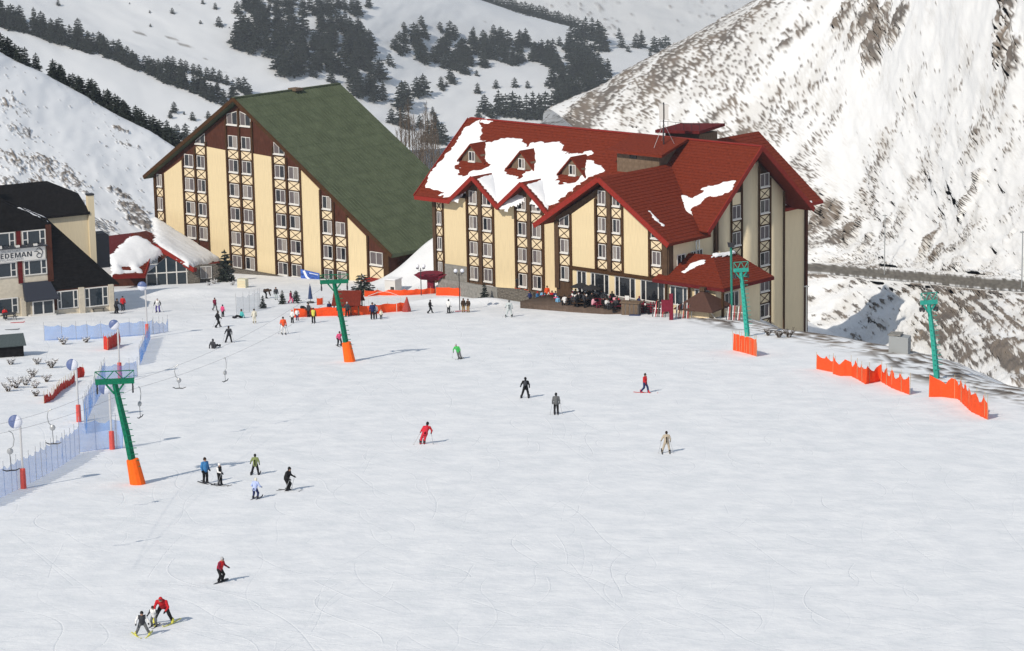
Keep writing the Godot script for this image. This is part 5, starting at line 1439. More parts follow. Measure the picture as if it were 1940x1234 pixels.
# ---------------------------------------------------------------- people
# joints in metres for a figure 1.75 tall that faces +z; regions: 0 skin, 1 jacket, 2 trousers, 3 boots, 4 gloves, 5 hat
func pose(kind: String) -> Dictionary:
	var j := {pel = Vector3(0, .93, 0), chest = Vector3(0, 1.27, .01), neck = Vector3(0, 1.46, .02), head = Vector3(0, 1.60, .04), sl = Vector3(.19, 1.39, 0), sr = Vector3(-.19, 1.39, 0),
		el = Vector3(.27, 1.13, -.03), er = Vector3(-.27, 1.13, -.03), hl = Vector3(.29, .89, .10), hr = Vector3(-.29, .89, .10), pl = Vector3(.10, .90, 0), pr = Vector3(-.10, .90, 0),
		kl = Vector3(.12, .50, .04), kr = Vector3(-.12, .50, .04), al = Vector3(.13, .10, 0), ar = Vector3(-.13, .10, 0)}
	match kind:
		"ski":      # knees bent, hands forward with poles
			j.merge({pel = Vector3(0, .84, -.05), chest = Vector3(0, 1.16, .06), neck = Vector3(0, 1.34, .13), head = Vector3(0, 1.47, .18), sl = Vector3(.19, 1.27, .09), sr = Vector3(-.19, 1.27, .09),
				el = Vector3(.33, 1.02, .10), er = Vector3(-.33, 1.02, .10), hl = Vector3(.36, .90, .34), hr = Vector3(-.36, .90, .34), pl = Vector3(.11, .81, -.05), pr = Vector3(-.11, .81, -.05), kl = Vector3(.17, .47, .13), kr = Vector3(-.17, .47, .13), al = Vector3(.18, .10, -.02), ar = Vector3(-.18, .10, -.02)}, true)
		"wedge":    # wide snowplough stance
			j.merge({pel = Vector3(0, .80, -.05), chest = Vector3(0, 1.12, .07), neck = Vector3(0, 1.30, .15), head = Vector3(0, 1.43, .2), sl = Vector3(.2, 1.23, .1), sr = Vector3(-.2, 1.23, .1),
				el = Vector3(.36, .99, .08), er = Vector3(-.36, .99, .08), hl = Vector3(.38, .80, .22), hr = Vector3(-.38, .80, .22), pl = Vector3(.11, .77, -.05), pr = Vector3(-.11, .77, -.05), kl = Vector3(.26, .44, .08), kr = Vector3(-.26, .44, .08), al = Vector3(.40, .10, -.02), ar = Vector3(-.40, .10, -.02)}, true)
		"crouch":   # bending down over a child, legs wide
			j.merge({pel = Vector3(0, .86, -.16), chest = Vector3(0, 1.10, .10), neck = Vector3(0, 1.22, .27), head = Vector3(.01, 1.30, .36), sl = Vector3(.22, 1.16, .16), sr = Vector3(-.22, 1.16, .16),
				el = Vector3(.34, .90, .24), er = Vector3(-.34, .90, .24), hl = Vector3(.22, .72, .42), hr = Vector3(-.26, .68, .42), pl = Vector3(.12, .82, -.15), pr = Vector3(-.12, .82, -.15), kl = Vector3(.30, .47, -.02), kr = Vector3(-.30, .47, -.02), al = Vector3(.46, .10, -.06), ar = Vector3(-.46, .10, -.06)}, true)
		"turn":     # leaning into a turn
			j.merge({pel = Vector3(.02, .82, 0), chest = Vector3(-.10, 1.12, .05), neck = Vector3(-.15, 1.30, .09), head = Vector3(-.19, 1.44, .12), sl = Vector3(.07, 1.24, .05), sr = Vector3(-.33, 1.20, .06),
				el = Vector3(.24, 1.00, .05), er = Vector3(-.48, .95, .08), hl = Vector3(.30, .84, .22), hr = Vector3(-.44, .75, .22), pl = Vector3(.12, .80, 0), pr = Vector3(-.09, .78, 0), kl = Vector3(.26, .45, .1), kr = Vector3(.02, .44, .1), al = Vector3(.34, .10, 0), ar = Vector3(.08, .10, 0)}, true)
		"walk":
			j.merge({pl = Vector3(.10, .90, 0), kl = Vector3(.11, .52, .20), al = Vector3(.12, .12, .26), kr = Vector3(-.11, .50, -.03), ar = Vector3(-.12, .14, -.34), el = Vector3(.27, 1.15, -.14), hl = Vector3(.27, .96, -.04), er = Vector3(-.27, 1.15, .08), hr = Vector3(-.26, 1.00, .26)}, true)
		"wide":
			j.merge({pel = Vector3(0, .90, 0), kl = Vector3(.22, .50, .04), kr = Vector3(-.18, .49, .06), al = Vector3(.36, .10, 0), ar = Vector3(-.24, .10, 0), el = Vector3(.33, 1.16, .02), hl = Vector3(.40, .97, .14), er = Vector3(-.30, 1.14, 0), hr = Vector3(-.30, .92, .12)}, true)
		"sit":      # on the snow, legs forward
			j.merge({pel = Vector3(0, .14, 0), chest = Vector3(0, .48, -.06), neck = Vector3(0, .66, -.05), head = Vector3(0, .80, -.02), sl = Vector3(.19, .60, -.06), sr = Vector3(-.19, .60, -.06),
				el = Vector3(.30, .36, -.14), er = Vector3(-.30, .36, -.14), hl = Vector3(.28, .12, -.22), hr = Vector3(-.28, .12, -.22), pl = Vector3(.1, .14, .04), pr = Vector3(-.1, .14, .04), kl = Vector3(.14, .32, .42), kr = Vector3(-.14, .30, .42), al = Vector3(.15, .12, .82), ar = Vector3(-.15, .12, .82)}, true)
		"chair":    # seated at a table
			j.merge({pel = Vector3(0, .52, -.05), chest = Vector3(0, .86, 0), neck = Vector3(0, 1.04, .03), head = Vector3(0, 1.18, .06), sl = Vector3(.19, .98, 0), sr = Vector3(-.19, .98, 0),
				el = Vector3(.27, .74, .08), er = Vector3(-.27, .74, .08), hl = Vector3(.16, .78, .34), hr = Vector3(-.16, .78, .34), pl = Vector3(.1, .50, 0), pr = Vector3(-.1, .50, 0), kl = Vector3(.13, .50, .42), kr = Vector3(-.13, .50, .42), al = Vector3(.13, .10, .42), ar = Vector3(-.13, .10, .42)}, true)
		"bend":     # stooping to the ground
			j.merge({pel = Vector3(0, .86, -.14), chest = Vector3(0, .98, .22), neck = Vector3(0, .97, .42), head = Vector3(0, .92, .56), sl = Vector3(.19, .95, .34), sr = Vector3(-.19, .95, .34),
				el = Vector3(.22, .66, .40), er = Vector3(-.22, .66, .40), hl = Vector3(.16, .40, .48), hr = Vector3(-.16, .40, .48), pl = Vector3(.1, .84, -.12), pr = Vector3(-.1, .84, -.12), kl = Vector3(.14, .48, .02)}, true)
		"raise":    # one arm up
			j.merge({er = Vector3(-.38, 1.48, .06), hr = Vector3(-.40, 1.74, .10)}, true)
		"chat":     # one hand held out in front
			j.merge({er = Vector3(-.30, 1.14, .10), hr = Vector3(-.28, 1.10, .40), kl = Vector3(.14, .5, .06), al = Vector3(.18, .1, .02), ar = Vector3(-.16, .1, 0)}, true)
	return j

var body_cache := {}

func body_arrays(kind: String) -> Array:
	# one continuous skin around all limbs: tapered capsules blended, meshed as surface nets
	if body_cache.has(kind): return body_cache[kind]
	var j := pose(kind)
	var fl: Vector3 = (j.al - j.kl) * Vector3(1, 0, 1)
	var toe := func(a: Vector3) -> Vector3: return a + (Vector3(0, .10, .10) if kind == "sit" else Vector3(0, -.045, .15))
	var hand := func(e: Vector3, h: Vector3) -> Vector3: return h + (h - e).normalized() * .09
	var C := [[j.pel, j.chest, .18, .19, 1], [j.chest, j.neck, .185, .08, 1], [j.sl, j.sr, .085, .085, 1], [j.neck, j.head, .06, .075, 0], [j.head + Vector3(0, -.02, .015), j.head + Vector3(0, .015, 0), .085, .098, 0],
		[j.head + Vector3(0, .05, -.015), j.head + Vector3(0, .075, -.015), .112, .095, 5],
		[j.sl, j.el, .085, .065, 1], [j.el, j.hl, .064, .048, 1], [j.sr, j.er, .085, .065, 1], [j.er, j.hr, .064, .048, 1],
		[j.hl, hand.call(j.el, j.hl), .052, .045, 4], [j.hr, hand.call(j.er, j.hr), .052, .045, 4],
		[j.pel + Vector3(0, -.03, 0), j.pel + Vector3(0, .10, 0), .16, .165, 1], [j.pl, j.kl, .115, .088, 2], [j.kl, j.al, .088, .078, 2], [j.pr, j.kr, .115, .088, 2], [j.kr, j.ar, .088, .078, 2],
		[j.al + Vector3(0, .10, 0), j.al, .085, .075, 3], [j.ar + Vector3(0, .10, 0), j.ar, .085, .075, 3], [j.al, toe.call(j.al), .065, .055, 3], [j.ar, toe.call(j.ar), .065, .055, 3]]
	var lo := Vector3(1e9, 1e9, 1e9)
	var hi := -lo
	for c in C:
		for e in 2:
			lo = lo.min(c[e] - Vector3.ONE * .21); hi = hi.max(c[e] + Vector3.ONE * .21)
	var h := .042
	var n := Vector3i(((hi - lo) / h).ceil()) + Vector3i.ONE
	var field := PackedFloat32Array()
	field.resize(n.x * n.y * n.z)
	field.fill(1.0)
	for c in C:        # smooth minimum, only near each limb
		var a: Vector3 = c[0]
		var b: Vector3 = c[1]
		var ra: float = c[2]
		var rb: float = c[3]
		var m := maxf(ra, rb) + .09
		var i0 := Vector3i((a.min(b) - Vector3.ONE * m - lo) / h).clamp(Vector3i.ZERO, n - Vector3i.ONE)
		var i1 := Vector3i((a.max(b) + Vector3.ONE * m - lo) / h).clamp(Vector3i.ZERO, n - Vector3i.ONE)
		var ab := b - a
		var l2 := maxf(ab.length_squared(), 1e-6)
		for z in range(i0.z, i1.z + 1):
			for y in range(i0.y, i1.y + 1):
				for x in range(i0.x, i1.x + 1):
					var p := lo + Vector3(x, y, z) * h
					var t := clampf((p - a).dot(ab) / l2, 0, 1)
					var d := p.distance_to(a + ab * t) - lerpf(ra, rb, t)
					var k := x + n.x * (y + n.y * z)
					var f := field[k]
					var s := .035
					var q := maxf(s - absf(d - f), 0.0) / s
					field[k] = minf(d, f) - q * q * s * .25
	var vert := PackedVector3Array()
	var reg := PackedInt32Array()
	var at := {}
	var idx := PackedInt32Array()
	var sx := n.x
	var sxy := n.x * n.y
	for z in n.z - 1:
		for y in n.y - 1:
			for x in n.x - 1:
				var k := x + sx * y + sxy * z
				var v := [field[k], field[k + 1], field[k + sx], field[k + sx + 1], field[k + sxy], field[k + sxy + 1], field[k + sxy + sx], field[k + sxy + sx + 1]]
				var neg := 0
				for e in v: neg += 1 if e < 0.0 else 0
				if neg == 0 or neg == 8: continue
				var sum := Vector3.ZERO
				var cnt := 0
				for e in [[0, 1], [2, 3], [4, 5], [6, 7], [0, 2], [1, 3], [4, 6], [5, 7], [0, 4], [1, 5], [2, 6], [3, 7]]:
					var f0: float = v[e[0]]
					var f1: float = v[e[1]]
					if (f0 < 0.0) == (f1 < 0.0): continue
					var t := f0 / (f0 - f1)
					var p0 := Vector3(e[0] & 1, (e[0] >> 1) & 1, e[0] >> 2)
					var p1 := Vector3(e[1] & 1, (e[1] >> 1) & 1, e[1] >> 2)
					sum += p0.lerp(p1, t); cnt += 1
				at[k] = vert.size()
				var w := lo + (Vector3(x, y, z) + sum / cnt) * h
				vert.append(w)
				var bd := 1e9
				var br := 0
				for c in C:
					var ab: Vector3 = c[1] - c[0]
					var t := clampf((w - c[0]).dot(ab) / maxf(ab.length_squared(), 1e-6), 0, 1)
					var d := w.distance_to(c[0] + ab * t) - lerpf(c[2], c[3], t)
					if d < bd: bd = d; br = c[4]
				reg.append(br)
	for z in range(1, n.z - 1):
		for y in range(1, n.y - 1):
			for x in range(1, n.x - 1):
				var k := x + sx * y + sxy * z
				var inside := field[k] < 0.0
				for ax in 3:
					var step: int = [1, sx, sxy][ax]
					if inside == (field[k + step] < 0.0): continue
					var o1: int = [sx, sxy, 1][ax]
					var o2: int = [sxy, 1, sx][ax]
					var q := [k, k - o1, k - o1 - o2, k - o2]
					if not (at.has(q[0]) and at.has(q[1]) and at.has(q[2]) and at.has(q[3])): continue
					if inside: idx.append_array([at[q[0]], at[q[2]], at[q[1]], at[q[0]], at[q[3]], at[q[2]]])
					else: idx.append_array([at[q[0]], at[q[1]], at[q[2]], at[q[0]], at[q[2]], at[q[3]]])
	var nor := PackedVector3Array()
	nor.resize(vert.size())
	for i in range(0, idx.size(), 3):
		var fn := (vert[idx[i + 2]] - vert[idx[i]]).cross(vert[idx[i + 1]] - vert[idx[i]])
		for e in 3: nor[idx[i + e]] += fn
	for i in nor.size(): nor[i] = nor[i].normalized()
	body_cache[kind] = [vert, nor, idx, reg, j]
	return body_cache[kind]

var gear_cache := {}

func person(x: float, z: float, turn: float, height: float, kind: String, jacket: Color, trousers: Color, hat: Color, gear: String, label: String, group := "", up := 0.0, sleeve := Color(0, 0, 0, 0)) -> Node3D:
	var b := body_arrays(kind)
	var cols := PackedColorArray()
	var skin := Color(.42, .24, .17)
	var boots := Color(.03, .03, .035)
	if gear.contains("Y"): boots = Color(.62, .60, .10)
	if gear.contains("R"): boots = Color(.55, .03, .03)
	var arm: Color = jacket if sleeve.a == 0.0 else sleeve
	for i in b[0].size():
		var r: int = b[3][i]
		var p: Vector3 = b[0][i]
		var c: Color = [skin, jacket, trousers, boots, boots if gear.contains("g") else Color(.02, .02, .025), hat][r]
		if r == 1 and absf(p.x) > .215: c = arm
		if r == 0 and p.z < b[4].head.z - .02: c = hat
		cols.append(c * (1.0 + .12 * n_fine.get_noise_3d(p.x * 40.0, p.y * 40.0, p.z * 40.0)))
	var arr := []
	arr.resize(Mesh.ARRAY_MAX)
	arr[Mesh.ARRAY_VERTEX] = b[0]; arr[Mesh.ARRAY_NORMAL] = b[1]; arr[Mesh.ARRAY_COLOR] = cols; arr[Mesh.ARRAY_INDEX] = b[2]
	var am := ArrayMesh.new()
	am.add_surface_from_arrays(Mesh.PRIMITIVE_TRIANGLES, arr)
	var t := thing("person", label, "person", gpt(x, z, up - .01), turn, group)
	var s := height / 1.75
	t.scale = Vector3.ONE * s
	obj("body", am, M.cloth, t)
	var j: Dictionary = b[4]
	if gear.contains("v"):      # goggles
		var st := begin()
		ball(st, j.head + Vector3(0, .025, .085), Vector3(.075, .04, .035), 8, 5)
		obj("goggles", done(st), M.dark_metal, t)
	if gear.contains("s"):      # skis
		for sd in ["l", "r"]:
			var a: Vector3 = j["a" + sd]
			var st := begin()
			var w := -.32 * (1.0 if a.x > 0.0 else -1.0) if kind == "wedge" or kind == "crouch" else 0.0
			var f := Vector3(w, 0, 1).normalized()
			var c := Vector3(a.x, .035, a.z + .05)
			bar(st, c - f * .75, c + f * .72, .09, .03)
			bar(st, c + f * .72, c + f * .88 + Vector3(0, .10, 0), .08, .025)
			obj("ski", done(st), M.ski_red if gear.contains("R") else (M.ski_yellow if gear.contains("Y") else M.charcoal), t)
	if gear.contains("b"):      # snowboard, across the line of travel
		var st := begin()
		tube(st, [Vector3(-.78, .10, 0), Vector3(-.66, .04, 0), Vector3(.66, .04, 0), Vector3(.78, .10, 0)], [.02, .13, .13, .02], 8)
		var o := obj("snowboard", done(st), M.charcoal, t)
		o.scale.y = .35
	if gear.contains("k"):      # rucksack
		var st := begin()
		ball(st, j.chest + Vector3(0, .02, -.22), Vector3(.15, .22, .12), 10, 6)
		obj("rucksack", done(st), M.charcoal, t)
	if gear.contains("p"):      # poles
		var k := 0
		for sd in ["l", "r"]:
			var h: Vector3 = j["h" + sd]
			var tip := Vector3(h.x * 1.35 + (.12 if h.x > 0.0 else -.12), .0, h.z - .35)
			if gear.contains("o"): tip = Vector3(h.x * 1.1 + (.55 if h.x > 0.0 else -.05), .02, h.z - .5)
			var st := begin()
			var dir := (tip - h).normalized()
			rod(st, h - dir * .16, tip, .014, 5)
			tube(st, [tip - dir * .09, tip - dir * .075], [.05, .05], 6)
			var g: Node3D = thing("ski_pole", ("left" if k == 0 else "right") + " ski pole of the " + label, "ski pole", t.position, turn)
			var words := String(g.get_meta("label")).split(" ")
			if words.size() > 15: g.set_meta("label", " ".join(words.slice(0, 15)))
			g.scale = t.scale
			obj("shaft", done(st), M.metal, g)
			k += 1
	return t

func c3(r: float, g: float, b: float) -> Color: return Color(r, g, b)

func people() -> void:
	M.ski_red = paint(Color(.5, .03, .02), .4)
	M.ski_yellow = paint(Color(.6, .58, .08), .4)
	person(-19.34, -143.64, -0.14, 1.95, "crouch", c3(0.48, 0.02, 0.025), c3(0.012, 0.012, 0.015), c3(0.48, 0.02, 0.025), "svY", "ski instructor in red bending over two small children in the foreground", "", 0.0, c3(0.48, 0.02, 0.025))
	person(-19.74, -142.87, -0.26, 1.30, "ski", c3(0.72, 0.72, 0.72), c3(0.12, 0.125, 0.13), c3(0.05, 0.03, 0.02), "sv", "small child in white top held by the red instructor", "", 0.0, c3(0.045, 0.047, 0.055))
	person(-20.08, -140.68, 0.17, 1.56, "wedge", c3(0.045, 0.047, 0.055), c3(0.12, 0.125, 0.13), c3(0.012, 0.012, 0.015), "svY", "child in grey jacket snowploughing on yellow skis, lowest in the frame", "", 0.0, c3(0.72, 0.72, 0.72))
	person(-17.35, -154.68, 1.05, 1.68, "ski", c3(0.48, 0.02, 0.025), c3(0.012, 0.012, 0.015), c3(0.4, 0.4, 0.42), "bv", "snowboarder in red and white jacket with silver helmet", "", 0.0, c3(0.2, 0.02, 0.05))
	person(-22.17, -190.42, 0.70, 1.93, "stand", c3(0.05, 0.19, 0.42), c3(0.012, 0.012, 0.015), c3(0.03, 0.018, 0.012), "s", "skier in blue patterned jacket standing with arms close, leftmost of the group")
	person(-21.04, -189.38, 1.05, 1.65, "chat", c3(0.012, 0.012, 0.015), c3(0.012, 0.012, 0.015), c3(0.72, 0.72, 0.72), "sp", "skier in white and black holding poles beside the blue jacket", "", 0.0, c3(0.72, 0.72, 0.72))
	person(-18.86, -193.56, 3.05, 1.62, "wide", c3(0.2, 0.24, 0.1), c3(0.012, 0.012, 0.015), c3(0.012, 0.012, 0.015), "s", "person in long olive green coat seen from behind")
	person(-17.93, -183.30, 2.79, 1.61, "ski", c3(0.42, 0.5, 0.78), c3(0.02, 0.03, 0.1), c3(0.65, 0.62, 0.52), "s", "small skier in pale blue jacket and dark blue trousers")
	person(-15.95, -186.36, 1.22, 1.93, "ski", c3(0.012, 0.012, 0.015), c3(0.012, 0.012, 0.015), c3(0.012, 0.012, 0.015), "spv", "skier all in black, rightmost of the lower left group")
	person(-5.33, -262.83, -0.35, 1.68, "turn", c3(0.06, 0.42, 0.1), c3(0.12, 0.125, 0.13), c3(0.4, 0.4, 0.42), "sp", "child in bright green jacket skiing alone at the centre")
	person(1.08, -232.90, 3.05, 1.90, "wide", c3(0.012, 0.012, 0.015), c3(0.012, 0.012, 0.015), c3(0.012, 0.012, 0.015), "sk", "skier in black seen from behind with legs apart")
	person(3.56, -222.67, 3.14, 1.84, "stand", c3(0.12, 0.125, 0.13), c3(0.012, 0.012, 0.015), c3(0.012, 0.012, 0.015), "sp", "skier in grey jacket with dark hood seen from behind")
	person(11.58, -234.96, 1.05, 1.80, "walk", c3(0.48, 0.02, 0.025), c3(0.02, 0.03, 0.1), c3(0.03, 0.018, 0.012), "sR", "skier in red jacket and dark trousers on red skis")
	person(-6.90, -207.22, 3.23, 1.95, "turn", c3(0.55, 0.03, 0.05), c3(0.55, 0.03, 0.05), c3(0.012, 0.012, 0.015), "spo", "skier in an all red suit leaning into a turn", "", 0.0, c3(0.48, 0.02, 0.025))
	person(11.49, -200.78, 3.14, 1.68, "wide", c3(0.42, 0.36, 0.28), c3(0.42, 0.36, 0.28), c3(0.03, 0.018, 0.012), "sp", "skier in beige suit seen from behind at lower right")
	person(-29.56, -280.38, 3.23, 1.82, "wide", c3(0.045, 0.047, 0.055), c3(0.012, 0.012, 0.015), c3(0.03, 0.018, 0.012), "sp", "skier in dark jacket with rucksack riding up the tow track")
	person(-30.67, -275.30, 2.62, 1.95, "sit", c3(0.045, 0.047, 0.055), c3(0.045, 0.047, 0.055), c3(0.045, 0.047, 0.055), "", "person in dark grey sitting on the snow with back turned")
	person(-32.32, -295.67, 2.09, 1.89, "walk", c3(0.012, 0.012, 0.015), c3(0.012, 0.012, 0.015), c3(0.03, 0.018, 0.012), "p", "skier in black striding before the pink jacket")
	person(-32.97, -306.96, 2.62, 1.47, "stand", c3(0.62, 0.08, 0.2), c3(0.012, 0.012, 0.015), c3(0.012, 0.012, 0.015), "", "child in bright pink jacket behind the striding skier")
	person(-34.66, -314.37, 0.70, 1.57, "walk", c3(0.2, 0.02, 0.05), c3(0.12, 0.125, 0.13), c3(0.03, 0.018, 0.012), "", "person in dark maroon jacket walking above the pink jacket")
	person(-41.23, -313.72, 0.00, 1.88, "ski", c3(0.72, 0.72, 0.72), c3(0.1, 0.08, 0.28), c3(0.4, 0.4, 0.42), "sp", "skier in white and black top with violet trousers by the round lamp", "", 0.0, c3(0.012, 0.012, 0.015))
	person(-30.71, -305.41, -1.05, 1.95, "sit", c3(0.08, 0.42, 0.42), c3(0.012, 0.012, 0.015), c3(0.03, 0.018, 0.012), "", "person in turquoise jacket sitting back on the snow")
	person(-28.66, -299.42, 3.49, 1.68, "stand", c3(0.65, 0.62, 0.52), c3(0.65, 0.62, 0.52), c3(0.03, 0.018, 0.012), "", "person in a cream white suit standing alone near the net screen")
	person(-24.51, -288.06, 0.17, 1.90, "chat", c3(0.75, 0.1, 0.03), c3(0.72, 0.72, 0.72), c3(0.03, 0.018, 0.012), "sp", "skier in orange top and white trousers at the tow start")
	person(-24.42, -299.26, -0.52, 1.50, "stand", c3(0.72, 0.72, 0.72), c3(0.012, 0.012, 0.015), c3(0.75, 0.1, 0.03), "", "child in white vest with orange hat by the tow queue")
	person(-23.80, -305.95, 0.52, 1.95, "bend", c3(0.012, 0.012, 0.015), c3(0.72, 0.72, 0.72), c3(0.03, 0.018, 0.012), "", "person in black jacket and white trousers stooping by the orange net")
	person(-24.10, -302.00, 0.17, 1.33, "stand", c3(0.72, 0.72, 0.72), c3(0.02, 0.03, 0.1), c3(0.2, 0.02, 0.05), "", "child in white jacket with wine red hat by the orange net")
	person(-23.03, -305.23, -0.70, 1.65, "stand", c3(0.045, 0.047, 0.055), c3(0.012, 0.012, 0.015), c3(0.03, 0.018, 0.012), "", "person in dark grey at the left end of the orange fence")
	person(-20.82, -307.17, 0.35, 1.60, "chat", c3(0.02, 0.03, 0.1), c3(0.012, 0.012, 0.015), c3(0.03, 0.018, 0.012), "", "person in navy behind the orange fence, left of the green tower")
	person(-22.04, -298.85, 0.00, 1.74, "stand", c3(0.65, 0.6, 0.1), c3(0.012, 0.012, 0.015), c3(0.03, 0.018, 0.012), "s", "person in yellow and black standing before the orange net", "", 0.0, c3(0.012, 0.012, 0.015))
	person(-17.75, -275.63, 0.35, 1.72, "ski", c3(0.62, 0.08, 0.2), c3(0.012, 0.012, 0.015), c3(0.03, 0.018, 0.012), "s", "child in pink jacket beside the padded green tower")
	person(-19.52, -304.63, 0.17, 1.71, "stand", c3(0.02, 0.03, 0.1), c3(0.2, 0.02, 0.05), c3(0.03, 0.018, 0.012), "", "person in dark blue by the left post of the red kiosk")
	person(-18.65, -305.05, -0.17, 1.71, "chat", c3(0.045, 0.047, 0.055), c3(0.012, 0.012, 0.015), c3(0.4, 0.4, 0.42), "", "person in dark grey before the red kiosk holding something")
	person(-29.88, -328.07, 1.57, 1.87, "bend", c3(0.05, 0.03, 0.02), c3(0.012, 0.012, 0.015), c3(0.03, 0.018, 0.012), "", "person in brown bending among the small spruces")
	person(-28.53, -326.50, 0.35, 1.57, "stand", c3(0.045, 0.047, 0.055), c3(0.48, 0.53, 0.54), c3(0.03, 0.018, 0.012), "", "person in grey trousers standing by the small spruces")
	person(-26.35, -321.58, 1.05, 1.54, "walk", c3(0.2, 0.02, 0.05), c3(0.62, 0.08, 0.2), c3(0.03, 0.018, 0.012), "", "person in pink trousers walking between the small spruces")
	person(-15.34, -302.19, 0.00, 1.69, "stand", c3(0.72, 0.72, 0.72), c3(0.012, 0.012, 0.015), c3(0.03, 0.018, 0.012), "", "person in white jacket before the orange fence, back of two")
	person(-15.61, -301.67, 0.00, 1.95, "stand", c3(0.02, 0.03, 0.1), c3(0.012, 0.012, 0.015), c3(0.03, 0.018, 0.012), "", "person in dark blue holding the white jacket")
	person(-14.65, -301.50, 0.00, 1.09, "stand", c3(0.65, 0.62, 0.52), c3(0.012, 0.012, 0.015), c3(0.65, 0.62, 0.52), "", "small toddler in cream hat by the adult in white")
	person(-9.30, -306.91, 1.75, 1.60, "walk", c3(0.012, 0.012, 0.015), c3(0.012, 0.012, 0.015), c3(0.03, 0.018, 0.012), "", "person in black striding and carrying skis on the shoulder")
	person(-7.19, -306.54, 2.62, 1.66, "stand", c3(0.72, 0.72, 0.72), c3(0.012, 0.012, 0.015), c3(0.03, 0.018, 0.012), "s", "skier in white jacket and black trousers by the orange panel")
	person(-5.52, -307.42, 0.52, 1.66, "stand", c3(0.05, 0.03, 0.02), c3(0.32, 0.2, 0.09), c3(0.03, 0.018, 0.012), "", "person in dark brown with tan trousers under the twin lamp, left")
	person(-4.97, -307.33, -0.52, 1.60, "stand", c3(0.05, 0.03, 0.02), c3(0.32, 0.2, 0.09), c3(0.05, 0.03, 0.02), "", "person in dark brown with tan trousers under the twin lamp, right")
	person(-0.28, -301.29, 3.05, 1.95, "wide", c3(0.48, 0.53, 0.54), c3(0.48, 0.53, 0.54), c3(0.12, 0.125, 0.13), "sp", "skier in a pale grey suit alone before the terrace wall")
	person(2.14, -315.14, -1.05, 1.58, "walk", c3(0.02, 0.03, 0.1), c3(0.012, 0.012, 0.015), c3(0.03, 0.018, 0.012), "", "person in navy jacket walking past the crowded table")
	person(5.33, -310.28, 0.00, 1.43, "stand", c3(0.2, 0.45, 0.7), c3(0.02, 0.03, 0.1), c3(0.05, 0.19, 0.42), "s", "child in light blue jacket skiing below the terrace")
	person(7.74, -316.63, 0.35, 1.52, "stand", c3(0.62, 0.08, 0.2), c3(0.012, 0.012, 0.015), c3(0.2, 0.02, 0.05), "p", "person in pink top leaning on poles at the terrace edge")
	person(-46.04, -313.36, 1.05, 1.95, "ski", c3(0.045, 0.047, 0.055), c3(0.012, 0.012, 0.015), c3(0.03, 0.018, 0.012), "s", "skier in dark grey, left of two beside the ski house")
	person(-45.74, -316.94, 0.00, 1.71, "stand", c3(0.48, 0.02, 0.025), c3(0.012, 0.012, 0.015), c3(0.012, 0.012, 0.015), "s", "skier in red jacket, right of two beside the ski house")
	person(-51.81, -318.02, 0.00, 1.40, "stand", c3(0.72, 0.72, 0.72), c3(0.72, 0.72, 0.72), c3(0.08, 0.42, 0.42), "", "small child in white by the ski house windows")

# ---------------------------------------------------------------- trees and shrubs
func pine_crown(r: RandomNumberGenerator, tiers: int, spread: float, low: float, bushy: float) -> ArrayMesh:
	# foliage of a tree 1 unit high: tiers of drooping boughs made of small needle sprays
	var st := SurfaceTool.new()
	st.begin(Mesh.PRIMITIVE_TRIANGLES)
	for i in tiers:
		var q := (i + r.randf_range(-.25, .25)) / tiers
		var y := lerpf(low, .95, clampf(q, 0, 1))
		var reach := spread * pow(1.0 - q, bushy) * r.randf_range(.8, 1.15) + .025
		var n := int(4 + 6 * (1.0 - q))
		var a0 := r.randf() * TAU
		for k in n:
			var a := a0 + TAU * k / n + r.randf_range(-.3, .3)
			var len := reach * r.randf_range(.65, 1.15)
			var d := Vector3(cos(a), r.randf_range(-.35, .12), sin(a)).normalized()
			var sprays := 2 + int(len * 16)
			for s in sprays:
				var c := Vector3(0, y, 0) + d * len * ((s + .7) / sprays)
				var size := .036 + .05 * len
				var g := r.randf_range(.55, 1.5)
				st.set_color(Color(.044 * g, .054 * g, .047 * g))
				for e in 4:
					var v := Vector3(r.randf_range(-1, 1), r.randf_range(-.5, .6), r.randf_range(-1, 1)).normalized()
					var w := v.cross(Vector3(r.randf_range(-1, 1), r.randf_range(-1, 1), r.randf_range(-1, 1))).normalized()
					var p := c + v * size * .3
					tri(st, p - v * size + w * size * .5, p - v * size * .6 - w * size * .6, p + v * size * 1.15)
	# leader
	st.set_color(Color(.02, .03, .02))
	for e in 6:
		var a := TAU * e / 6.0
		tri(st, Vector3(cos(a) * .03, .88, sin(a) * .03), Vector3(cos(a + 1.2) * .03, .9, sin(a + 1.2) * .03), Vector3(0, 1.0, 0))
	st.generate_normals()
	return st.commit()

var pines := []
var forms := [[11, .30, .08, .62], [10, .36, .10, .50], [12, .27, .06, .7], [9, .38, .14, .42], [11, .30, .05, .75], [10, .34, .14, .45]]

func pine(x: float, y: float, z: float, h: float, form: int, label: String, group := "", snowy := false, hue := Color.WHITE) -> Node3D:
	if pines.is_empty():
		var r := RandomNumberGenerator.new()
		r.seed = 77
		for f in forms:
			var st := begin()
			tube(st, [Vector3(0, -.06, 0), Vector3(0, .45, 0), Vector3(0, .93, 0)], [.022, .015, .004], 5)
			pines.append([pine_crown(r, f[0], f[1], f[2], f[3]), done(st)])
	var t := thing("pine_tree", label, "pine tree", Vector3(x, y, z), rng.randf() * TAU, group)
	t.scale = Vector3(h * rng.randf_range(.92, 1.12), h, h * rng.randf_range(.92, 1.12))
	var p: Array = pines[form % pines.size()]
	obj("trunk", p[1], M.bark, t)
	obj("crown", p[0], M.needles, t)
	return t

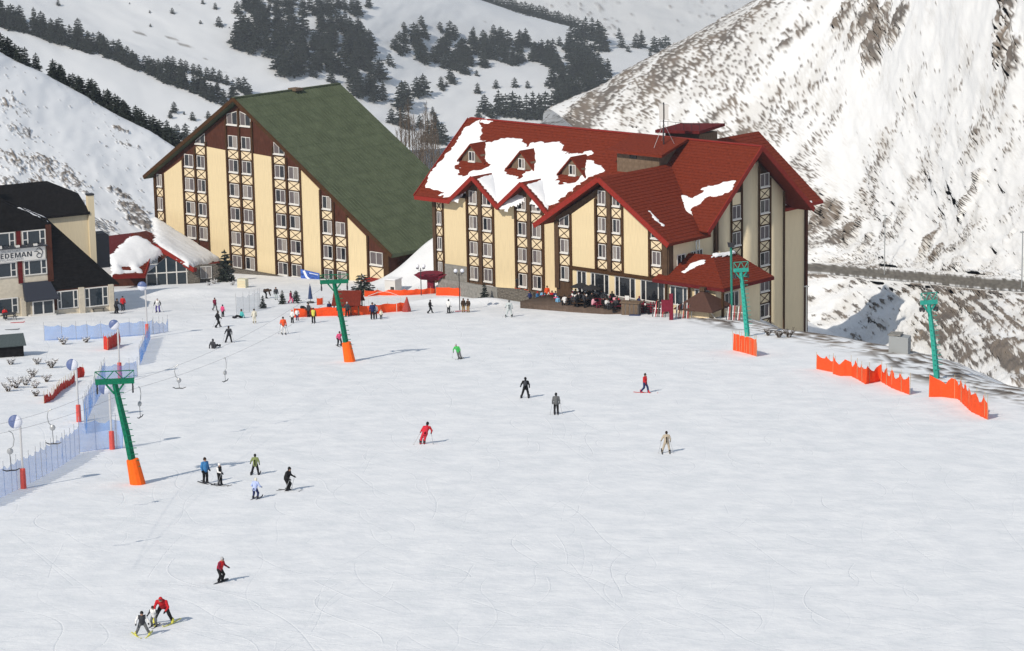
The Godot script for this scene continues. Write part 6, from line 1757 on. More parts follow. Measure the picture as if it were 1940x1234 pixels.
func far_pines(list: Array) -> void:
	var mm := MultiMesh.new()
	mm.transform_format = MultiMesh.TRANSFORM_3D
	mm.mesh = pines[1][0]
	mm.instance_count = list.size()
	for i in list.size():
		var e: Array = list[i]
		mm.set_instance_transform(i, Transform3D(Basis(Vector3.UP, i * 2.4).scaled(Vector3(e[3], e[3], e[3])), Vector3(e[0], e[1], e[2])))
	var o := MultiMeshInstance3D.new()
	o.name = "distant_pines"
	o.multimesh = mm
	o.material_override = M.needles
	add_child(o)
	o.set_meta("kind", "stuff")

func snow_tufts(t: Node3D, n: int, w: float, h: float) -> void:
	var st := begin()
	for k in n:
		var a := rng.randf() * TAU
		var y := rng.randf_range(.15, .9) * h
		var d := w * (1.0 - y / h * .7) * rng.randf_range(.3, 1.0)
		ball(st, Vector3(cos(a) * d, y, sin(a) * d), Vector3(.14, .06, .14) * rng.randf_range(.6, 1.3), 6, 4)
	obj("snow_cap", done(st), M.roof_snow, t)

func bush(x: float, z: float, h: float, label: String, frost: float, group := "") -> void:
	var t := thing("shrub", label, "shrub", gpt(x, z), 0, group)
	var st := begin()
	var fr := begin()
	var n := int(22 + 16 * h)
	for k in n:
		var a := rng.randf() * TAU
		var l := h * rng.randf_range(.5, 1.0)
		var d := Vector3(cos(a) * .8, 1.0, sin(a) * .8).normalized()
		var p := d * l
		tube(st, [Vector3(cos(a) * .08, -.1, sin(a) * .08), p * .6, p + Vector3(0, -.03, 0)], [.022, .014, .005], 4)
		for s in 7:
			var q := p * rng.randf_range(.45, 1.0) + Vector3(rng.randf_range(-.16, .16), rng.randf_range(-.1, .1), rng.randf_range(-.16, .16)) * h * .8
			if rng.randf() < frost: ball(fr, q, Vector3(.07, .035, .07) * rng.randf_range(.4, 1.2) * (.6 + h * .4), 5, 3)
			else:
				var w := Vector3(rng.randf_range(-1, 1), rng.randf_range(-1, 1), rng.randf_range(-1, 1)).normalized() * .13
				tri(st, q, q + w, q + w.cross(Vector3.UP) * .6)
				rod(st, p * .5, q, .007, 3)
	obj("twigs", done(st), M.twig, t).set_meta("kind", "stuff")
	obj("snow_cap", done(fr), M.roof_snow, t).set_meta("kind", "stuff")

func bare_tree(at: Vector3, h: float, label: String, group := "") -> void:
	var t := thing("bare_tree", label, "bare tree", at, 0, group)
	var st := begin()
	tube(st, [Vector3(0, -.3, 0), Vector3(.05, h * .5, 0), Vector3(0, h, 0)], [.11, .06, .012], 5)
	obj("trunk", done(st), M.twig, t)
	st = begin()
	for k in 46:
		var y := h * rng.randf_range(.12, .92)
		var a := rng.randf() * TAU
		var l := h * .26 * (1.0 - y / h * .5) * rng.randf_range(.5, 1.0)
		var e := Vector3(cos(a) * l * .35, y + l, sin(a) * l * .35)
		tube(st, [Vector3(0, y, 0), (Vector3(0, y, 0) + e) * .5 + Vector3(cos(a), 0, sin(a)) * l * .12, e], [.03, .02, .006], 3)
	obj("branches", done(st), M.twig, t)

func trees() -> void:
	for e in [[-67.0, 4.8, -459.2, 4.1, 0], [-76.3, 10.2, -460.3, 4.0, 5], [-58.0, 0.5, -453.7, 4.0, 1], [-69.1, 6.3, -457.6, 4.0, 2], [-55.6, -0.3, -450.7, 3.9, 1], [-75.0, 9.2, -460.7, 4.0, 2], [-70.0, 6.7, -461.1, 4.0, 2], [-83.7, 13.9, -460.7, 4.0, 3], [-75.7, 9.1, -463.0, 4.0, 2], [-70.1, 6.6, -460.0, 4.0, 3], [-80.7, 12.5, -459.3, 3.9, 4], [-61.0, 2.5, -453.9, 3.8, 1], [-67.0, 5.4, -458.0, 3.9, 5], [-56.2, -0.2, -452.1, 3.8, 5], [-59.0, 1.5, -453.6, 3.8, 5], [-84.7, 15.0, -459.7, 3.8, 5], [-68.9, 6.6, -458.2, 3.8, 2], [-70.6, 7.0, -461.1, 3.7, 0], [-83.7, 14.4, -460.3, 3.7, 1], [-74.7, 9.0, -460.2, 3.7, 5], [-65.6, 5.0, -456.6, 3.6, 0], [-65.2, 4.6, -457.0, 3.6, 3], [-71.9, 7.5, -459.9, 3.6, 0], [-64.5, 3.3, -458.7, 3.6, 3], [-68.0, 5.2, -460.6, 3.6, 2], [-59.8, 1.7, -454.4, 3.5, 4], [-60.8, 1.9, -455.4, 3.5, 0], [-64.1, 4.2, -455.5, 3.5, 1], [-82.8, 13.2, -462.0, 3.5, 1], [-62.3, 2.4, -457.6, 3.5, 5], [-62.1, 3.2, -455.5, 3.5, 1], [-63.5, 3.5, -455.1, 3.4, 3], [-71.9, 7.8, -460.0, 3.4, 3], [-68.6, 5.8, -459.4, 3.4, 2], [-81.5, 13.2, -458.3, 3.4, 3], [-73.1, 8.3, -460.7, 3.4, 5], [-58.4, 0.8, -454.0, 3.3, 5], [-79.2, 11.9, -460.8, 3.3, 0], [-61.6, 2.6, -455.0, 3.3, 1], [-56.7, 0.2, -451.4, 3.3, 4], [-72.0, 8.2, -459.3, 3.3, 5], [-76.4, 10.5, -459.9, 3.2, 1], [-52.8, -1.8, -448.9, 3.1, 4], [-75.5, 9.7, -461.7, 3.2, 1], [-64.6, 4.1, -458.2, 3.2, 5], [-73.9, 8.4, -461.8, 3.1, 2]]:
		pine(e[0], e[1], e[2], e[3], e[4], "pine in the dark row standing along the crest of the near left hill", "pines along the near left crest")
	for e in [[-70.4, -6.2, -590.2, 4.8, 5], [-65.2, -8.2, -588.2, 4.6, 2], [-70.7, -5.9, -591.7, 4.7, 0], [-72.2, -5.1, -593.3, 4.6, 0], [-65.4, -8.0, -588.5, 4.6, 2], [-67.6, -7.3, -588.9, 4.5, 2], [-66.6, -7.1, -591.8, 4.5, 3], [-73.1, -5.1, -591.9, 4.5, 2], [-65.4, -8.0, -588.7, 4.4, 2], [-86.8, -0.1, -596.5, 4.4, 4], [-98.8, 3.8, -595.7, 4.4, 2], [-84.7, -0.9, -595.7, 4.4, 4], [-87.8, 0.3, -596.6, 4.4, 5], [-92.3, 1.7, -596.2, 4.4, 1], [-70.9, -5.6, -593.0, 4.4, 3], [-77.5, -3.5, -593.5, 4.4, 0], [-111.3, 9.5, -604.5, 4.4, 2], [-81.1, -2.3, -593.6, 4.4, 2], [-97.8, 4.0, -598.6, 4.4, 0], [-96.6, 3.1, -595.7, 4.3, 5], [-63.7, -8.8, -587.3, 4.3, 0], [-75.5, -4.1, -593.5, 4.3, 5], [-73.1, -5.4, -590.0, 4.3, 1], [-98.9, 4.2, -597.6, 4.3, 0], [-95.3, 3.1, -598.9, 4.3, 4], [-65.4, -8.0, -588.6, 4.2, 1], [-109.5, 8.1, -598.4, 4.3, 4], [-62.6, -8.9, -588.6, 4.2, 5], [-103.7, 6.6, -603.5, 4.3, 4], [-93.9, 2.4, -597.0, 4.2, 5], [-101.1, 4.7, -596.4, 4.2, 2], [-90.2, 1.4, -599.0, 4.2, 4], [-83.6, -1.3, -595.4, 4.2, 2], [-108.2, 7.5, -597.9, 4.2, 3], [-108.1, 7.8, -600.5, 4.2, 3], [-88.6, 0.8, -598.4, 4.2, 1], [-73.8, -4.5, -594.3, 4.1, 4], [-98.0, 4.5, -602.3, 4.2, 3], [-101.2, 5.5, -601.3, 4.1, 2], [-85.8, -0.1, -598.6, 4.1, 3], [-84.8, -0.2, -600.3, 4.1, 0], [-63.4, -9.0, -586.9, 4.0, 3], [-60.9, -9.9, -586.2, 4.0, 5], [-111.0, 8.4, -597.3, 4.0, 1], [-88.1, 0.9, -600.0, 4.1, 5], [-80.4, -2.6, -593.1, 4.0, 4], [-74.8, -4.6, -591.6, 4.0, 1], [-66.4, -7.4, -590.8, 4.0, 1]]:
		pine(e[0], e[1], e[2], e[3], e[4], "pine in the long slanting belt across the left hillside", "pines in the slanting belt on the left")
	for e in [[-59.5, -9.3, -592.7, 4.7, 0]]:
		pine(e[0], e[1], e[2], e[3], e[4], "small pine below the pale road cutting on the left hillside", "pines below the road cutting")
	for e in [[-47.9, -0.6, -644.2, 6.3, 1], [-47.6, -4.6, -632.1, 6.2, 1], [-59.9, -1.5, -630.9, 6.1, 5], [-50.0, -1.0, -640.9, 6.2, 2], [-60.3, -0.2, -634.8, 6.1, 0], [-49.7, -7.1, -619.4, 6.0, 5], [-62.2, -1.3, -629.6, 6.0, 4], [-51.5, -6.2, -620.7, 5.9, 3], [-58.5, 3.0, -645.9, 6.1, 0], [-48.3, -4.0, -633.4, 6.0, 1], [-54.7, -3.5, -628.2, 5.9, 2], [-61.6, 0.4, -635.5, 5.9, 1], [-50.3, -7.4, -617.3, 5.8, 5], [-59.0, -1.5, -631.5, 5.9, 1], [-50.2, -0.9, -641.1, 5.9, 3], [-61.2, -1.9, -628.2, 5.7, 4], [-57.5, -2.1, -631.0, 5.7, 1], [-56.8, 0.6, -639.8, 5.7, 3], [-47.7, -3.7, -635.2, 5.6, 0], [-51.4, -5.2, -625.2, 5.4, 0], [-51.9, -0.3, -641.3, 5.5, 4], [-56.7, 0.5, -639.8, 5.5, 3], [-57.7, -1.4, -633.0, 5.3, 0], [-52.4, -3.6, -630.2, 5.3, 5], [-47.0, -4.7, -632.4, 5.2, 4], [-56.4, 1.9, -644.2, 5.3, 0], [-56.9, 1.9, -643.8, 5.3, 0], [-58.2, 1.6, -641.9, 5.1, 1], [-46.9, -4.4, -634.0, 5.1, 4], [-46.8, -7.3, -622.7, 5.0, 3], [-55.7, -1.6, -634.0, 5.1, 2], [-48.3, -7.4, -620.3, 4.9, 4], [-53.8, 1.2, -644.1, 5.0, 4], [-47.4, -5.7, -628.2, 4.9, 3], [-46.5, -4.7, -633.1, 4.7, 0], [-56.7, 0.2, -638.7, 4.7, 4], [-53.3, -2.6, -633.1, 4.5, 2], [-50.8, -0.9, -640.5, 4.5, 4], [-53.4, 1.6, -645.6, 4.6, 0], [-58.5, -0.8, -634.2, 4.4, 4], [-61.1, 0.9, -637.6, 4.4, 0], [-47.4, -6.8, -624.0, 4.3, 0], [-51.0, 2.0, -649.2, 4.4, 1], [-53.6, 0.9, -643.4, 4.3, 0]]:
		pine(e[0], e[1], e[2], e[3], e[4], "pine in the dark forest above the green roof, left of the snowy gap", "pines of the forest left of the snowy gap")
	for e in [[-41.1, -3.9, -644.0, 6.3, 3], [-41.4, -1.7, -649.6, 6.2, 0], [-42.8, -6.0, -633.9, 6.0, 2], [-37.8, -5.9, -642.9, 6.1, 4], [-35.4, -8.0, -640.0, 6.0, 2], [-41.0, -7.2, -632.5, 5.9, 2], [-29.8, -11.2, -639.4, 5.9, 3], [-41.3, -3.9, -644.0, 5.9, 1], [-33.5, -8.7, -641.3, 5.9, 1], [-34.4, -12.6, -622.5, 5.7, 1], [-34.5, -6.1, -648.5, 5.9, 5], [-32.3, -9.4, -641.4, 5.8, 4], [-37.4, -9.2, -631.7, 5.6, 3], [-41.4, -5.8, -637.1, 5.5, 4], [-35.4, -11.4, -626.1, 5.4, 5], [-38.8, -8.4, -631.9, 5.4, 2], [-37.1, -4.4, -649.6, 5.4, 0], [-37.3, -2.4, -654.5, 5.5, 5], [-36.1, -9.1, -634.6, 5.3, 2], [-42.7, -6.1, -633.7, 5.2, 3], [-32.2, -6.5, -652.2, 5.4, 5], [-34.8, -5.6, -650.0, 5.3, 1], [-40.8, -8.0, -629.8, 5.1, 0], [-35.2, -5.6, -649.2, 5.2, 1], [-43.4, -2.3, -645.3, 5.2, 0], [-32.9, -5.2, -655.2, 5.2, 5], [-36.7, -6.1, -644.4, 5.0, 4], [-33.6, -8.0, -643.6, 5.0, 1], [-35.5, -2.4, -657.6, 5.0, 5], [-41.1, -6.1, -636.3, 4.9, 1], [-32.4, -12.7, -626.1, 4.8, 0], [-33.8, -4.6, -655.3, 5.0, 4], [-30.5, -12.9, -629.7, 4.8, 4], [-31.3, -13.0, -627.3, 4.7, 0], [-35.2, -10.4, -630.9, 4.7, 3], [-28.7, -14.0, -627.4, 4.6, 0], [-40.0, -7.9, -631.7, 4.6, 1], [-43.7, -7.2, -628.1, 4.6, 5], [-43.7, 0.2, -651.5, 4.7, 4], [-34.9, -10.6, -630.5, 4.5, 5], [-44.0, -5.3, -634.9, 4.6, 3], [-40.5, -0.0, -655.4, 4.6, 4], [-38.6, -0.2, -657.9, 4.7, 4], [-35.8, -9.2, -634.4, 4.5, 2], [-37.1, -3.9, -651.0, 4.5, 1], [-43.8, -7.3, -627.6, 4.3, 1], [-44.4, -2.3, -643.7, 4.4, 4]]:
		pine(e[0], e[1], e[2], e[3], e[4], "pine in the dense dark forest rising behind the green roof's right end", "pines of the forest behind the green roof")
	for e in [[-52.3, 3.3, -652.3, 4.5, 1]]:
		pine(e[0], e[1], e[2], e[3], e[4], "pine at the top of the forest, cut by the upper frame edge", "pines along the upper frame edge")
	for e in [[6.8, -12.5, -689.8, 5.4, 4], [-0.8, -12.1, -683.1, 5.3, 2], [-14.2, -6.7, -688.7, 5.3, 1], [0.2, -10.1, -696.5, 5.3, 3], [-21.8, -7.1, -673.5, 5.2, 4], [-5.3, -10.6, -686.0, 5.2, 5], [10.3, -12.5, -694.0, 5.3, 2], [-12.2, -12.2, -667.4, 5.0, 1], [-21.2, -9.4, -665.3, 5.0, 5], [8.8, -12.3, -694.2, 5.2, 0], [-16.3, -9.3, -675.3, 5.1, 3], [-10.8, -10.1, -680.8, 5.1, 3], [-22.9, -5.6, -675.8, 5.1, 3], [-5.2, -10.0, -689.4, 5.1, 2], [3.3, -10.1, -700.6, 5.0, 5], [-9.4, -11.7, -674.5, 4.9, 0], [1.4, -12.9, -681.1, 4.9, 0], [-11.2, -9.8, -681.6, 4.8, 5], [-8.4, -8.3, -692.6, 4.9, 4], [-25.0, -5.6, -671.8, 4.7, 2], [-19.9, -10.0, -665.4, 4.7, 1], [-1.7, -10.7, -690.6, 4.8, 2], [4.8, -9.9, -703.0, 4.9, 0], [-15.6, -9.1, -677.5, 4.7, 3], [-1.6, -8.9, -699.1, 4.8, 1], [-8.4, -9.9, -685.4, 4.7, 4], [-9.6, -11.4, -675.6, 4.6, 1], [-10.4, -12.9, -665.8, 4.5, 1], [-12.2, -10.3, -677.5, 4.5, 3], [-26.8, -6.7, -664.2, 4.4, 2]]:
		pine(e[0], e[1], e[2], e[3], e[4], "pine in the belt of forest above the red roof's left end", "pines of the belt above the red roof")
	for e in [[16.8, -18.3, -651.6, 6.9, 2], [17.7, -13.2, -697.7, 7.4, 1], [11.5, -13.5, -687.7, 7.2, 2], [24.0, -12.6, -712.4, 7.5, 4], [17.3, -14.7, -683.6, 7.1, 4], [16.4, -12.0, -706.0, 7.3, 4], [13.6, -16.7, -663.3, 6.8, 4], [18.7, -14.8, -683.6, 7.0, 1], [19.7, -16.2, -671.4, 6.8, 4], [10.6, -16.4, -663.1, 6.6, 4], [11.0, -13.7, -686.0, 6.8, 4], [14.2, -18.4, -649.0, 6.5, 3], [19.5, -17.9, -655.6, 6.3, 5], [15.0, -17.8, -654.7, 6.2, 3], [18.9, -17.7, -656.8, 6.2, 3], [12.3, -17.4, -656.5, 6.1, 2], [20.2, -15.7, -676.6, 6.3, 2], [20.5, -16.6, -667.3, 6.0, 2], [21.1, -14.2, -692.1, 6.2, 4], [20.8, -17.0, -664.4, 6.0, 2], [15.8, -15.6, -674.2, 6.0, 1], [13.3, -15.9, -669.2, 5.9, 2], [22.7, -15.2, -682.7, 5.9, 4], [12.7, -18.0, -651.8, 5.6, 1], [17.7, -15.2, -679.0, 5.7, 0], [15.3, -18.0, -653.1, 5.5, 5], [17.7, -13.6, -693.7, 5.6, 4], [18.6, -12.2, -708.0, 5.6, 1], [15.3, -17.7, -655.2, 5.2, 1], [23.3, -15.6, -679.9, 5.3, 1], [24.7, -17.3, -662.1, 5.1, 5], [17.1, -15.5, -675.8, 5.2, 5], [20.0, -12.9, -703.2, 5.3, 5], [15.3, -17.7, -655.3, 4.8, 4], [12.7, -14.5, -681.1, 5.0, 1], [22.9, -16.4, -671.1, 4.8, 2], [16.1, -11.7, -707.7, 5.0, 1], [15.6, -13.2, -695.4, 4.9, 0], [11.5, -16.3, -664.9, 4.7, 2], [12.3, -14.2, -683.4, 4.7, 5], [22.1, -14.6, -689.4, 4.8, 3], [19.0, -16.2, -670.9, 4.5, 2], [25.0, -15.5, -682.0, 4.6, 0], [23.0, -17.7, -658.4, 4.4, 1]]:
		pine(e[0], e[1], e[2], e[3], e[4], "tall pine in the thick clump left of the brown rocky ridge", "tall pines left of the rocky ridge")
	for e in [[8.7, -20.0, -634.4, 6.8, 1], [5.8, -19.7, -634.7, 6.5, 2], [7.2, -19.9, -634.1, 6.3, 4], [1.1, -19.3, -634.2, 6.3, 5], [4.3, -19.8, -633.3, 6.2, 4], [10.2, -19.9, -635.7, 6.0, 4], [11.8, -19.2, -641.8, 6.1, 2], [-2.2, -18.7, -635.8, 5.8, 0], [-0.6, -19.1, -634.5, 5.5, 3], [2.7, -19.5, -633.8, 5.5, 2], [-5.5, -18.3, -635.2, 4.5, 1]]:
		pine(e[0], e[1], e[2], e[3], e[4], "pine in the low row standing right behind the red roof", "pines right behind the red roof")
	for e in [[-24.2, -15.9, -624.3, 6.9, 1], [-16.2, -20.3, -605.4, 6.0, 2], [-17.7, -20.5, -601.6, 5.5, 4], [-23.6, -15.3, -629.3, 5.7, 1], [-14.7, -21.1, -602.1, 5.2, 1], [-19.8, -14.7, -640.1, 5.5, 5], [-24.0, -17.9, -609.7, 4.8, 1], [-21.2, -14.7, -637.9, 5.0, 1]]:
		pine(e[0], e[1], e[2], e[3], e[4], "small pine scattered on the snow between the forests", "small pines between the forests")
	for e in [[22.4, -10.9, -720.4, 6.8, 2], [23.9, -11.2, -720.7, 6.5, 5], [20.7, -10.4, -720.4, 6.5, 4], [18.7, -9.9, -719.9, 5.9, 1], [25.1, -11.8, -719.1, 5.6, 5]]:
		pine(e[0], e[1], e[2], e[3], e[4], "pine along the far crest below the speckled back mountain", "pines along the far crest")
	for e in [[31.4, -17.3, -768.6, 5.7, 2], [43.4, -17.3, -749.4, 5.3, 3], [35.6, -13.3, -725.2, 5.1, 2]]:
		pine(e[0], e[1], e[2], e[3], e[4], "small tree on the snow below the far crest, left of the right mountain", "small trees on the saddle")
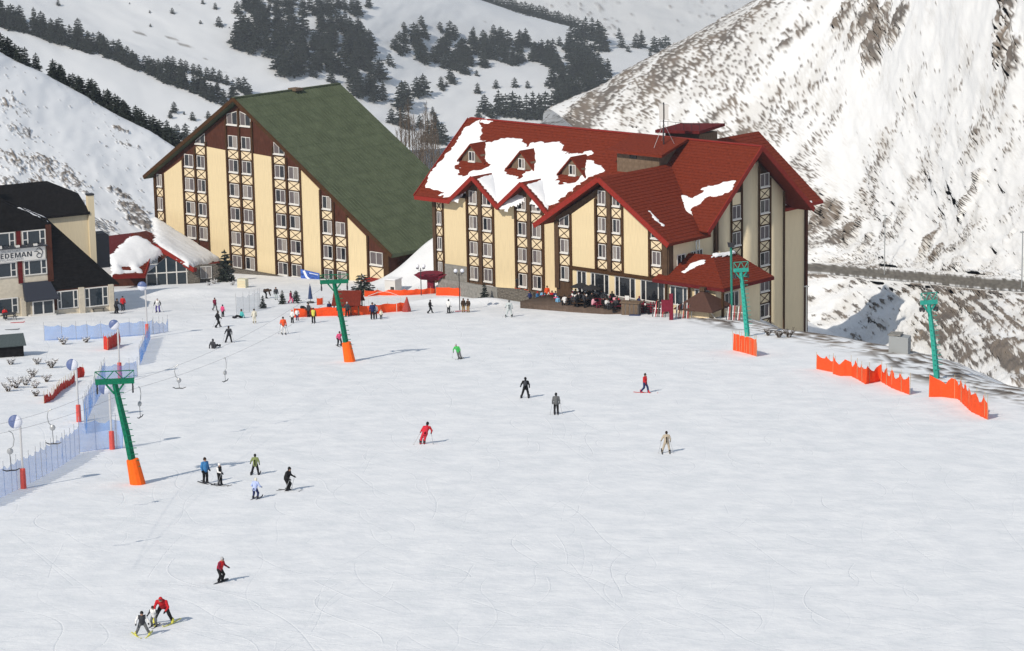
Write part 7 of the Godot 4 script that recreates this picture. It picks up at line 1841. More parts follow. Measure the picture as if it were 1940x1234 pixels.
	far_pines([[-57.7, -8.7, -599.3, 4.0], [38.7, -14.2, -720.8, 4.8], [-40.3, 3.5, -667.6, 4.4], [-96.5, 3.3, -597.0, 4.0], [-13.5, -11.6, -668.8, 4.5], [-77.0, -3.7, -593.2, 3.9], [-15.6, -8.8, -678.7, 4.5], [-110.8, 8.1, -595.8, 3.9], [-53.3, -1.0, -638.0, 4.2], [-59.0, 1.1, -454.0, 3.0], [7.1, -12.1, -693.0, 4.6], [-12.8, -11.8, -668.7, 4.4], [-22.6, -6.7, -673.3, 4.4], [-70.1, -6.2, -590.6, 3.9], [-41.9, 2.7, -662.3, 4.3], [-57.0, 0.3, -452.7, 3.0], [-15.9, -8.8, -678.4, 4.4], [-107.9, 7.0, -595.2, 3.9], [-67.5, -7.2, -589.5, 3.9], [-44.8, 2.9, -659.1, 4.3], [-91.2, 1.7, -598.5, 3.9], [-93.1, 2.4, -598.6, 3.9], [-69.7, -6.4, -590.5, 3.9], [-54.4, -1.0, -451.8, 3.0], [-49.6, -4.8, -628.9, 4.1], [-24.9, -7.3, -666.4, 4.3], [-20.5, -5.6, -680.5, 4.4], [-64.5, -8.4, -588.0, 3.8], [-61.7, 5.0, -650.6, 4.2], [-89.4, 1.6, -602.2, 3.9], [-106.6, 7.1, -598.7, 3.9], [-106.7, 7.6, -603.0, 3.9], [-36.9, 2.1, -667.5, 4.3], [-51.4, -2.2, -636.1, 4.1], [-6.0, -12.1, -676.8, 4.3], [-52.0, -2.2, -449.3, 2.9], [-3.4, -11.3, -684.5, 4.4], [-43.1, 3.5, -663.7, 4.2], [-36.5, -6.1, -644.9, 4.1], [-59.2, -0.3, -635.3, 4.0], [-81.4, -2.2, -593.9, 3.8], [-54.3, 5.0, -656.6, 4.2], [-59.7, -0.4, -634.7, 4.0], [-80.3, -2.5, -594.0, 3.8], [-84.4, -0.9, -596.1, 3.8], [-82.4, -1.8, -594.4, 3.8], [-102.3, 6.2, -604.4, 3.8], [-31.8, -11.0, -635.8, 4.0], [-81.5, -2.2, -593.8, 3.8], [-108.8, 7.3, -595.4, 3.8], [-99.3, 4.0, -596.1, 3.8], [-110.5, 7.7, -593.9, 3.7], [-51.5, -2.0, -447.1, 2.8], [-48.4, 2.9, -654.9, 4.1], [-95.0, 4.1, -609.0, 3.8], [-60.8, 5.0, -651.4, 4.1], [8.0, -12.1, -694.4, 4.4], [-43.7, -7.0, -629.0, 4.0], [-42.8, -3.6, -642.4, 4.0], [-66.1, -13.0, -558.2, 3.5], [42.2, -18.4, -757.5, 4.8], [-80.9, -2.3, -594.1, 3.7], [-84.7, -0.6, -597.6, 3.7], [-54.7, -1.0, -450.3, 2.8], [-32.6, -6.8, -650.2, 4.0], [-42.0, -0.1, -653.2, 4.0], [-4.0, -9.6, -693.0, 4.3], [-10.6, -11.0, -676.4, 4.2], [-106.1, 6.3, -595.3, 3.7], [-35.9, 1.7, -667.9, 4.1], [-82.9, -1.1, -598.3, 3.7], [-61.2, 5.0, -650.8, 4.0], [-30.0, -10.7, -641.3, 3.9], [-38.4, -1.5, -654.8, 4.0], [-88.8, 1.3, -601.5, 3.7], [-53.7, -1.5, -451.3, 2.8], [-59.4, 5.4, -653.6, 4.0], [-107.2, 6.7, -595.3, 3.6], [-109.2, 7.3, -594.5, 3.6], [-33.7, -12.8, -622.8, 3.8], [-22.1, -5.2, -678.4, 4.1], [-9.7, -11.6, -674.5, 4.1], [-37.0, -5.4, -646.4, 3.9], [6.9, -11.9, -694.1, 4.2], [-35.0, -2.4, -658.3, 4.0], [-53.3, -1.5, -450.0, 2.7], [-8.8, -8.3, -691.8, 4.1], [-83.2, -1.5, -594.7, 3.6], [-59.2, 5.1, -652.6, 3.9], [-105.1, 6.1, -596.1, 3.6], [-61.5, -0.0, -634.3, 3.8], [-93.3, 2.3, -597.9, 3.6], [-17.1, -10.2, -669.8, 4.0], [-45.1, -2.9, -641.2, 3.8], [-53.7, -0.9, -638.1, 3.8], [-40.2, -9.8, -624.1, 3.7], [-92.7, 2.1, -597.7, 3.5], [-76.7, -3.5, -595.1, 3.5], [-59.8, 1.0, -638.8, 3.8], [-102.5, 5.2, -595.9, 3.5], [-107.4, 6.6, -594.0, 3.5], [-35.2, -7.7, -641.7, 3.8], [-91.8, 2.3, -601.4, 3.5], [-56.5, -9.5, -597.0, 3.5], [-28.0, -9.4, -651.3, 3.8], [-67.7, -12.8, -556.9, 3.3], [-4.0, -19.1, -631.1, 3.7], [-22.5, -18.4, -608.3, 3.6], [-26.1, -17.2, -610.5, 3.6], [34.0, -13.2, -722.3, 4.3], [-33.4, -5.9, -651.8, 3.8], [-35.3, -3.6, -655.1, 3.9], [-47.0, 3.7, -659.2, 3.9], [-78.7, -2.8, -595.5, 3.5], [-51.3, 4.9, -659.2, 3.9], [-30.6, -13.9, -623.6, 3.7], [1.3, -12.6, -682.6, 4.0], [-83.3, -1.3, -596.0, 3.5], [-2.8, -9.0, -697.2, 4.0], [-43.0, 2.4, -659.7, 3.8], [-5.7, -9.0, -693.4, 4.0], [-103.0, 6.1, -600.8, 3.4], [-63.2, 4.2, -646.5, 3.7], [-45.3, 4.4, -664.3, 3.8], [-1.5, -9.4, -697.6, 4.0], [-11.5, -9.5, -682.6, 3.9], [-33.9, -11.9, -627.0, 3.6], [-44.7, -6.9, -627.4, 3.6], [-104.7, 5.9, -595.8, 3.4], [-90.4, 0.9, -594.9, 3.4], [-14.8, -11.1, -669.4, 3.8], [-52.4, 5.1, -659.0, 3.7], [-109.4, 7.5, -595.4, 3.3], [-54.0, 1.1, -643.7, 3.6], [-45.0, -3.5, -639.6, 3.6], [-58.6, -2.8, -627.4, 3.5], [-86.7, -0.3, -595.1, 3.3], [10.5, -11.7, -700.5, 3.9], [-36.2, -2.9, -655.0, 3.6], [-44.1, -8.3, -623.3, 3.5], [-57.7, 4.3, -651.1, 3.6], [-5.6, -11.0, -683.6, 3.8], [-93.8, 2.3, -596.9, 3.3], [-91.2, 1.2, -595.2, 3.3], [-64.7, -6.1, -601.9, 3.3], [-13.8, -13.4, -658.0, 3.6], [2.9, -10.7, -696.7, 3.8], [-102.2, 5.2, -596.7, 3.3], [-6.0, -8.3, -695.7, 3.8], [-51.4, 4.0, -655.5, 3.6], [-60.1, -1.5, -630.8, 3.4], [-101.5, 5.1, -597.6, 3.2], [-99.9, 5.2, -602.8, 3.3], [-93.9, 2.1, -595.4, 3.2], [-21.5, -9.2, -665.6, 3.6], [-99.1, 4.2, -597.2, 3.2], [-1.8, -10.9, -689.0, 3.7], [-100.4, 4.7, -597.7, 3.2], [-59.2, -0.7, -634.0, 3.4], [-107.8, 7.1, -596.2, 3.2], [-44.2, 1.5, -654.9, 3.5], [-39.8, 0.6, -658.1, 3.5], [-73.6, -5.0, -591.7, 3.2], [-5.5, -12.5, -675.0, 3.6], [-59.9, 4.0, -648.5, 3.5], [-37.3, -1.4, -656.8, 3.5], [-4.5, -10.9, -685.7, 3.7], [-31.8, -12.2, -630.2, 3.4], [-104.3, 5.8, -595.7, 3.2], [-61.5, -1.1, -630.7, 3.3], [4.3, -9.9, -702.5, 3.7], [-21.2, -3.2, -684.1, 3.6], [-14.9, -7.6, -684.8, 3.6], [-7.6, -1.4, -742.4, 3.9], [2.8, -12.4, -685.6, 3.6], [-37.5, -7.1, -639.4, 3.3], [-25.9, -7.8, -662.3, 3.5], [2.1, -4.4, -742.4, 3.9], [-59.0, 4.2, -649.8, 3.4], [-44.2, 0.7, -652.6, 3.4], [10.0, -6.6, -741.1, 3.8], [-13.0, -6.4, -691.4, 3.6], [-39.2, -0.6, -655.8, 3.4], [-41.7, -3.3, -644.9, 3.3], [-43.0, -5.9, -634.1, 3.2], [-7.8, -9.2, -689.5, 3.5], [5.1, -5.3, -742.0, 3.8], [-63.3, -6.5, -602.1, 3.1], [-59.0, -8.1, -600.3, 3.1], [30.1, -12.8, -719.1, 3.7], [-73.5, -3.4, -602.8, 3.1], [-70.0, -11.8, -559.2, 2.9], [-19.9, -18.6, -612.5, 3.1], [-66.0, -5.8, -601.4, 3.1], [-13.2, -14.1, -654.8, 3.3], [46.0, -20.2, -760.4, 3.9], [-27.5, -6.6, -663.2, 3.4], [6.9, -5.8, -741.7, 3.8], [8.9, -6.3, -741.3, 3.8], [-22.7, -7.0, -672.2, 3.4], [-54.3, 4.0, -652.8, 3.3], [2.7, -12.6, -684.4, 3.5], [-48.7, 4.2, -659.2, 3.3], [-18.1, -9.4, -671.5, 3.4], [14.0, -7.7, -740.2, 3.7], [-10.3, -10.4, -680.2, 3.4], [9.9, -12.9, -690.8, 3.5], [-16.9, -9.2, -674.6, 3.4], [3.7, -12.3, -687.9, 3.4], [-59.6, 4.5, -650.5, 3.2], [-5.9, -9.5, -690.7, 3.4], [-21.9, -7.9, -670.0, 3.3], [-56.3, 5.7, -657.4, 3.2], [1.1, -4.1, -742.5, 3.6], [3.9, -9.6, -703.2, 3.5], [-44.2, 3.3, -661.4, 3.2], [-71.8, -3.9, -602.9, 3.0], [17.0, -8.3, -737.4, 3.6], [-26.2, -5.3, -670.1, 3.2], [-14.9, -6.8, -687.4, 3.3], [5.6, -10.2, -702.9, 3.4], [-20.4, -8.7, -670.0, 3.2], [-5.9, -2.1, -743.9, 3.6], [13.2, -8.1, -746.0, 3.6], [-0.5, -10.8, -691.5, 3.3], [-15.5, -11.3, -666.9, 3.2], [11.1, -13.0, -691.4, 3.3], [10.9, -6.9, -740.9, 3.5], [-6.8, -3.4, -757.9, 3.6], [-39.1, 3.1, -667.9, 3.1], [-74.6, -3.0, -602.9, 2.8], [-70.7, -4.1, -603.0, 2.8], [-66.7, 2.2, -637.1, 3.0], [1.7, -15.9, -659.9, 3.1], [-15.8, -14.2, -650.0, 3.1], [20.3, -9.1, -728.8, 3.4], [46.9, -18.7, -751.3, 3.5], [0.2, -3.9, -742.6, 3.4], [-33.8, 3.0, -676.3, 3.1], [-16.7, -4.9, -688.7, 3.2], [-11.8, -11.0, -674.5, 3.1], [-0.4, -11.2, -689.2, 3.2], [-45.9, 2.7, -656.8, 3.0], [-36.5, 2.0, -667.7, 3.1], [-51.7, 3.5, -653.5, 3.0], [-26.1, -7.4, -663.4, 3.0], [8.0, -6.1, -741.5, 3.4], [-0.2, -12.3, -682.9, 3.1], [4.0, -5.0, -742.1, 3.4], [-3.8, -2.7, -742.9, 3.4], [-54.9, 3.3, -649.9, 2.9], [18.2, -9.5, -745.5, 3.4], [6.1, -5.6, -741.8, 3.3], [-25.3, -3.4, -676.0, 3.0], [-3.8, -8.9, -696.6, 3.1], [-61.9, 5.3, -651.3, 2.9], [-20.2, -5.8, -680.5, 3.0], [15.0, -8.0, -739.8, 3.3], [9.1, -13.1, -688.4, 3.0], [-53.7, 3.0, -650.0, 2.8], [-40.9, 3.4, -666.4, 2.9], [-8.8, -1.3, -745.2, 3.2], [-70.0, -9.3, -572.7, 2.5], [-16.6, -18.5, -618.9, 2.7], [-67.9, -4.9, -603.4, 2.6], [-64.2, -13.0, -561.1, 2.4], [-69.1, -4.6, -603.0, 2.6], [-61.7, -7.1, -601.6, 2.6], [-7.2, -15.8, -651.4, 2.8], [16.1, -8.2, -738.8, 3.1], [-1.8, -3.3, -742.9, 3.1], [-0.8, -3.6, -742.4, 3.1], [-45.2, 2.7, -657.9, 2.7], [-4.7, -2.5, -743.9, 3.1], [12.0, -7.2, -740.7, 3.0], [2.9, -4.7, -742.3, 3.0], [-2.8, -3.0, -743.3, 3.0], [-54.9, 4.1, -652.6, 2.6], [-50.8, 5.7, -662.8, 2.6], [-61.1, 4.4, -648.9, 2.6], [-36.3, 2.8, -670.9, 2.7], [-60.9, 4.9, -650.7, 2.6], [-66.0, -10.9, -570.4, 2.2], [26.0, -12.9, -712.5, 2.8], [-6.9, -18.8, -629.7, 2.5], [4.8, -16.3, -660.1, 2.6], [-2.8, -15.6, -657.7, 2.6], [-3.4, -6.8, -703.3, 2.8], [13.6, -10.8, -709.9, 2.8], [-75.3, -3.0, -601.1, 2.4], [-37.7, 3.4, -671.3, 2.6], [-57.7, 4.3, -651.1, 2.5], [-56.1, 3.3, -648.9, 2.5], [-56.1, 4.6, -653.5, 2.4], [-56.3, 4.2, -651.8, 2.3], [-63.1, -11.1, -574.3, 2.0], [-15.5, -14.7, -647.5, 2.3], [30.4, -20.1, -782.0, 2.8], [-1.6, -7.6, -703.2, 2.5], [-77.5, 5.2, -638.3, 2.0], [-63.2, -7.5, -595.9, 1.9], [-7.5, -13.6, -665.5, 2.1], [-17.3, -17.4, -625.9, 2.0], [36.8, -18.7, -767.3, 2.4], [31.6, -13.5, -715.2, 2.2], [-60.0, -8.5, -596.1, 1.9], [-68.4, 5.5, -647.0, 2.0], [-14.6, -14.3, -651.4, 1.8], [-70.4, -9.9, -568.7, 1.6], [-102.0, 8.8, -626.8, 1.7], [-10.5, -12.7, -667.1, 1.8], [37.2, -14.5, -713.1, 2.0], [-70.8, 2.9, -636.0, 1.5], [-71.5, 6.7, -648.6, 1.5], [-82.4, 5.7, -636.0, 1.2], [-81.4, 3.3, -628.3, 1.2], [-64.3, 1.6, -637.3, 1.0], [33.9, -15.1, -696.2, 1.1], [28.9, -15.9, -680.1, 1.1], [-68.0, -9.9, -573.0, 0.9], [31.7, -15.8, -683.5, 0.9], [-71.9, 2.9, -635.4, 0.6], [-87.4, 7.9, -639.0, 0.6], [-73.5, 3.1, -634.4, 0.6], [-76.5, 6.8, -644.8, 0.5]])
	# near trees
	var f := pine(-37.29, ground(-37.29, -352.13), -352.13, 4.4, 0, "dark conifer standing at the lobby's right corner")
	var d := pine(-18.35, ground(-18.35, -331.28), -331.28, 2.7, 3, "small round conifer hung with white baubles above the red kiosk")
	d.scale *= Vector3(1.35, 1, 1.35)
	for k in 14:
		var a := k * 2.4
		var st := begin()
		ball(st, Vector3(cos(a) * .2 * (1 - k / 18.0), .15 + k * .055, sin(a) * .2 * (1 - k / 18.0)), Vector3(.035, .045, .035), 6, 4)
		obj("bauble", done(st), M.white_paint, d)
	pine(-29.23, ground(-29.23, -316.46), -316.46, 1.6, 4, "small snow dusted spruce, leftmost of the three below the stone plinth")
	pine(-27.32, ground(-27.32, -321.12), -321.12, 1.75, 2, "small snow dusted spruce, middle of the three below the stone plinth")
	pine(-25.76, ground(-25.76, -322.11), -322.11, 1.6, 5, "small snow dusted spruce, rightmost of the three below the stone plinth")
	pine(-3.20, ground(-3.20, -319.27), -319.27, 2.2, 4, "thin dark young conifer beside the twin lamp")
	for e in [[-47.15, -282.19, 1.1], [-45.02, -283.82, .8]]: bush(e[0], e[1], e[2], "dark twiggy bush poking from snow in front of the upper blue net", .45, "bushes below the upper blue net")
	for e in [[-45.14, -262.34, 1.2], [-46.94, -264.75, 0.9], [-45.75, -255.42, 1.0], [-42.78, -239.88, 0.7]]: bush(e[0], e[1], e[2], "thin frosted sapling on the snow left of the red nets", .35, "frosted saplings left of the nets")
	for e in [[-45.77, -246.50, 1.3], [-45.35, -249.09, 1.2], [-46.03, -243.94, 1.1], [-43.97, -246.25, 1.0], [-49.62, -265.14, 0.9], [-43.73, -251.18, 0.9]]: bush(e[0], e[1], e[2], "clump of snow covered brushwood near the left frame edge", .5, "snow covered brushwood at the left")
	for e in [[26.55, -278.22, 0.9], [27.44, -276.11, 1.0], [28.45, -275.95, 1.2]]: bush(e[0], e[1], e[2], "dry brown bush against the foot of the shaded end wall", .1, "dry bushes at the hotel's end wall")
	for e in [[-38.51, -349.37, 0.8], [-35.85, -346.63, 0.7], [-38.96, -347.24, 0.6]]: bush(e[0], e[1], e[2], "snowy brush at the foot of the dark conifer", .6, "brush round the dark conifer")
	bare_tree(Vector3(-16.2, -0.18, -428), 6.3, "leafless poplar in the thin group between the two hotels", "leafless poplars between the hotels")
	bare_tree(Vector3(-13.62, -0.92, -429.6), 5.5, "leafless poplar in the thin group between the two hotels", "leafless poplars between the hotels")
	bare_tree(Vector3(-18, -2.28, -431.2), 6.0, "leafless poplar in the thin group between the two hotels", "leafless poplars between the hotels")
	bare_tree(Vector3(-16.47, -3.45, -432.8), 6.6, "leafless poplar in the thin group between the two hotels", "leafless poplars between the hotels")
	bare_tree(Vector3(-12.05, -0.76, -434.4), 7.1, "leafless poplar in the thin group between the two hotels", "leafless poplars between the hotels")
	bare_tree(Vector3(-17.16, -1.81, -436), 7.7, "leafless poplar in the thin group between the two hotels", "leafless poplars between the hotels")
	bare_tree(Vector3(-14.49, -2.7, -437.6), 7.2, "leafless poplar in the thin group between the two hotels", "leafless poplars between the hotels")
	bare_tree(Vector3(-17.94, -2.97, -439.2), 7.0, "leafless poplar in the thin group between the two hotels", "leafless poplars between the hotels")
	bare_tree(Vector3(-16.14, 1.02, -440.8), 7.8, "leafless poplar in the thin group between the two hotels", "leafless poplars between the hotels")
	bare_tree(Vector3(-15.02, -3.25, -442.4), 7.8, "leafless poplar in the thin group between the two hotels", "leafless poplars between the hotels")
	bare_tree(Vector3(-13.29, -4.7, -444), 6.5, "leafless poplar in the thin group between the two hotels", "leafless poplars between the hotels")
	bare_tree(Vector3(-12.62, -2.12, -445.6), 8.0, "leafless poplar in the thin group between the two hotels", "leafless poplars between the hotels")
	bare_tree(Vector3(-12.03, -0.29, -447.2), 5.8, "leafless poplar in the thin group between the two hotels", "leafless poplars between the hotels")
	bare_tree(Vector3(-17.21, -5.59, -448.8), 6.7, "leafless poplar in the thin group between the two hotels", "leafless poplars between the hotels")
	bare_tree(Vector3(-14.06, -1.9, -450.4), 6.9, "leafless poplar in the thin group between the two hotels", "leafless poplars between the hotels")
	bare_tree(Vector3(-15.95, -2.39, -452), 7.1, "leafless poplar in the thin group between the two hotels", "leafless poplars between the hotels")
	bare_tree(Vector3(-14.57, -5.96, -453.6), 7.4, "leafless poplar in the thin group between the two hotels", "leafless poplars between the hotels")
	bare_tree(Vector3(-11.97, -5.95, -455.2), 8.3, "leafless poplar in the thin group between the two hotels", "leafless poplars between the hotels")
	bare_tree(Vector3(-13.9, -1.94, -456.8), 8.0, "leafless poplar in the thin group between the two hotels", "leafless poplars between the hotels")
	bare_tree(Vector3(-11.79, -6.71, -458.4), 7.2, "leafless poplar in the thin group between the two hotels", "leafless poplars between the hotels")
	bare_tree(Vector3(-13.67, -2.67, -460), 7.9, "leafless poplar in the thin group between the two hotels", "leafless poplars between the hotels")
	bare_tree(Vector3(-14.82, -3.32, -461.6), 5.8, "leafless poplar in the thin group between the two hotels", "leafless poplars between the hotels")
	bare_tree(Vector3(-12.79, -7.91, -463.2), 5.8, "leafless poplar in the thin group between the two hotels", "leafless poplars between the hotels")
	bare_tree(Vector3(-13.16, -4.56, -464.8), 6.0, "leafless poplar in the thin group between the two hotels", "leafless poplars between the hotels")
	bare_tree(Vector3(-17.66, -3.25, -466.4), 7.4, "leafless poplar in the thin group between the two hotels", "leafless poplars between the hotels")
	bare_tree(Vector3(-17.02, -4.67, -468), 8.3, "leafless poplar in the thin group between the two hotels", "leafless poplars between the hotels")
	bare_tree(Vector3(-16.21, -6.28, -469.6), 8.8, "leafless poplar in the thin group between the two hotels", "leafless poplars between the hotels")
	bare_tree(Vector3(-15.37, -7.44, -471.2), 8.4, "leafless poplar in the thin group between the two hotels", "leafless poplars between the hotels")
	bare_tree(Vector3(-14.52, -8.14, -472.8), 7.5, "leafless poplar in the thin group between the two hotels", "leafless poplars between the hotels")
	bare_tree(Vector3(-18.76, -3.39, -474.4), 6.6, "leafless poplar in the thin group between the two hotels", "leafless poplars between the hotels")
	bare_tree(Vector3(-13.77, -8.15, -476), 6.6, "leafless poplar in the thin group between the two hotels", "leafless poplars between the hotels")

# ---------------------------------------------------------------- small buildings and furniture
func small_things() -> void:
	var st := begin()
	# dark shed at the left edge
	var t := thing("shed", "small dark wooden shed with grey roof at the left frame edge", "shed", Vector3(-50.88, 3.41, -271.51), .32)
	obj("wall", b1(Vector3(-2.6, -.5, -1.6), Vector3(1.3, 1.4, 1.0)), M.black_roof, t)
	st = begin()
	slab(st, Vector3(-2.9, 1.35, 1.25), Vector3(1.55, 1.35, 1.25), Vector3(1.55, 2.25, -.4), Vector3(-2.9, 2.25, -.4), .1)
	slab(st, Vector3(1.55, 1.35, -1.9), Vector3(-2.9, 1.35, -1.9), Vector3(-2.9, 2.25, -.4), Vector3(1.55, 2.25, -.4), .1)
	obj("roof", done(st), mottled(Color(.075, .095, .10), .3, Vector3(1, 1, 1), .8, 0, 61), t)
	# red kiosk on posts
	t = thing("kiosk", "red roofed open kiosk on posts behind the orange fence", "kiosk", Vector3(-18.63, 0.02, -306.79), -.1)
	st = begin()
	slab(st, Vector3(-1.75, 1.35, 1.0), Vector3(1.6, 1.35, 1.0), Vector3(1.45, 2.75, -.6), Vector3(-1.7, 2.75, -.6), .12)
	slab(st, Vector3(1.6, 1.35, -2.2), Vector3(-1.75, 1.35, -2.2), Vector3(-1.7, 2.75, -.6), Vector3(1.45, 2.75, -.6), .12)
	obj("roof", done(st), mottled(Color(.15, .024, .014), .3, Vector3(.6, .6, .6), .8, 0, 72), t)
	for e in [[-1.5, .7], [1.3, .7], [-1.5, -1.9], [1.3, -1.9], [.4, .7]]:
		obj("post", b1(Vector3(e[0] - .07, -.3, e[1] - .07), Vector3(e[0] + .07, 1.5, e[1] + .07)), M.timber_brown, t)
	obj("counter", b1(Vector3(-1.5, -.2, -1.8), Vector3(1.3, .8, -1.6)), M.dark_red, t)
	# cream cabinet
	t = thing("cabinet", "cream louvred cabinet standing in snow before the stone plinth", "cabinet", Vector3(-34.18, -3.49, -343.39), -.4)
	obj("body", b1(Vector3(-.6, -.5, -.4), Vector3(.6, 1.15, .4)), paint(Color(.62, .60, .45), .7), t)
	for k in 5: obj("louvre", b1(Vector3(-.54, .05 + k * .2, .4), Vector3(.54, .12 + k * .2, .44)), M.cream_light, t)
	# blue closed parasol
	t = thing("parasol", "closed dark blue parasol by the orange net near the plinth", "parasol", Vector3(-24.03, -1.42, -321.8))
	st = begin()
	tube(st, [Vector3(0, .5, 0), Vector3(0, 1.0, 0), Vector3(0, 1.7, 0), Vector3(0, 2.3, 0)], [.28, .22, .14, .02], 8)
	obj("canopy", done(st), M.navy, t)
	st = begin()
	rod(st, Vector3(0, -.2, 0), Vector3(0, 2.35, 0), .03)
	tube(st, [Vector3(0, 0, 0), Vector3(0, .12, 0)], [.5, .45], 10)
	obj("stand", done(st), M.dark_metal, t)
	# white marquee frame
	t = thing("marquee_frame", "bare white metal tent frame behind the orange fence", "tent frame", Vector3(-14.93, -0.31, -310.27), -.15)
	for e in [[-1.9, 1.0], [1.9, 1.0], [-1.9, -1.4], [1.9, -1.4]]:
		st = begin()
		rod(st, Vector3(e[0], -.2, e[1]), Vector3(e[0], 1.5, e[1]), .035)
		obj("leg", done(st), M.white_paint, t)
	for z in [1.0, -1.4]:
		st = begin()
		tube(st, [Vector3(-1.9, 1.5, z), Vector3(-.7, 1.95, z), Vector3(0, 2.05, z), Vector3(.7, 1.95, z), Vector3(1.9, 1.5, z)], [.03, .03, .03, .03, .03], 5)
		obj("arch", done(st), M.white_paint, t)
	# bundle of ski sticks / red wrapped post
	t = thing("wrapped_post", "post wrapped in dusky red net at the end of the orange fence", "padding", Vector3(-12.09, -0.21, -309.18))
	st = begin()
	tube(st, [Vector3(0, -.2, 0), Vector3(0, .3, 0), Vector3(.05, 1.1, 0), Vector3(.08, 1.75, 0)], [.5, .52, .25, .05], 9)
	obj("wrap", done(st), mottled(Color(.36, .07, .06), .3, Vector3(1.4, .5, 1.4), .8, 0, 62), t)
	# white service trailer by the entrance canopy
	t = thing("white_booth", "small white booth beside the red entrance canopy between the hotels", "booth", Vector3(-14.66, -2.66, -334.7), -.5)
	obj("wall", b1(Vector3(-.75, -.4, -.8), Vector3(.75, 1.55, .8)), M.white_paint, t)
	obj("window", b1(Vector3(.1, .2, .8), Vector3(.6, .7, .84)), M.glass, t)
	obj("roof", b1(Vector3(-.85, 1.55, -.9), Vector3(.85, 1.68, .9)), M.roof_snow, t)
	# maroon lift station: T shaped drive
	t = thing("lift_station", "maroon T shaped lift drive station before the red hotel's corner", "lift station", Vector3(-9.85, -2.31, -331.03), -.35)
	obj("column", b1(Vector3(-.4, -.5, -.3), Vector3(.4, 2.0, .3)), M.maroon, t)
	st = begin()
	hexa(st, [Vector3(-1.1, 1.75, .55), Vector3(1.1, 1.75, .55), Vector3(1.1, 1.75, -.55), Vector3(-1.1, 1.75, -.55), Vector3(-2.0, 2.35, .7), Vector3(1.9, 2.35, .7), Vector3(1.9, 2.35, -.7), Vector3(-2.0, 2.35, -.7)])
	obj("housing", done(st), M.maroon, t)
	st = begin()
	tube(st, [Vector3(-.1, 2.38, 0), Vector3(-.1, 2.55, 0)], [1.6, 1.6], 18)
	obj("bullwheel", done(st), M.maroon, t)
	# grey terrace wall
	var wl := [Vector2(-8.80, -330.84), Vector2(-6.48, -327.70), Vector2(-4.06, -323.29), Vector2(-1.51, -319.59), Vector2(0.98, -317.23), Vector2(2.64, -315.05)]
	t = thing("terrace_wall", "low grey concrete wall running before the red roofed hotel", "wall", gpt(wl[0].x, wl[0].y))
	for i in wl.size() - 1:
		st = begin()
		var a: Vector3 = gpt(wl[i].x, wl[i].y) - t.position
		var b: Vector3 = gpt(wl[i + 1].x, wl[i + 1].y) - t.position
		var h0 := 1.9 - .1 * i
		bar(st, a + Vector3(0, h0 * .5 - .3, 0), b + Vector3(0, h0 * .5 - .4, 0), .4, h0 + .6)
		obj("wall_section", done(st), M.concrete if i < 3 else M.stone, t)
	# twin lamp posts
	for e in [[-11.00, -328.55, "twin globe lamp post beside the maroon lift station"], [-5.98, -309.88, "twin globe lamp post before the grey terrace wall"]]:
		t = thing("street_lamp", e[2], "lamp post", gpt(e[0], e[1]))
		var lh: float = 3.4 if e[1] < -325.0 else 4.4
		st = begin()
		rod(st, Vector3(0, -.2, 0), Vector3(0, lh, 0), .06)
		for s in [-1, 1]: tube(st, [Vector3(0, lh - .3, 0), Vector3(s * .3, lh - .25, 0), Vector3(s * .38, lh, 0)], [.03, .03, .03], 5)
		obj("pole", done(st), M.dark_metal, t)
		for s in [-1, 1]:
			st = begin()
			ball(st, Vector3(s * .38, lh + .22, 0), Vector3(.24, .24, .24), 10, 7)
			obj("globe", done(st), M.lamp_white, t)
			obj("lamp_collar", b1(Vector3(s * .38 - .16, lh - .08, -.16), Vector3(s * .38 + .16, lh + .02, .16)), M.dark_metal, t)
	for e in [[5.44, -326.80, "short black lantern on the wall left of the terrace pillar"], [2.87, -325.95, "short black lantern behind the seated crowd"], [0.69, -322.41, "short black lantern at the left end of the terrace wall"]]:
		t = thing("lantern", e[2], "lantern", gpt(e[0], e[1]))
		st = begin()
		rod(st, Vector3(0, -.3, 0), Vector3(0, 1.9, 0), .06)
		obj("pole", done(st), M.dark_metal, t)
		st = begin()
		tube(st, [Vector3(0, 1.9, 0), Vector3(0, 2.3, 0), Vector3(0, 2.5, 0)], [.16, .26, .02], 6)
		obj("lamp_head", done(st), M.dark_metal, t)
	# stone pier and carved post on the terrace
	t = thing("stone_pier", "low stone pier at the foot of the wing's left post", "wall", Vector3(6.53, -1.63, -323.94), -THETA)
	obj("pier", b1(Vector3(-1.1, -.3, -.6), Vector3(1.1, 1.7, .5)), M.stone, t)
	obj("coping", b1(Vector3(-1.2, 1.7, -.7), Vector3(1.2, 1.85, .6)), M.concrete, t)
	# brown roofed kiosk
	t = thing("kiosk", "cream kiosk with broad brown pyramid roof at the terrace's right end", "kiosk", Vector3(21.19, 0.85, -298.13), -.55)
	obj("wall", b1(Vector3(-1.5, -1.5, -1.5), Vector3(1.5, 1.35, 1.5)), M.cream_light, t)
	st = begin()
	var ap := Vector3(0, 3.0, 0)
	var cs := [Vector3(-2.4, 1.15, 2.4), Vector3(2.4, 1.15, 2.4), Vector3(2.4, 1.15, -2.4), Vector3(-2.4, 1.15, -2.4)]
	for i in 4:
		tri(st, cs[i], cs[(i + 1) % 4], ap)
		tri(st, cs[i] - Vector3(0, .12, 0), ap - Vector3(0, .15, 0), cs[(i + 1) % 4] - Vector3(0, .12, 0))
		quad(st, cs[i] - Vector3(0, .12, 0), cs[(i + 1) % 4] - Vector3(0, .12, 0), cs[(i + 1) % 4], cs[i])
	obj("roof", done(st), mottled(Color(.085, .045, .035), .25, Vector3(.6, .6, .6), .85, 0, 63), t)
	obj("roof_finial", b1(Vector3(-.3, 2.9, -.3), Vector3(.3, 3.3, .3)), M.timber_brown, t)
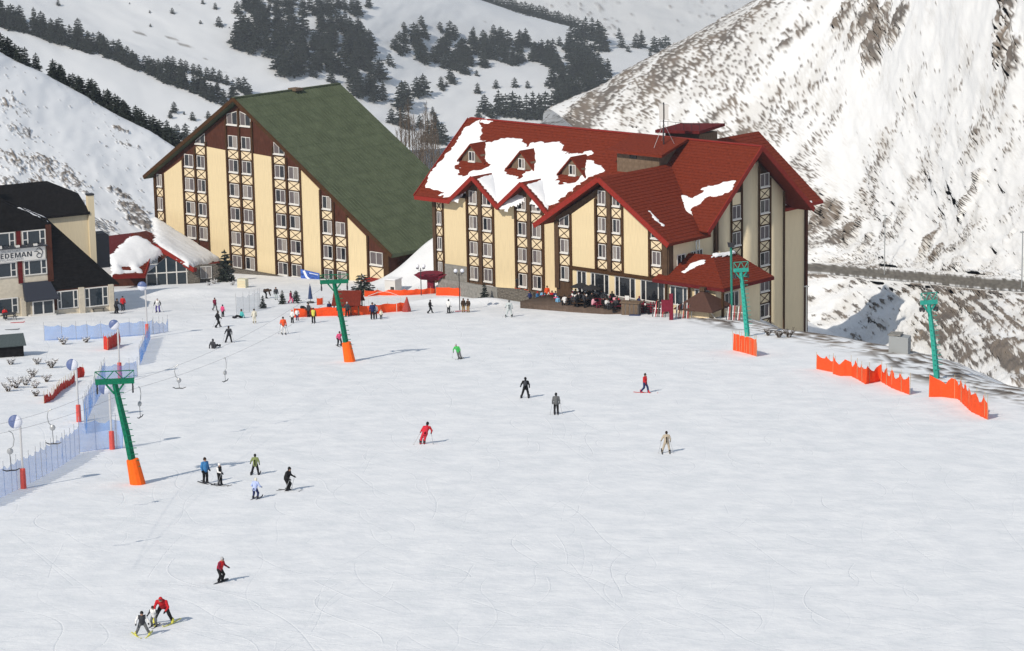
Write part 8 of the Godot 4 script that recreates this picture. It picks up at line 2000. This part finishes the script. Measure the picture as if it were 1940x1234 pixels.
	for s in [-1, 1]:
		st = begin()
		bar(st, Vector3(s * 1.5, 1.2, 1.5), Vector3(s * 2.5, .2, 1.7), .06, .06)
		obj("prop", done(st), M.white_paint, t)
	# turquoise floodlight mast
	t = thing("light_mast", "slim turquoise floodlight mast before the hotel's corner", "lamp post", Vector3(24.1, 1.22, -294.29))
	st = begin()
	rod(st, Vector3(0, -.5, 0), Vector3(-.1, 8.2, 0), .13, 8)
	obj("pole", done(st), mottled(Color(.03, .22, .17), .3, Vector3(.7, .7, .7), .6, 0, 64), t)
	st = begin()
	hexa(st, [Vector3(-.4, 8.1, .3), Vector3(.25, 8.1, .3), Vector3(.25, 8.1, -.1), Vector3(-.4, 8.1, -.1), Vector3(-.5, 8.6, .2), Vector3(.3, 8.5, .2), Vector3(.3, 8.5, -.1), Vector3(-.5, 8.6, -.1)])
	obj("floodlight", done(st), M.dark_metal, t)
	# maroon post and panel
	t = thing("lift_post", "dark maroon post with panel standing in the snow before the terrace", "post", Vector3(17.52, 1.11, -295.42), -.2)
	obj("post", b1(Vector3(-.2, -.5, -.2), Vector3(.2, 2.9, .2)), M.maroon, t)
	obj("panel", b1(Vector3(-1.1, .9, -.1), Vector3(-.2, 2.2, .05)), M.maroon, t)
	# grey service counter with sign
	t = thing("service_counter", "grey wooden service counter with white notice at the terrace edge", "counter", Vector3(13.4, 0.5, -301.77), -.35)
	obj("front", b1(Vector3(-1.0, -.2, -.5), Vector3(1.0, 1.35, .5)), mottled(Color(.15, .13, .12), .5, Vector3(2, .3, 2), .9, 0, 65), t)
	obj("top", b1(Vector3(-1.15, 1.35, -.65), Vector3(1.15, 1.48, .65)), M.old_wood, t)
	obj("notice", b1(Vector3(-.75, 1.6, -.1), Vector3(-.25, 2.1, -.06)), M.white_paint, t)
	obj("blue_mat", b1(Vector3(.1, -.15, .5), Vector3(1.3, .14, 1.2)), M.navy, t)
	for k in 4: obj("slat", b1(Vector3(-.95 + k * .5, -.1, .5), Vector3(-.6 + k * .5, 1.3, .53)), M.old_wood, t)
	t = thing("barrel_stack", "dark stacked barrel bar with snow on its lid behind the counter", "bar", Vector3(13.44, -0.23, -309.43))
	for k in 3:
		st = begin()
		tube(st, [Vector3(0, k * .6, 0), Vector3(0, k * .6 + .28, 0), Vector3(0, k * .6 + .56, 0)], [.55, .66, .55], 12)
		obj("barrel", done(st), M.timber_brown, t)
	st = begin()
	ball(st, Vector3(0, 1.8, 0), Vector3(.6, .14, .6), 10, 5)
	obj("snow_cap", done(st), M.roof_snow, t)
	t = thing("round_bar", "round dark skirted bar with white top before the ground floor windows", "bar", Vector3(15.7, -0.02, -307.22))
	st = begin()
	tube(st, [Vector3(0, -.2, 0), Vector3(0, .6, 0), Vector3(0, 1.35, 0)], [.95, 1.2, 1.25], 14)
	obj("skirt", done(st), M.black_cloth, t)
	st = begin()
	tube(st, [Vector3(0, 1.35, 0), Vector3(0, 1.42, 0)], [1.3, 1.3], 14)
	obj("top", done(st), M.white_paint, t)
	# maroon lattice fence by the terrace
	t = thing("terrace_fence", "dark maroon slatted fence between counter and post", "fence", Vector3(15.81, 0.43, -302.5), -.3)
	for k in 4: obj("rail", b1(Vector3(-1.9, .15 + k * .28, 0), Vector3(1.5, .27 + k * .28, .06)), M.maroon, t)
	for k in 5: obj("fence_post", b1(Vector3(-1.9 + k * .83, -.3, -.06), Vector3(-1.8 + k * .83, 1.3, -.002)), M.maroon, t)
	# ski racks with leaning skis
	for e in [[16.56, -298.94, "ski rack with upright skis left of the maroon post", 9], [19.00, -296.83, "ski rack full of skis beside the brown roofed kiosk", 12], [24.34, -293.70, "dark ski rack under the annex beside the turquoise mast", 12]]:
		t = thing("ski_rack", e[2], "ski rack", gpt(e[0], e[1]), -.4)
		st = begin()
		rod(st, Vector3(-.9, .9, 0), Vector3(.9, .9, 0), .035); rod(st, Vector3(-.9, -.2, .1), Vector3(-.9, .9, 0), .035); rod(st, Vector3(.9, -.2, .1), Vector3(.9, .9, 0), .035)
		obj("rail", done(st), M.metal, t)
		for k in e[3]:
			st = begin()
			var x0: float = -.85 + 1.7 * k / float(e[3])
			bar(st, Vector3(x0, 0, .35), Vector3(x0 + rng.randf_range(-.12, .12), rng.randf_range(1.45, 1.75), -.1), .08, .03, Vector3.BACK)
			obj("ski", done(st), [M.charcoal, M.pale_metal, M.red_cloth, M.old_wood][k % 4], t)
	# utility box in the gully, poles
	t = thing("utility_box", "grey metal utility box at the edge of the gully on the right", "utility box", Vector3(37.71, 4.41, -261.07), -.35)
	st = begin()
	hexa(st, [Vector3(-.95, -1.2, .7), Vector3(.95, -1.2, .7), Vector3(.95, -1.2, -.7), Vector3(-.95, -1.2, -.7), Vector3(-.95, 1.85, .7), Vector3(.95, 1.65, .7), Vector3(.95, 1.65, -.7), Vector3(-.95, 1.9, -.7)])
	obj("cabinet", done(st), M.grey_paint, t)
	obj("lid", b1(Vector3(-1.02, 1.83, -.78), Vector3(.2, 1.95, .78)), M.concrete, t)
	for e in [[Vector3(35.17, -4.53, -321), 4.3, "thin dark pole beside the hotel's shaded corner"], [Vector3(50.26, -7.12, -363.01), 8.3, "tall thin roadside pole on the mountain slope"], [Vector3(56.21, 3.59, -296.67), 6.5, "thin roadside pole at the right frame edge"]]:
		t = thing("utility_pole", e[2], "pole", e[0])
		st = begin()
		rod(st, Vector3(0, -1.5, 0), Vector3(0, e[1], 0), .07)
		obj("pole", done(st), M.grey_paint, t)
		obj("bracket", b1(Vector3(-.3, e[1] - .2, -.05), Vector3(.3, e[1] - .08, .05)), M.grey_paint, t)
	# aerial on the roof
	t = thing("aerial", "white panel aerial on a stayed mast above the red roof", "aerial", H2 + Vector3(-10.2 * cos(THETA) + 12.5 * sin(THETA), 16.6, -10.2 * sin(THETA) - 12.5 * cos(THETA)))
	st = begin()
	rod(st, Vector3(0, -.5, 0), Vector3(0, 5.2, 0), .09)
	obj("mast", done(st), M.dark_metal, t)
	for k in 3:
		var a := TAU * k / 3.0 + .4
		st = begin()
		cbox(st, Vector3(cos(a) * .36, 4.1, sin(a) * .36), Vector3(.46, 1.8, .3))
		obj("panel", done(st), M.white_paint, t)
		st = begin()
		rod(st, Vector3(0, 2.8, 0), Vector3(cos(a) * 1.5, 0, sin(a) * 1.5), .025, 4)
		obj("stay", done(st), M.metal, t)
	picnic_table(4.98, -314.63, -0.60, M.timber_brown, "brown picnic table on the left half of the sun terrace", "brown terrace tables", .02)
	picnic_table(6.71, -309.35, -0.30, M.timber_brown, "brown picnic table on the left half of the sun terrace", "brown terrace tables", 0.41 - ground(6.71, -309.35))
	picnic_table(8.43, -310.00, 0.00, M.timber_brown, "brown picnic table on the left half of the sun terrace", "brown terrace tables", 0.41 - ground(8.43, -310.00))
	picnic_table(10.01, -308.11, -0.60, M.maroon, "maroon picnic table on the right half of the sun terrace", "maroon terrace tables", 0.41 - ground(10.01, -308.11))
	picnic_table(11.66, -307.07, -0.30, M.maroon, "maroon picnic table on the right half of the sun terrace", "maroon terrace tables", 0.41 - ground(11.66, -307.07))
	picnic_table(12.32, -305.72, 0.00, M.maroon, "maroon picnic table on the right half of the sun terrace", "maroon terrace tables", 0.41 - ground(12.32, -305.72))
	picnic_table(10.85, -306.48, -0.60, M.maroon, "maroon picnic table on the right half of the sun terrace", "maroon terrace tables", 0.41 - ground(10.85, -306.48))
	picnic_table(7.88, -307.68, -0.30, M.timber_brown, "brown picnic table on the left half of the sun terrace", "brown terrace tables", 0.41 - ground(7.88, -307.68))
	picnic_table(14.65, -304.35, 0.00, M.timber_brown, "brown picnic table on the left half of the sun terrace", "brown terrace tables", 0.41 - ground(14.65, -304.35))
	picnic_table(16.92, -302.28, -0.60, M.maroon, "maroon picnic table on the right half of the sun terrace", "maroon terrace tables", 0.41 - ground(16.92, -302.28))
	picnic_table(3.66, -317.38, -0.30, M.timber_brown, "brown picnic table on the left half of the sun terrace", "brown terrace tables", .02)
	picnic_table(-48.68, -316.24, .4, M.charcoal, "dark picnic table with seated guests before the ski house window", "")
	picnic_table(-57.53, -308.30, .4, M.charcoal, "dark table at the left frame edge before the ski house", "")
	person(3.04, -317.49, 1.05, 1.7, "chair", c3(0.05, 0.19, 0.42), c3(0.02, 0.03, 0.1), c3(0.48, 0.02, 0.025), "", "seated person in bright blue jacket at the left end of the crowded terrace", "", .02)
	person(3.67, -318.64, 0.35, 1.7, "chair", c3(0.2, 0.45, 0.7), c3(0.12, 0.125, 0.13), c3(0.03, 0.018, 0.012), "", "seated person in pale blue beside the bright blue jacket", "", .02)
	person(3.76, -315.48, -2.79, 1.7, "chair", c3(0.2, 0.02, 0.05), c3(0.012, 0.012, 0.015), c3(0.05, 0.03, 0.02), "", "seated person in wine red jacket with back to the slope", "", .02)
	person(4.38, -315.99, -0.52, 1.7, "chair", c3(0.72, 0.72, 0.72), c3(0.42, 0.5, 0.78), c3(0.72, 0.72, 0.72), "", "seated person in white and pale blue on the crowded bench", "", .02)
	person(4.79, -318.44, 0.17, 1.7, "chair", c3(0.48, 0.02, 0.025), c3(0.012, 0.012, 0.015), c3(0.03, 0.018, 0.012), "", "seated person in red behind the white jacket", "", .02)
	person(5.22, -317.72, -0.35, 1.7, "chair", c3(0.02, 0.03, 0.1), c3(0.012, 0.012, 0.015), c3(0.012, 0.012, 0.015), "", "seated person in navy beside the red jacket", "", .02)
	person(5.64, -317.01, 0.52, 1.7, "chair", c3(0.12, 0.125, 0.13), c3(0.12, 0.125, 0.13), c3(0.03, 0.018, 0.012), "", "seated person in grey at the stone pier", "", .02)
	person(5.13, -312.75, 2.79, 1.7, "chair", c3(0.62, 0.08, 0.2), c3(0.72, 0.72, 0.72), c3(0.72, 0.72, 0.72), "", "seated child in pink and white at the table's near end", "", .02)
	person(6.07, -307.85, 3.49, 1.7, "chair", c3(0.72, 0.72, 0.72), c3(0.012, 0.012, 0.015), c3(0.03, 0.018, 0.012), "", "seated person in white jacket alone right of the crowd", "", 0.41 - ground(6.07, -307.85))
	person(7.34, -310.24, 0.70, 1.7, "chair", c3(0.012, 0.012, 0.015), c3(0.02, 0.03, 0.1), c3(0.03, 0.018, 0.012), "", "seated person in black, left of the dark clad diners", "", 0.41 - ground(7.34, -310.24))
	person(7.84, -310.54, 0.00, 1.7, "chair", c3(0.02, 0.03, 0.1), c3(0.012, 0.012, 0.015), c3(0.03, 0.018, 0.012), "", "seated diner in navy under the leftmost black parasol", "", 0.41 - ground(7.84, -310.54))
	person(8.31, -310.11, -0.70, 1.7, "chair", c3(0.012, 0.012, 0.015), c3(0.012, 0.012, 0.015), c3(0.05, 0.03, 0.02), "", "seated diner in black under the leftmost black parasol", "", 0.41 - ground(8.31, -310.11))
	person(8.79, -309.68, 1.05, 1.7, "chair", c3(0.045, 0.047, 0.055), c3(0.012, 0.012, 0.015), c3(0.03, 0.018, 0.012), "", "seated diner in dark grey between the black parasols", "", 0.41 - ground(8.79, -309.68))
	person(9.32, -309.20, 0.00, 1.7, "chair", c3(0.012, 0.012, 0.015), c3(0.012, 0.012, 0.015), c3(0.03, 0.018, 0.012), "", "seated diner in black by the second ground floor window", "", 0.41 - ground(9.32, -309.20))
	person(9.79, -308.77, -0.87, 1.7, "chair", c3(0.045, 0.047, 0.055), c3(0.02, 0.03, 0.1), c3(0.4, 0.4, 0.42), "", "seated diner in dark grey with pale hat", "", 0.41 - ground(9.79, -308.77))
	person(10.55, -308.08, 0.35, 1.7, "chair", c3(0.12, 0.125, 0.13), c3(0.045, 0.047, 0.055), c3(0.03, 0.018, 0.012), "", "seated diner in grey jacket at the terrace middle", "", 0.41 - ground(10.55, -308.08))
	person(12.06, -306.70, -0.52, 1.7, "chair", c3(0.55, 0.03, 0.05), c3(0.012, 0.012, 0.015), c3(0.03, 0.018, 0.012), "", "seated diner in red by the barrel bar", "", 0.41 - ground(12.06, -306.70))
	person(11.77, -306.96, 2.62, 1.7, "chair", c3(0.7, 0.35, 0.42), c3(0.045, 0.047, 0.055), c3(0.03, 0.018, 0.012), "", "seated diner in pink with back to the slope", "", 0.41 - ground(11.77, -306.96))
	person(14.25, -304.71, 0.00, 1.7, "chair", c3(0.48, 0.02, 0.025), c3(0.012, 0.012, 0.015), c3(0.03, 0.018, 0.012), "", "seated diner in red right of the barrel bar", "", 0.41 - ground(14.25, -304.71))
	person(9.28, -306.31, 1.75, 1.7, "chair", c3(0.7, 0.35, 0.42), c3(0.2, 0.02, 0.05), c3(0.03, 0.018, 0.012), "", "seated person in pale pink at the maroon table", "", 0.41 - ground(9.28, -306.31))
	person(10.82, -305.56, 0.52, 1.7, "chair", c3(0.72, 0.72, 0.72), c3(0.045, 0.047, 0.055), c3(0.05, 0.03, 0.02), "", "seated person in white vest near the counter", "", 0.41 - ground(10.82, -305.56))
	person(14.94, -304.09, 0.70, 1.7, "chair", c3(0.012, 0.012, 0.015), c3(0.012, 0.012, 0.015), c3(0.03, 0.018, 0.012), "", "seated diner in black at the round bar", "", 0.41 - ground(14.94, -304.09))
	person(16.36, -302.80, 0.00, 1.7, "chair", c3(0.012, 0.012, 0.015), c3(0.012, 0.012, 0.015), c3(0.4, 0.4, 0.42), "", "seated diner in black with pale hat at the round bar", "", 0.41 - ground(16.36, -302.80))
	person(-49.44, -316.38, 0.70, 1.7, "chair", c3(0.2, 0.02, 0.05), c3(0.012, 0.012, 0.015), c3(0.03, 0.018, 0.012), "", "seated person in dark red, left of the table by the ski house", "", .02)
	person(-48.01, -316.73, -0.70, 1.7, "chair", c3(0.48, 0.02, 0.025), c3(0.045, 0.047, 0.055), c3(0.03, 0.018, 0.012), "", "seated person in red, right of the table by the ski house", "", .02)
	person(-58.31, -309.59, 0.35, 1.7, "chair", c3(0.48, 0.02, 0.025), c3(0.012, 0.012, 0.015), c3(0.03, 0.018, 0.012), "", "seated person in red at the left frame edge", "", .02)
	person(4.25, -319.81, 0.00, 1.75, "stand", c3(0.75, 0.1, 0.03), c3(0.012, 0.012, 0.015), c3(0.03, 0.018, 0.012), "", "person in orange standing up in the middle of the crowd", "", .02)
	person(9.01, -309.14, 1.57, 1.75, "stand", c3(0.012, 0.012, 0.015), c3(0.012, 0.012, 0.015), c3(0.03, 0.018, 0.012), "", "waiter in black standing among the dark clad diners", "", 0.41 - ground(9.01, -309.14))
	person(10.31, -308.08, -0.52, 1.75, "chat", c3(0.045, 0.047, 0.055), c3(0.012, 0.012, 0.015), c3(0.03, 0.018, 0.012), "", "person in dark grey standing by the second window", "", 0.41 - ground(10.31, -308.08))
	person(11.48, -307.23, 3.14, 1.75, "stand", c3(0.012, 0.012, 0.015), c3(0.012, 0.012, 0.015), c3(0.03, 0.018, 0.012), "", "person in black standing at the window glass", "", 0.41 - ground(11.48, -307.23))
	person(7.52, -307.12, -1.84, 1.72, "stand", c3(0.012, 0.012, 0.015), c3(0.012, 0.012, 0.015), c3(0.03, 0.018, 0.012), "", "guest in dark winter clothes in the packed crowd before the ground floor windows", "dark clad guests in the packed crowd", 0.41 - ground(7.52, -307.12))
	person(6.98, -310.12, -1.74, 1.72, "chair", c3(0.05, 0.03, 0.02), c3(0.012, 0.012, 0.015), c3(0.03, 0.018, 0.012), "", "guest in dark winter clothes in the packed crowd before the ground floor windows", "dark clad guests in the packed crowd", 0.41 - ground(6.98, -310.12))
	person(8.56, -307.97, 0.44, 1.72, "chair", c3(0.045, 0.047, 0.055), c3(0.012, 0.012, 0.015), c3(0.72, 0.72, 0.72), "", "guest in dark winter clothes in the packed crowd before the ground floor windows", "dark clad guests in the packed crowd", 0.41 - ground(8.56, -307.97))
	person(7.00, -310.14, 1.21, 1.72, "chair", c3(0.012, 0.012, 0.015), c3(0.012, 0.012, 0.015), c3(0.2, 0.02, 0.05), "", "guest in dark winter clothes in the packed crowd before the ground floor windows", "dark clad guests in the packed crowd", 0.41 - ground(7.00, -310.14))
	person(8.29, -306.64, 1.36, 1.72, "stand", c3(0.045, 0.047, 0.055), c3(0.012, 0.012, 0.015), c3(0.05, 0.03, 0.02), "", "guest in dark winter clothes in the packed crowd before the ground floor windows", "dark clad guests in the packed crowd", 0.41 - ground(8.29, -306.64))
	person(6.99, -308.12, 0.72, 1.72, "chair", c3(0.045, 0.047, 0.055), c3(0.012, 0.012, 0.015), c3(0.72, 0.72, 0.72), "", "guest in dark winter clothes in the packed crowd before the ground floor windows", "dark clad guests in the packed crowd", 0.41 - ground(6.99, -308.12))
	person(7.10, -310.69, 1.15, 1.72, "chair", c3(0.012, 0.012, 0.015), c3(0.012, 0.012, 0.015), c3(0.72, 0.72, 0.72), "", "guest in dark winter clothes in the packed crowd before the ground floor windows", "dark clad guests in the packed crowd", 0.41 - ground(7.10, -310.69))
	person(10.42, -306.06, 0.49, 1.72, "chair", c3(0.012, 0.012, 0.015), c3(0.012, 0.012, 0.015), c3(0.012, 0.012, 0.015), "", "guest in dark winter clothes in the packed crowd before the ground floor windows", "dark clad guests in the packed crowd", 0.41 - ground(10.42, -306.06))
	person(9.17, -307.11, -0.07, 1.72, "stand", c3(0.012, 0.012, 0.015), c3(0.012, 0.012, 0.015), c3(0.012, 0.012, 0.015), "", "guest in dark winter clothes in the packed crowd before the ground floor windows", "dark clad guests in the packed crowd", 0.41 - ground(9.17, -307.11))
	person(7.20, -307.77, 1.37, 1.72, "chair", c3(0.045, 0.047, 0.055), c3(0.012, 0.012, 0.015), c3(0.72, 0.72, 0.72), "", "guest in dark winter clothes in the packed crowd before the ground floor windows", "dark clad guests in the packed crowd", 0.41 - ground(7.20, -307.77))
	person(7.83, -308.96, -2.19, 1.72, "chair", c3(0.045, 0.047, 0.055), c3(0.012, 0.012, 0.015), c3(0.2, 0.02, 0.05), "", "guest in dark winter clothes in the packed crowd before the ground floor windows", "dark clad guests in the packed crowd", 0.41 - ground(7.83, -308.96))
	person(7.00, -308.54, -0.86, 1.72, "chair", c3(0.2, 0.02, 0.05), c3(0.012, 0.012, 0.015), c3(0.72, 0.72, 0.72), "", "guest in dark winter clothes in the packed crowd before the ground floor windows", "dark clad guests in the packed crowd", 0.41 - ground(7.00, -308.54))
	person(8.77, -308.67, -0.87, 1.72, "stand", c3(0.012, 0.012, 0.015), c3(0.012, 0.012, 0.015), c3(0.05, 0.03, 0.02), "", "guest in dark winter clothes in the packed crowd before the ground floor windows", "dark clad guests in the packed crowd", 0.41 - ground(8.77, -308.67))
	person(8.81, -309.08, 0.04, 1.72, "chair", c3(0.012, 0.012, 0.015), c3(0.012, 0.012, 0.015), c3(0.2, 0.02, 0.05), "", "guest in dark winter clothes in the packed crowd before the ground floor windows", "dark clad guests in the packed crowd", 0.41 - ground(8.81, -309.08))
	person(7.56, -309.61, -1.23, 1.72, "chair", c3(0.012, 0.012, 0.015), c3(0.012, 0.012, 0.015), c3(0.012, 0.012, 0.015), "", "guest in dark winter clothes in the packed crowd before the ground floor windows", "dark clad guests in the packed crowd", 0.41 - ground(7.56, -309.61))
	person(7.74, -308.81, -1.21, 1.72, "chair", c3(0.045, 0.047, 0.055), c3(0.012, 0.012, 0.015), c3(0.72, 0.72, 0.72), "", "guest in dark winter clothes in the packed crowd before the ground floor windows", "dark clad guests in the packed crowd", 0.41 - ground(7.74, -308.81))
	person(7.36, -309.25, 2.60, 1.72, "stand", c3(0.012, 0.012, 0.015), c3(0.012, 0.012, 0.015), c3(0.03, 0.018, 0.012), "", "guest in dark winter clothes in the packed crowd before the ground floor windows", "dark clad guests in the packed crowd", 0.41 - ground(7.36, -309.25))
	person(7.44, -307.88, -2.30, 1.72, "chair", c3(0.02, 0.03, 0.1), c3(0.012, 0.012, 0.015), c3(0.72, 0.72, 0.72), "", "guest in dark winter clothes in the packed crowd before the ground floor windows", "dark clad guests in the packed crowd", 0.41 - ground(7.44, -307.88))
	person(8.09, -309.39, 2.43, 1.72, "chair", c3(0.045, 0.047, 0.055), c3(0.012, 0.012, 0.015), c3(0.012, 0.012, 0.015), "", "guest in dark winter clothes in the packed crowd before the ground floor windows", "dark clad guests in the packed crowd", 0.41 - ground(8.09, -309.39))
	person(8.35, -308.18, -2.52, 1.72, "chair", c3(0.045, 0.047, 0.055), c3(0.012, 0.012, 0.015), c3(0.03, 0.018, 0.012), "", "guest in dark winter clothes in the packed crowd before the ground floor windows", "dark clad guests in the packed crowd", 0.41 - ground(8.35, -308.18))
	person(7.87, -309.85, 0.98, 1.72, "stand", c3(0.012, 0.012, 0.015), c3(0.012, 0.012, 0.015), c3(0.2, 0.02, 0.05), "", "guest in dark winter clothes in the packed crowd before the ground floor windows", "dark clad guests in the packed crowd", 0.41 - ground(7.87, -309.85))
	person(8.88, -308.73, -0.07, 1.72, "chair", c3(0.05, 0.03, 0.02), c3(0.012, 0.012, 0.015), c3(0.012, 0.012, 0.015), "", "guest in dark winter clothes in the packed crowd before the ground floor windows", "dark clad guests in the packed crowd", 0.41 - ground(8.88, -308.73))
	person(16.50, -302.13, 2.48, 1.72, "chair", c3(0.012, 0.012, 0.015), c3(0.012, 0.012, 0.015), c3(0.05, 0.03, 0.02), "", "guest in dark winter clothes on the right half of the sun terrace", "dark clad guests on the right half of the terrace", 0.41 - ground(16.50, -302.13))
	person(13.04, -303.50, -1.20, 1.72, "chair", c3(0.2, 0.02, 0.05), c3(0.012, 0.012, 0.015), c3(0.05, 0.03, 0.02), "", "guest in dark winter clothes on the right half of the sun terrace", "dark clad guests on the right half of the terrace", 0.41 - ground(13.04, -303.50))
	person(16.42, -302.41, -0.01, 1.72, "stand", c3(0.012, 0.012, 0.015), c3(0.012, 0.012, 0.015), c3(0.03, 0.018, 0.012), "", "guest in dark winter clothes on the right half of the sun terrace", "dark clad guests on the right half of the terrace", 0.41 - ground(16.42, -302.41))
	person(15.91, -302.77, 1.56, 1.72, "chair", c3(0.012, 0.012, 0.015), c3(0.012, 0.012, 0.015), c3(0.2, 0.02, 0.05), "", "guest in dark winter clothes on the right half of the sun terrace", "dark clad guests on the right half of the terrace", 0.41 - ground(15.91, -302.77))
	person(11.84, -305.40, -0.35, 1.72, "chair", c3(0.045, 0.047, 0.055), c3(0.012, 0.012, 0.015), c3(0.03, 0.018, 0.012), "", "guest in dark winter clothes on the right half of the sun terrace", "dark clad guests on the right half of the terrace", 0.41 - ground(11.84, -305.40))
	person(12.02, -305.63, -0.16, 1.72, "chair", c3(0.012, 0.012, 0.015), c3(0.012, 0.012, 0.015), c3(0.012, 0.012, 0.015), "", "guest in dark winter clothes on the right half of the sun terrace", "dark clad guests on the right half of the terrace", 0.41 - ground(12.02, -305.63))
	person(13.08, -305.08, -0.28, 1.72, "stand", c3(0.2, 0.02, 0.05), c3(0.012, 0.012, 0.015), c3(0.012, 0.012, 0.015), "", "guest in dark winter clothes on the right half of the sun terrace", "dark clad guests on the right half of the terrace", 0.41 - ground(13.08, -305.08))
	person(14.95, -301.98, 1.29, 1.72, "chair", c3(0.012, 0.012, 0.015), c3(0.012, 0.012, 0.015), c3(0.72, 0.72, 0.72), "", "guest in dark winter clothes on the right half of the sun terrace", "dark clad guests on the right half of the terrace", 0.41 - ground(14.95, -301.98))
	person(14.01, -301.78, -1.65, 1.72, "chair", c3(0.045, 0.047, 0.055), c3(0.012, 0.012, 0.015), c3(0.012, 0.012, 0.015), "", "guest in dark winter clothes on the right half of the sun terrace", "dark clad guests on the right half of the terrace", 0.41 - ground(14.01, -301.78))
	person(11.16, -306.81, 1.35, 1.72, "chair", c3(0.012, 0.012, 0.015), c3(0.012, 0.012, 0.015), c3(0.2, 0.02, 0.05), "", "guest in dark winter clothes on the right half of the sun terrace", "dark clad guests on the right half of the terrace", 0.41 - ground(11.16, -306.81))
	person(14.41, -304.17, 1.98, 1.72, "stand", c3(0.02, 0.03, 0.1), c3(0.012, 0.012, 0.015), c3(0.2, 0.02, 0.05), "", "guest in dark winter clothes on the right half of the sun terrace", "dark clad guests on the right half of the terrace", 0.41 - ground(14.41, -304.17))
	person(11.30, -303.70, 0.60, 1.72, "chair", c3(0.012, 0.012, 0.015), c3(0.012, 0.012, 0.015), c3(0.2, 0.02, 0.05), "", "guest in dark winter clothes on the right half of the sun terrace", "dark clad guests on the right half of the terrace", 0.41 - ground(11.30, -303.70))
	parasol_open(7.93, -309.55, "leftmost black parasol over the dark clad diners", "", 0.41 - ground(7.93, -309.55))
	parasol_open(9.16, -308.19, "right hand black parasol over the dark clad diners", "", 0.41 - ground(9.16, -308.19))
	flat_skis(-55.02, -295.69, .3, M.charcoal, "pair of dark skis lying on the snow near the left frame edge")
	flat_skis(8.36, -309.74, .3, M.charcoal, "pair of dark skis lying on snow below the pink skier")
	flat_skis(9.24, -308.97, .3, M.charcoal, "dark skis left on snow before the maroon table")
	flat_skis(-52.56, -315.71, .3, M.charcoal, "dark skis lying by the ski house porch")
	flat_skis(-56.03, -304.63, .3, M.red_cloth, "red skis stacked by the table at the left frame edge")
	flat_skis(-5.78, -308.65, .3, M.red_cloth, "red skis lying beside the people under the twin lamp")
	flat_skis(-10.63, -320.62, .3, M.charcoal, "dark skis in the snow bank by the maroon lift station")

func picnic_table(x: float, z: float, turn: float, m: Material, label: String, group: String, up := .03) -> void:
	var t := thing("picnic_table", label, "table", gpt(x, z, up), turn, group)
	for k in 3: obj("plank", b1(Vector3(-.85, .70, -.36 + k * .25), Vector3(.85, .75, -.14 + k * .25)), m, t)
	for s in [-1, 1]:
		obj("bench", b1(Vector3(-.85, .42, s * .68 - .14), Vector3(.85, .46, s * .68 + .14)), m, t)
		var st := begin()
		bar(st, Vector3(s * .6, 0, -.75), Vector3(s * .6, .7, -.2), .06, .09); bar(st, Vector3(s * .6, 0, .75), Vector3(s * .6, .7, .2), .06, .09)
		bar(st, Vector3(s * .6, .38, -.8), Vector3(s * .6, .38, .8), .06, .07)
		obj("leg_frame", done(st), m, t)

func parasol_open(x: float, z: float, label: String, group: String, up := 0.0) -> void:
	var t := thing("parasol", label, "parasol", gpt(x, z, up), 0, group)
	var st := begin()
	rod(st, Vector3(0, 0, 0), Vector3(0, 2.3, 0), .035)
	obj("pole", done(st), M.dark_metal, t)
	st = begin()
	for k in 8:
		var a := TAU * k / 8.0
		var b := TAU * (k + 1) / 8.0
		tri(st, Vector3(cos(b) * 1.2, 1.9, sin(b) * 1.2), Vector3(cos(a) * 1.2, 1.9, sin(a) * 1.2), Vector3(0, 2.4, 0))
	obj("canopy", done(st), M.black_cloth, t)

func flat_skis(x: float, z: float, turn: float, m: Material, label: String, group := "") -> void:
	var t := thing("skis_on_snow", label, "skis", gpt(x, z, .05), turn, group)
	for s in [-1, 1]:
		var st := begin()
		bar(st, Vector3(-.75, 0, s * .16), Vector3(.7, 0, s * .16 + .1), .09, .03)
		bar(st, Vector3(.7, 0, s * .16 + .1), Vector3(.85, .09, s * .16 + .11), .08, .03)
		obj("ski", done(st), m, t)

func terrace() -> void:
	# raised sun terrace before the wing
	var st := begin()
	var x := Transform3D(Basis(Vector3.UP, -THETA), H2)
	var c := [Vector2(-17.4, 5.2), Vector2(-9.0, 5.6), Vector2(-1.6, 5.0), Vector2(-1.2, .14), Vector2(-17.4, .14)]
	var tmp := begin()
	var flat := []
	for p in c: flat.append(Vector2(p.x, -p.y))
	prism(tmp, flat, -2.5, .05)
	st.append_from(tmp.commit(), 0, x * Transform3D(Basis(Vector3(1, 0, 0), Vector3(0, 0, -1), Vector3(0, 1, 0)), Vector3.ZERO))
	struct("terrace", done(st), M.terrace)

func _ready() -> void:
	rng.seed = 11
	look_and_light()
	materials()
	build_ground()
	build_hills()
	valley_haze()
	terrace()
	hotel_green()
	hotel_red()
	ski_house()
	lobby()
	trees()
	lines_and_lifts()
	small_things()
	people()
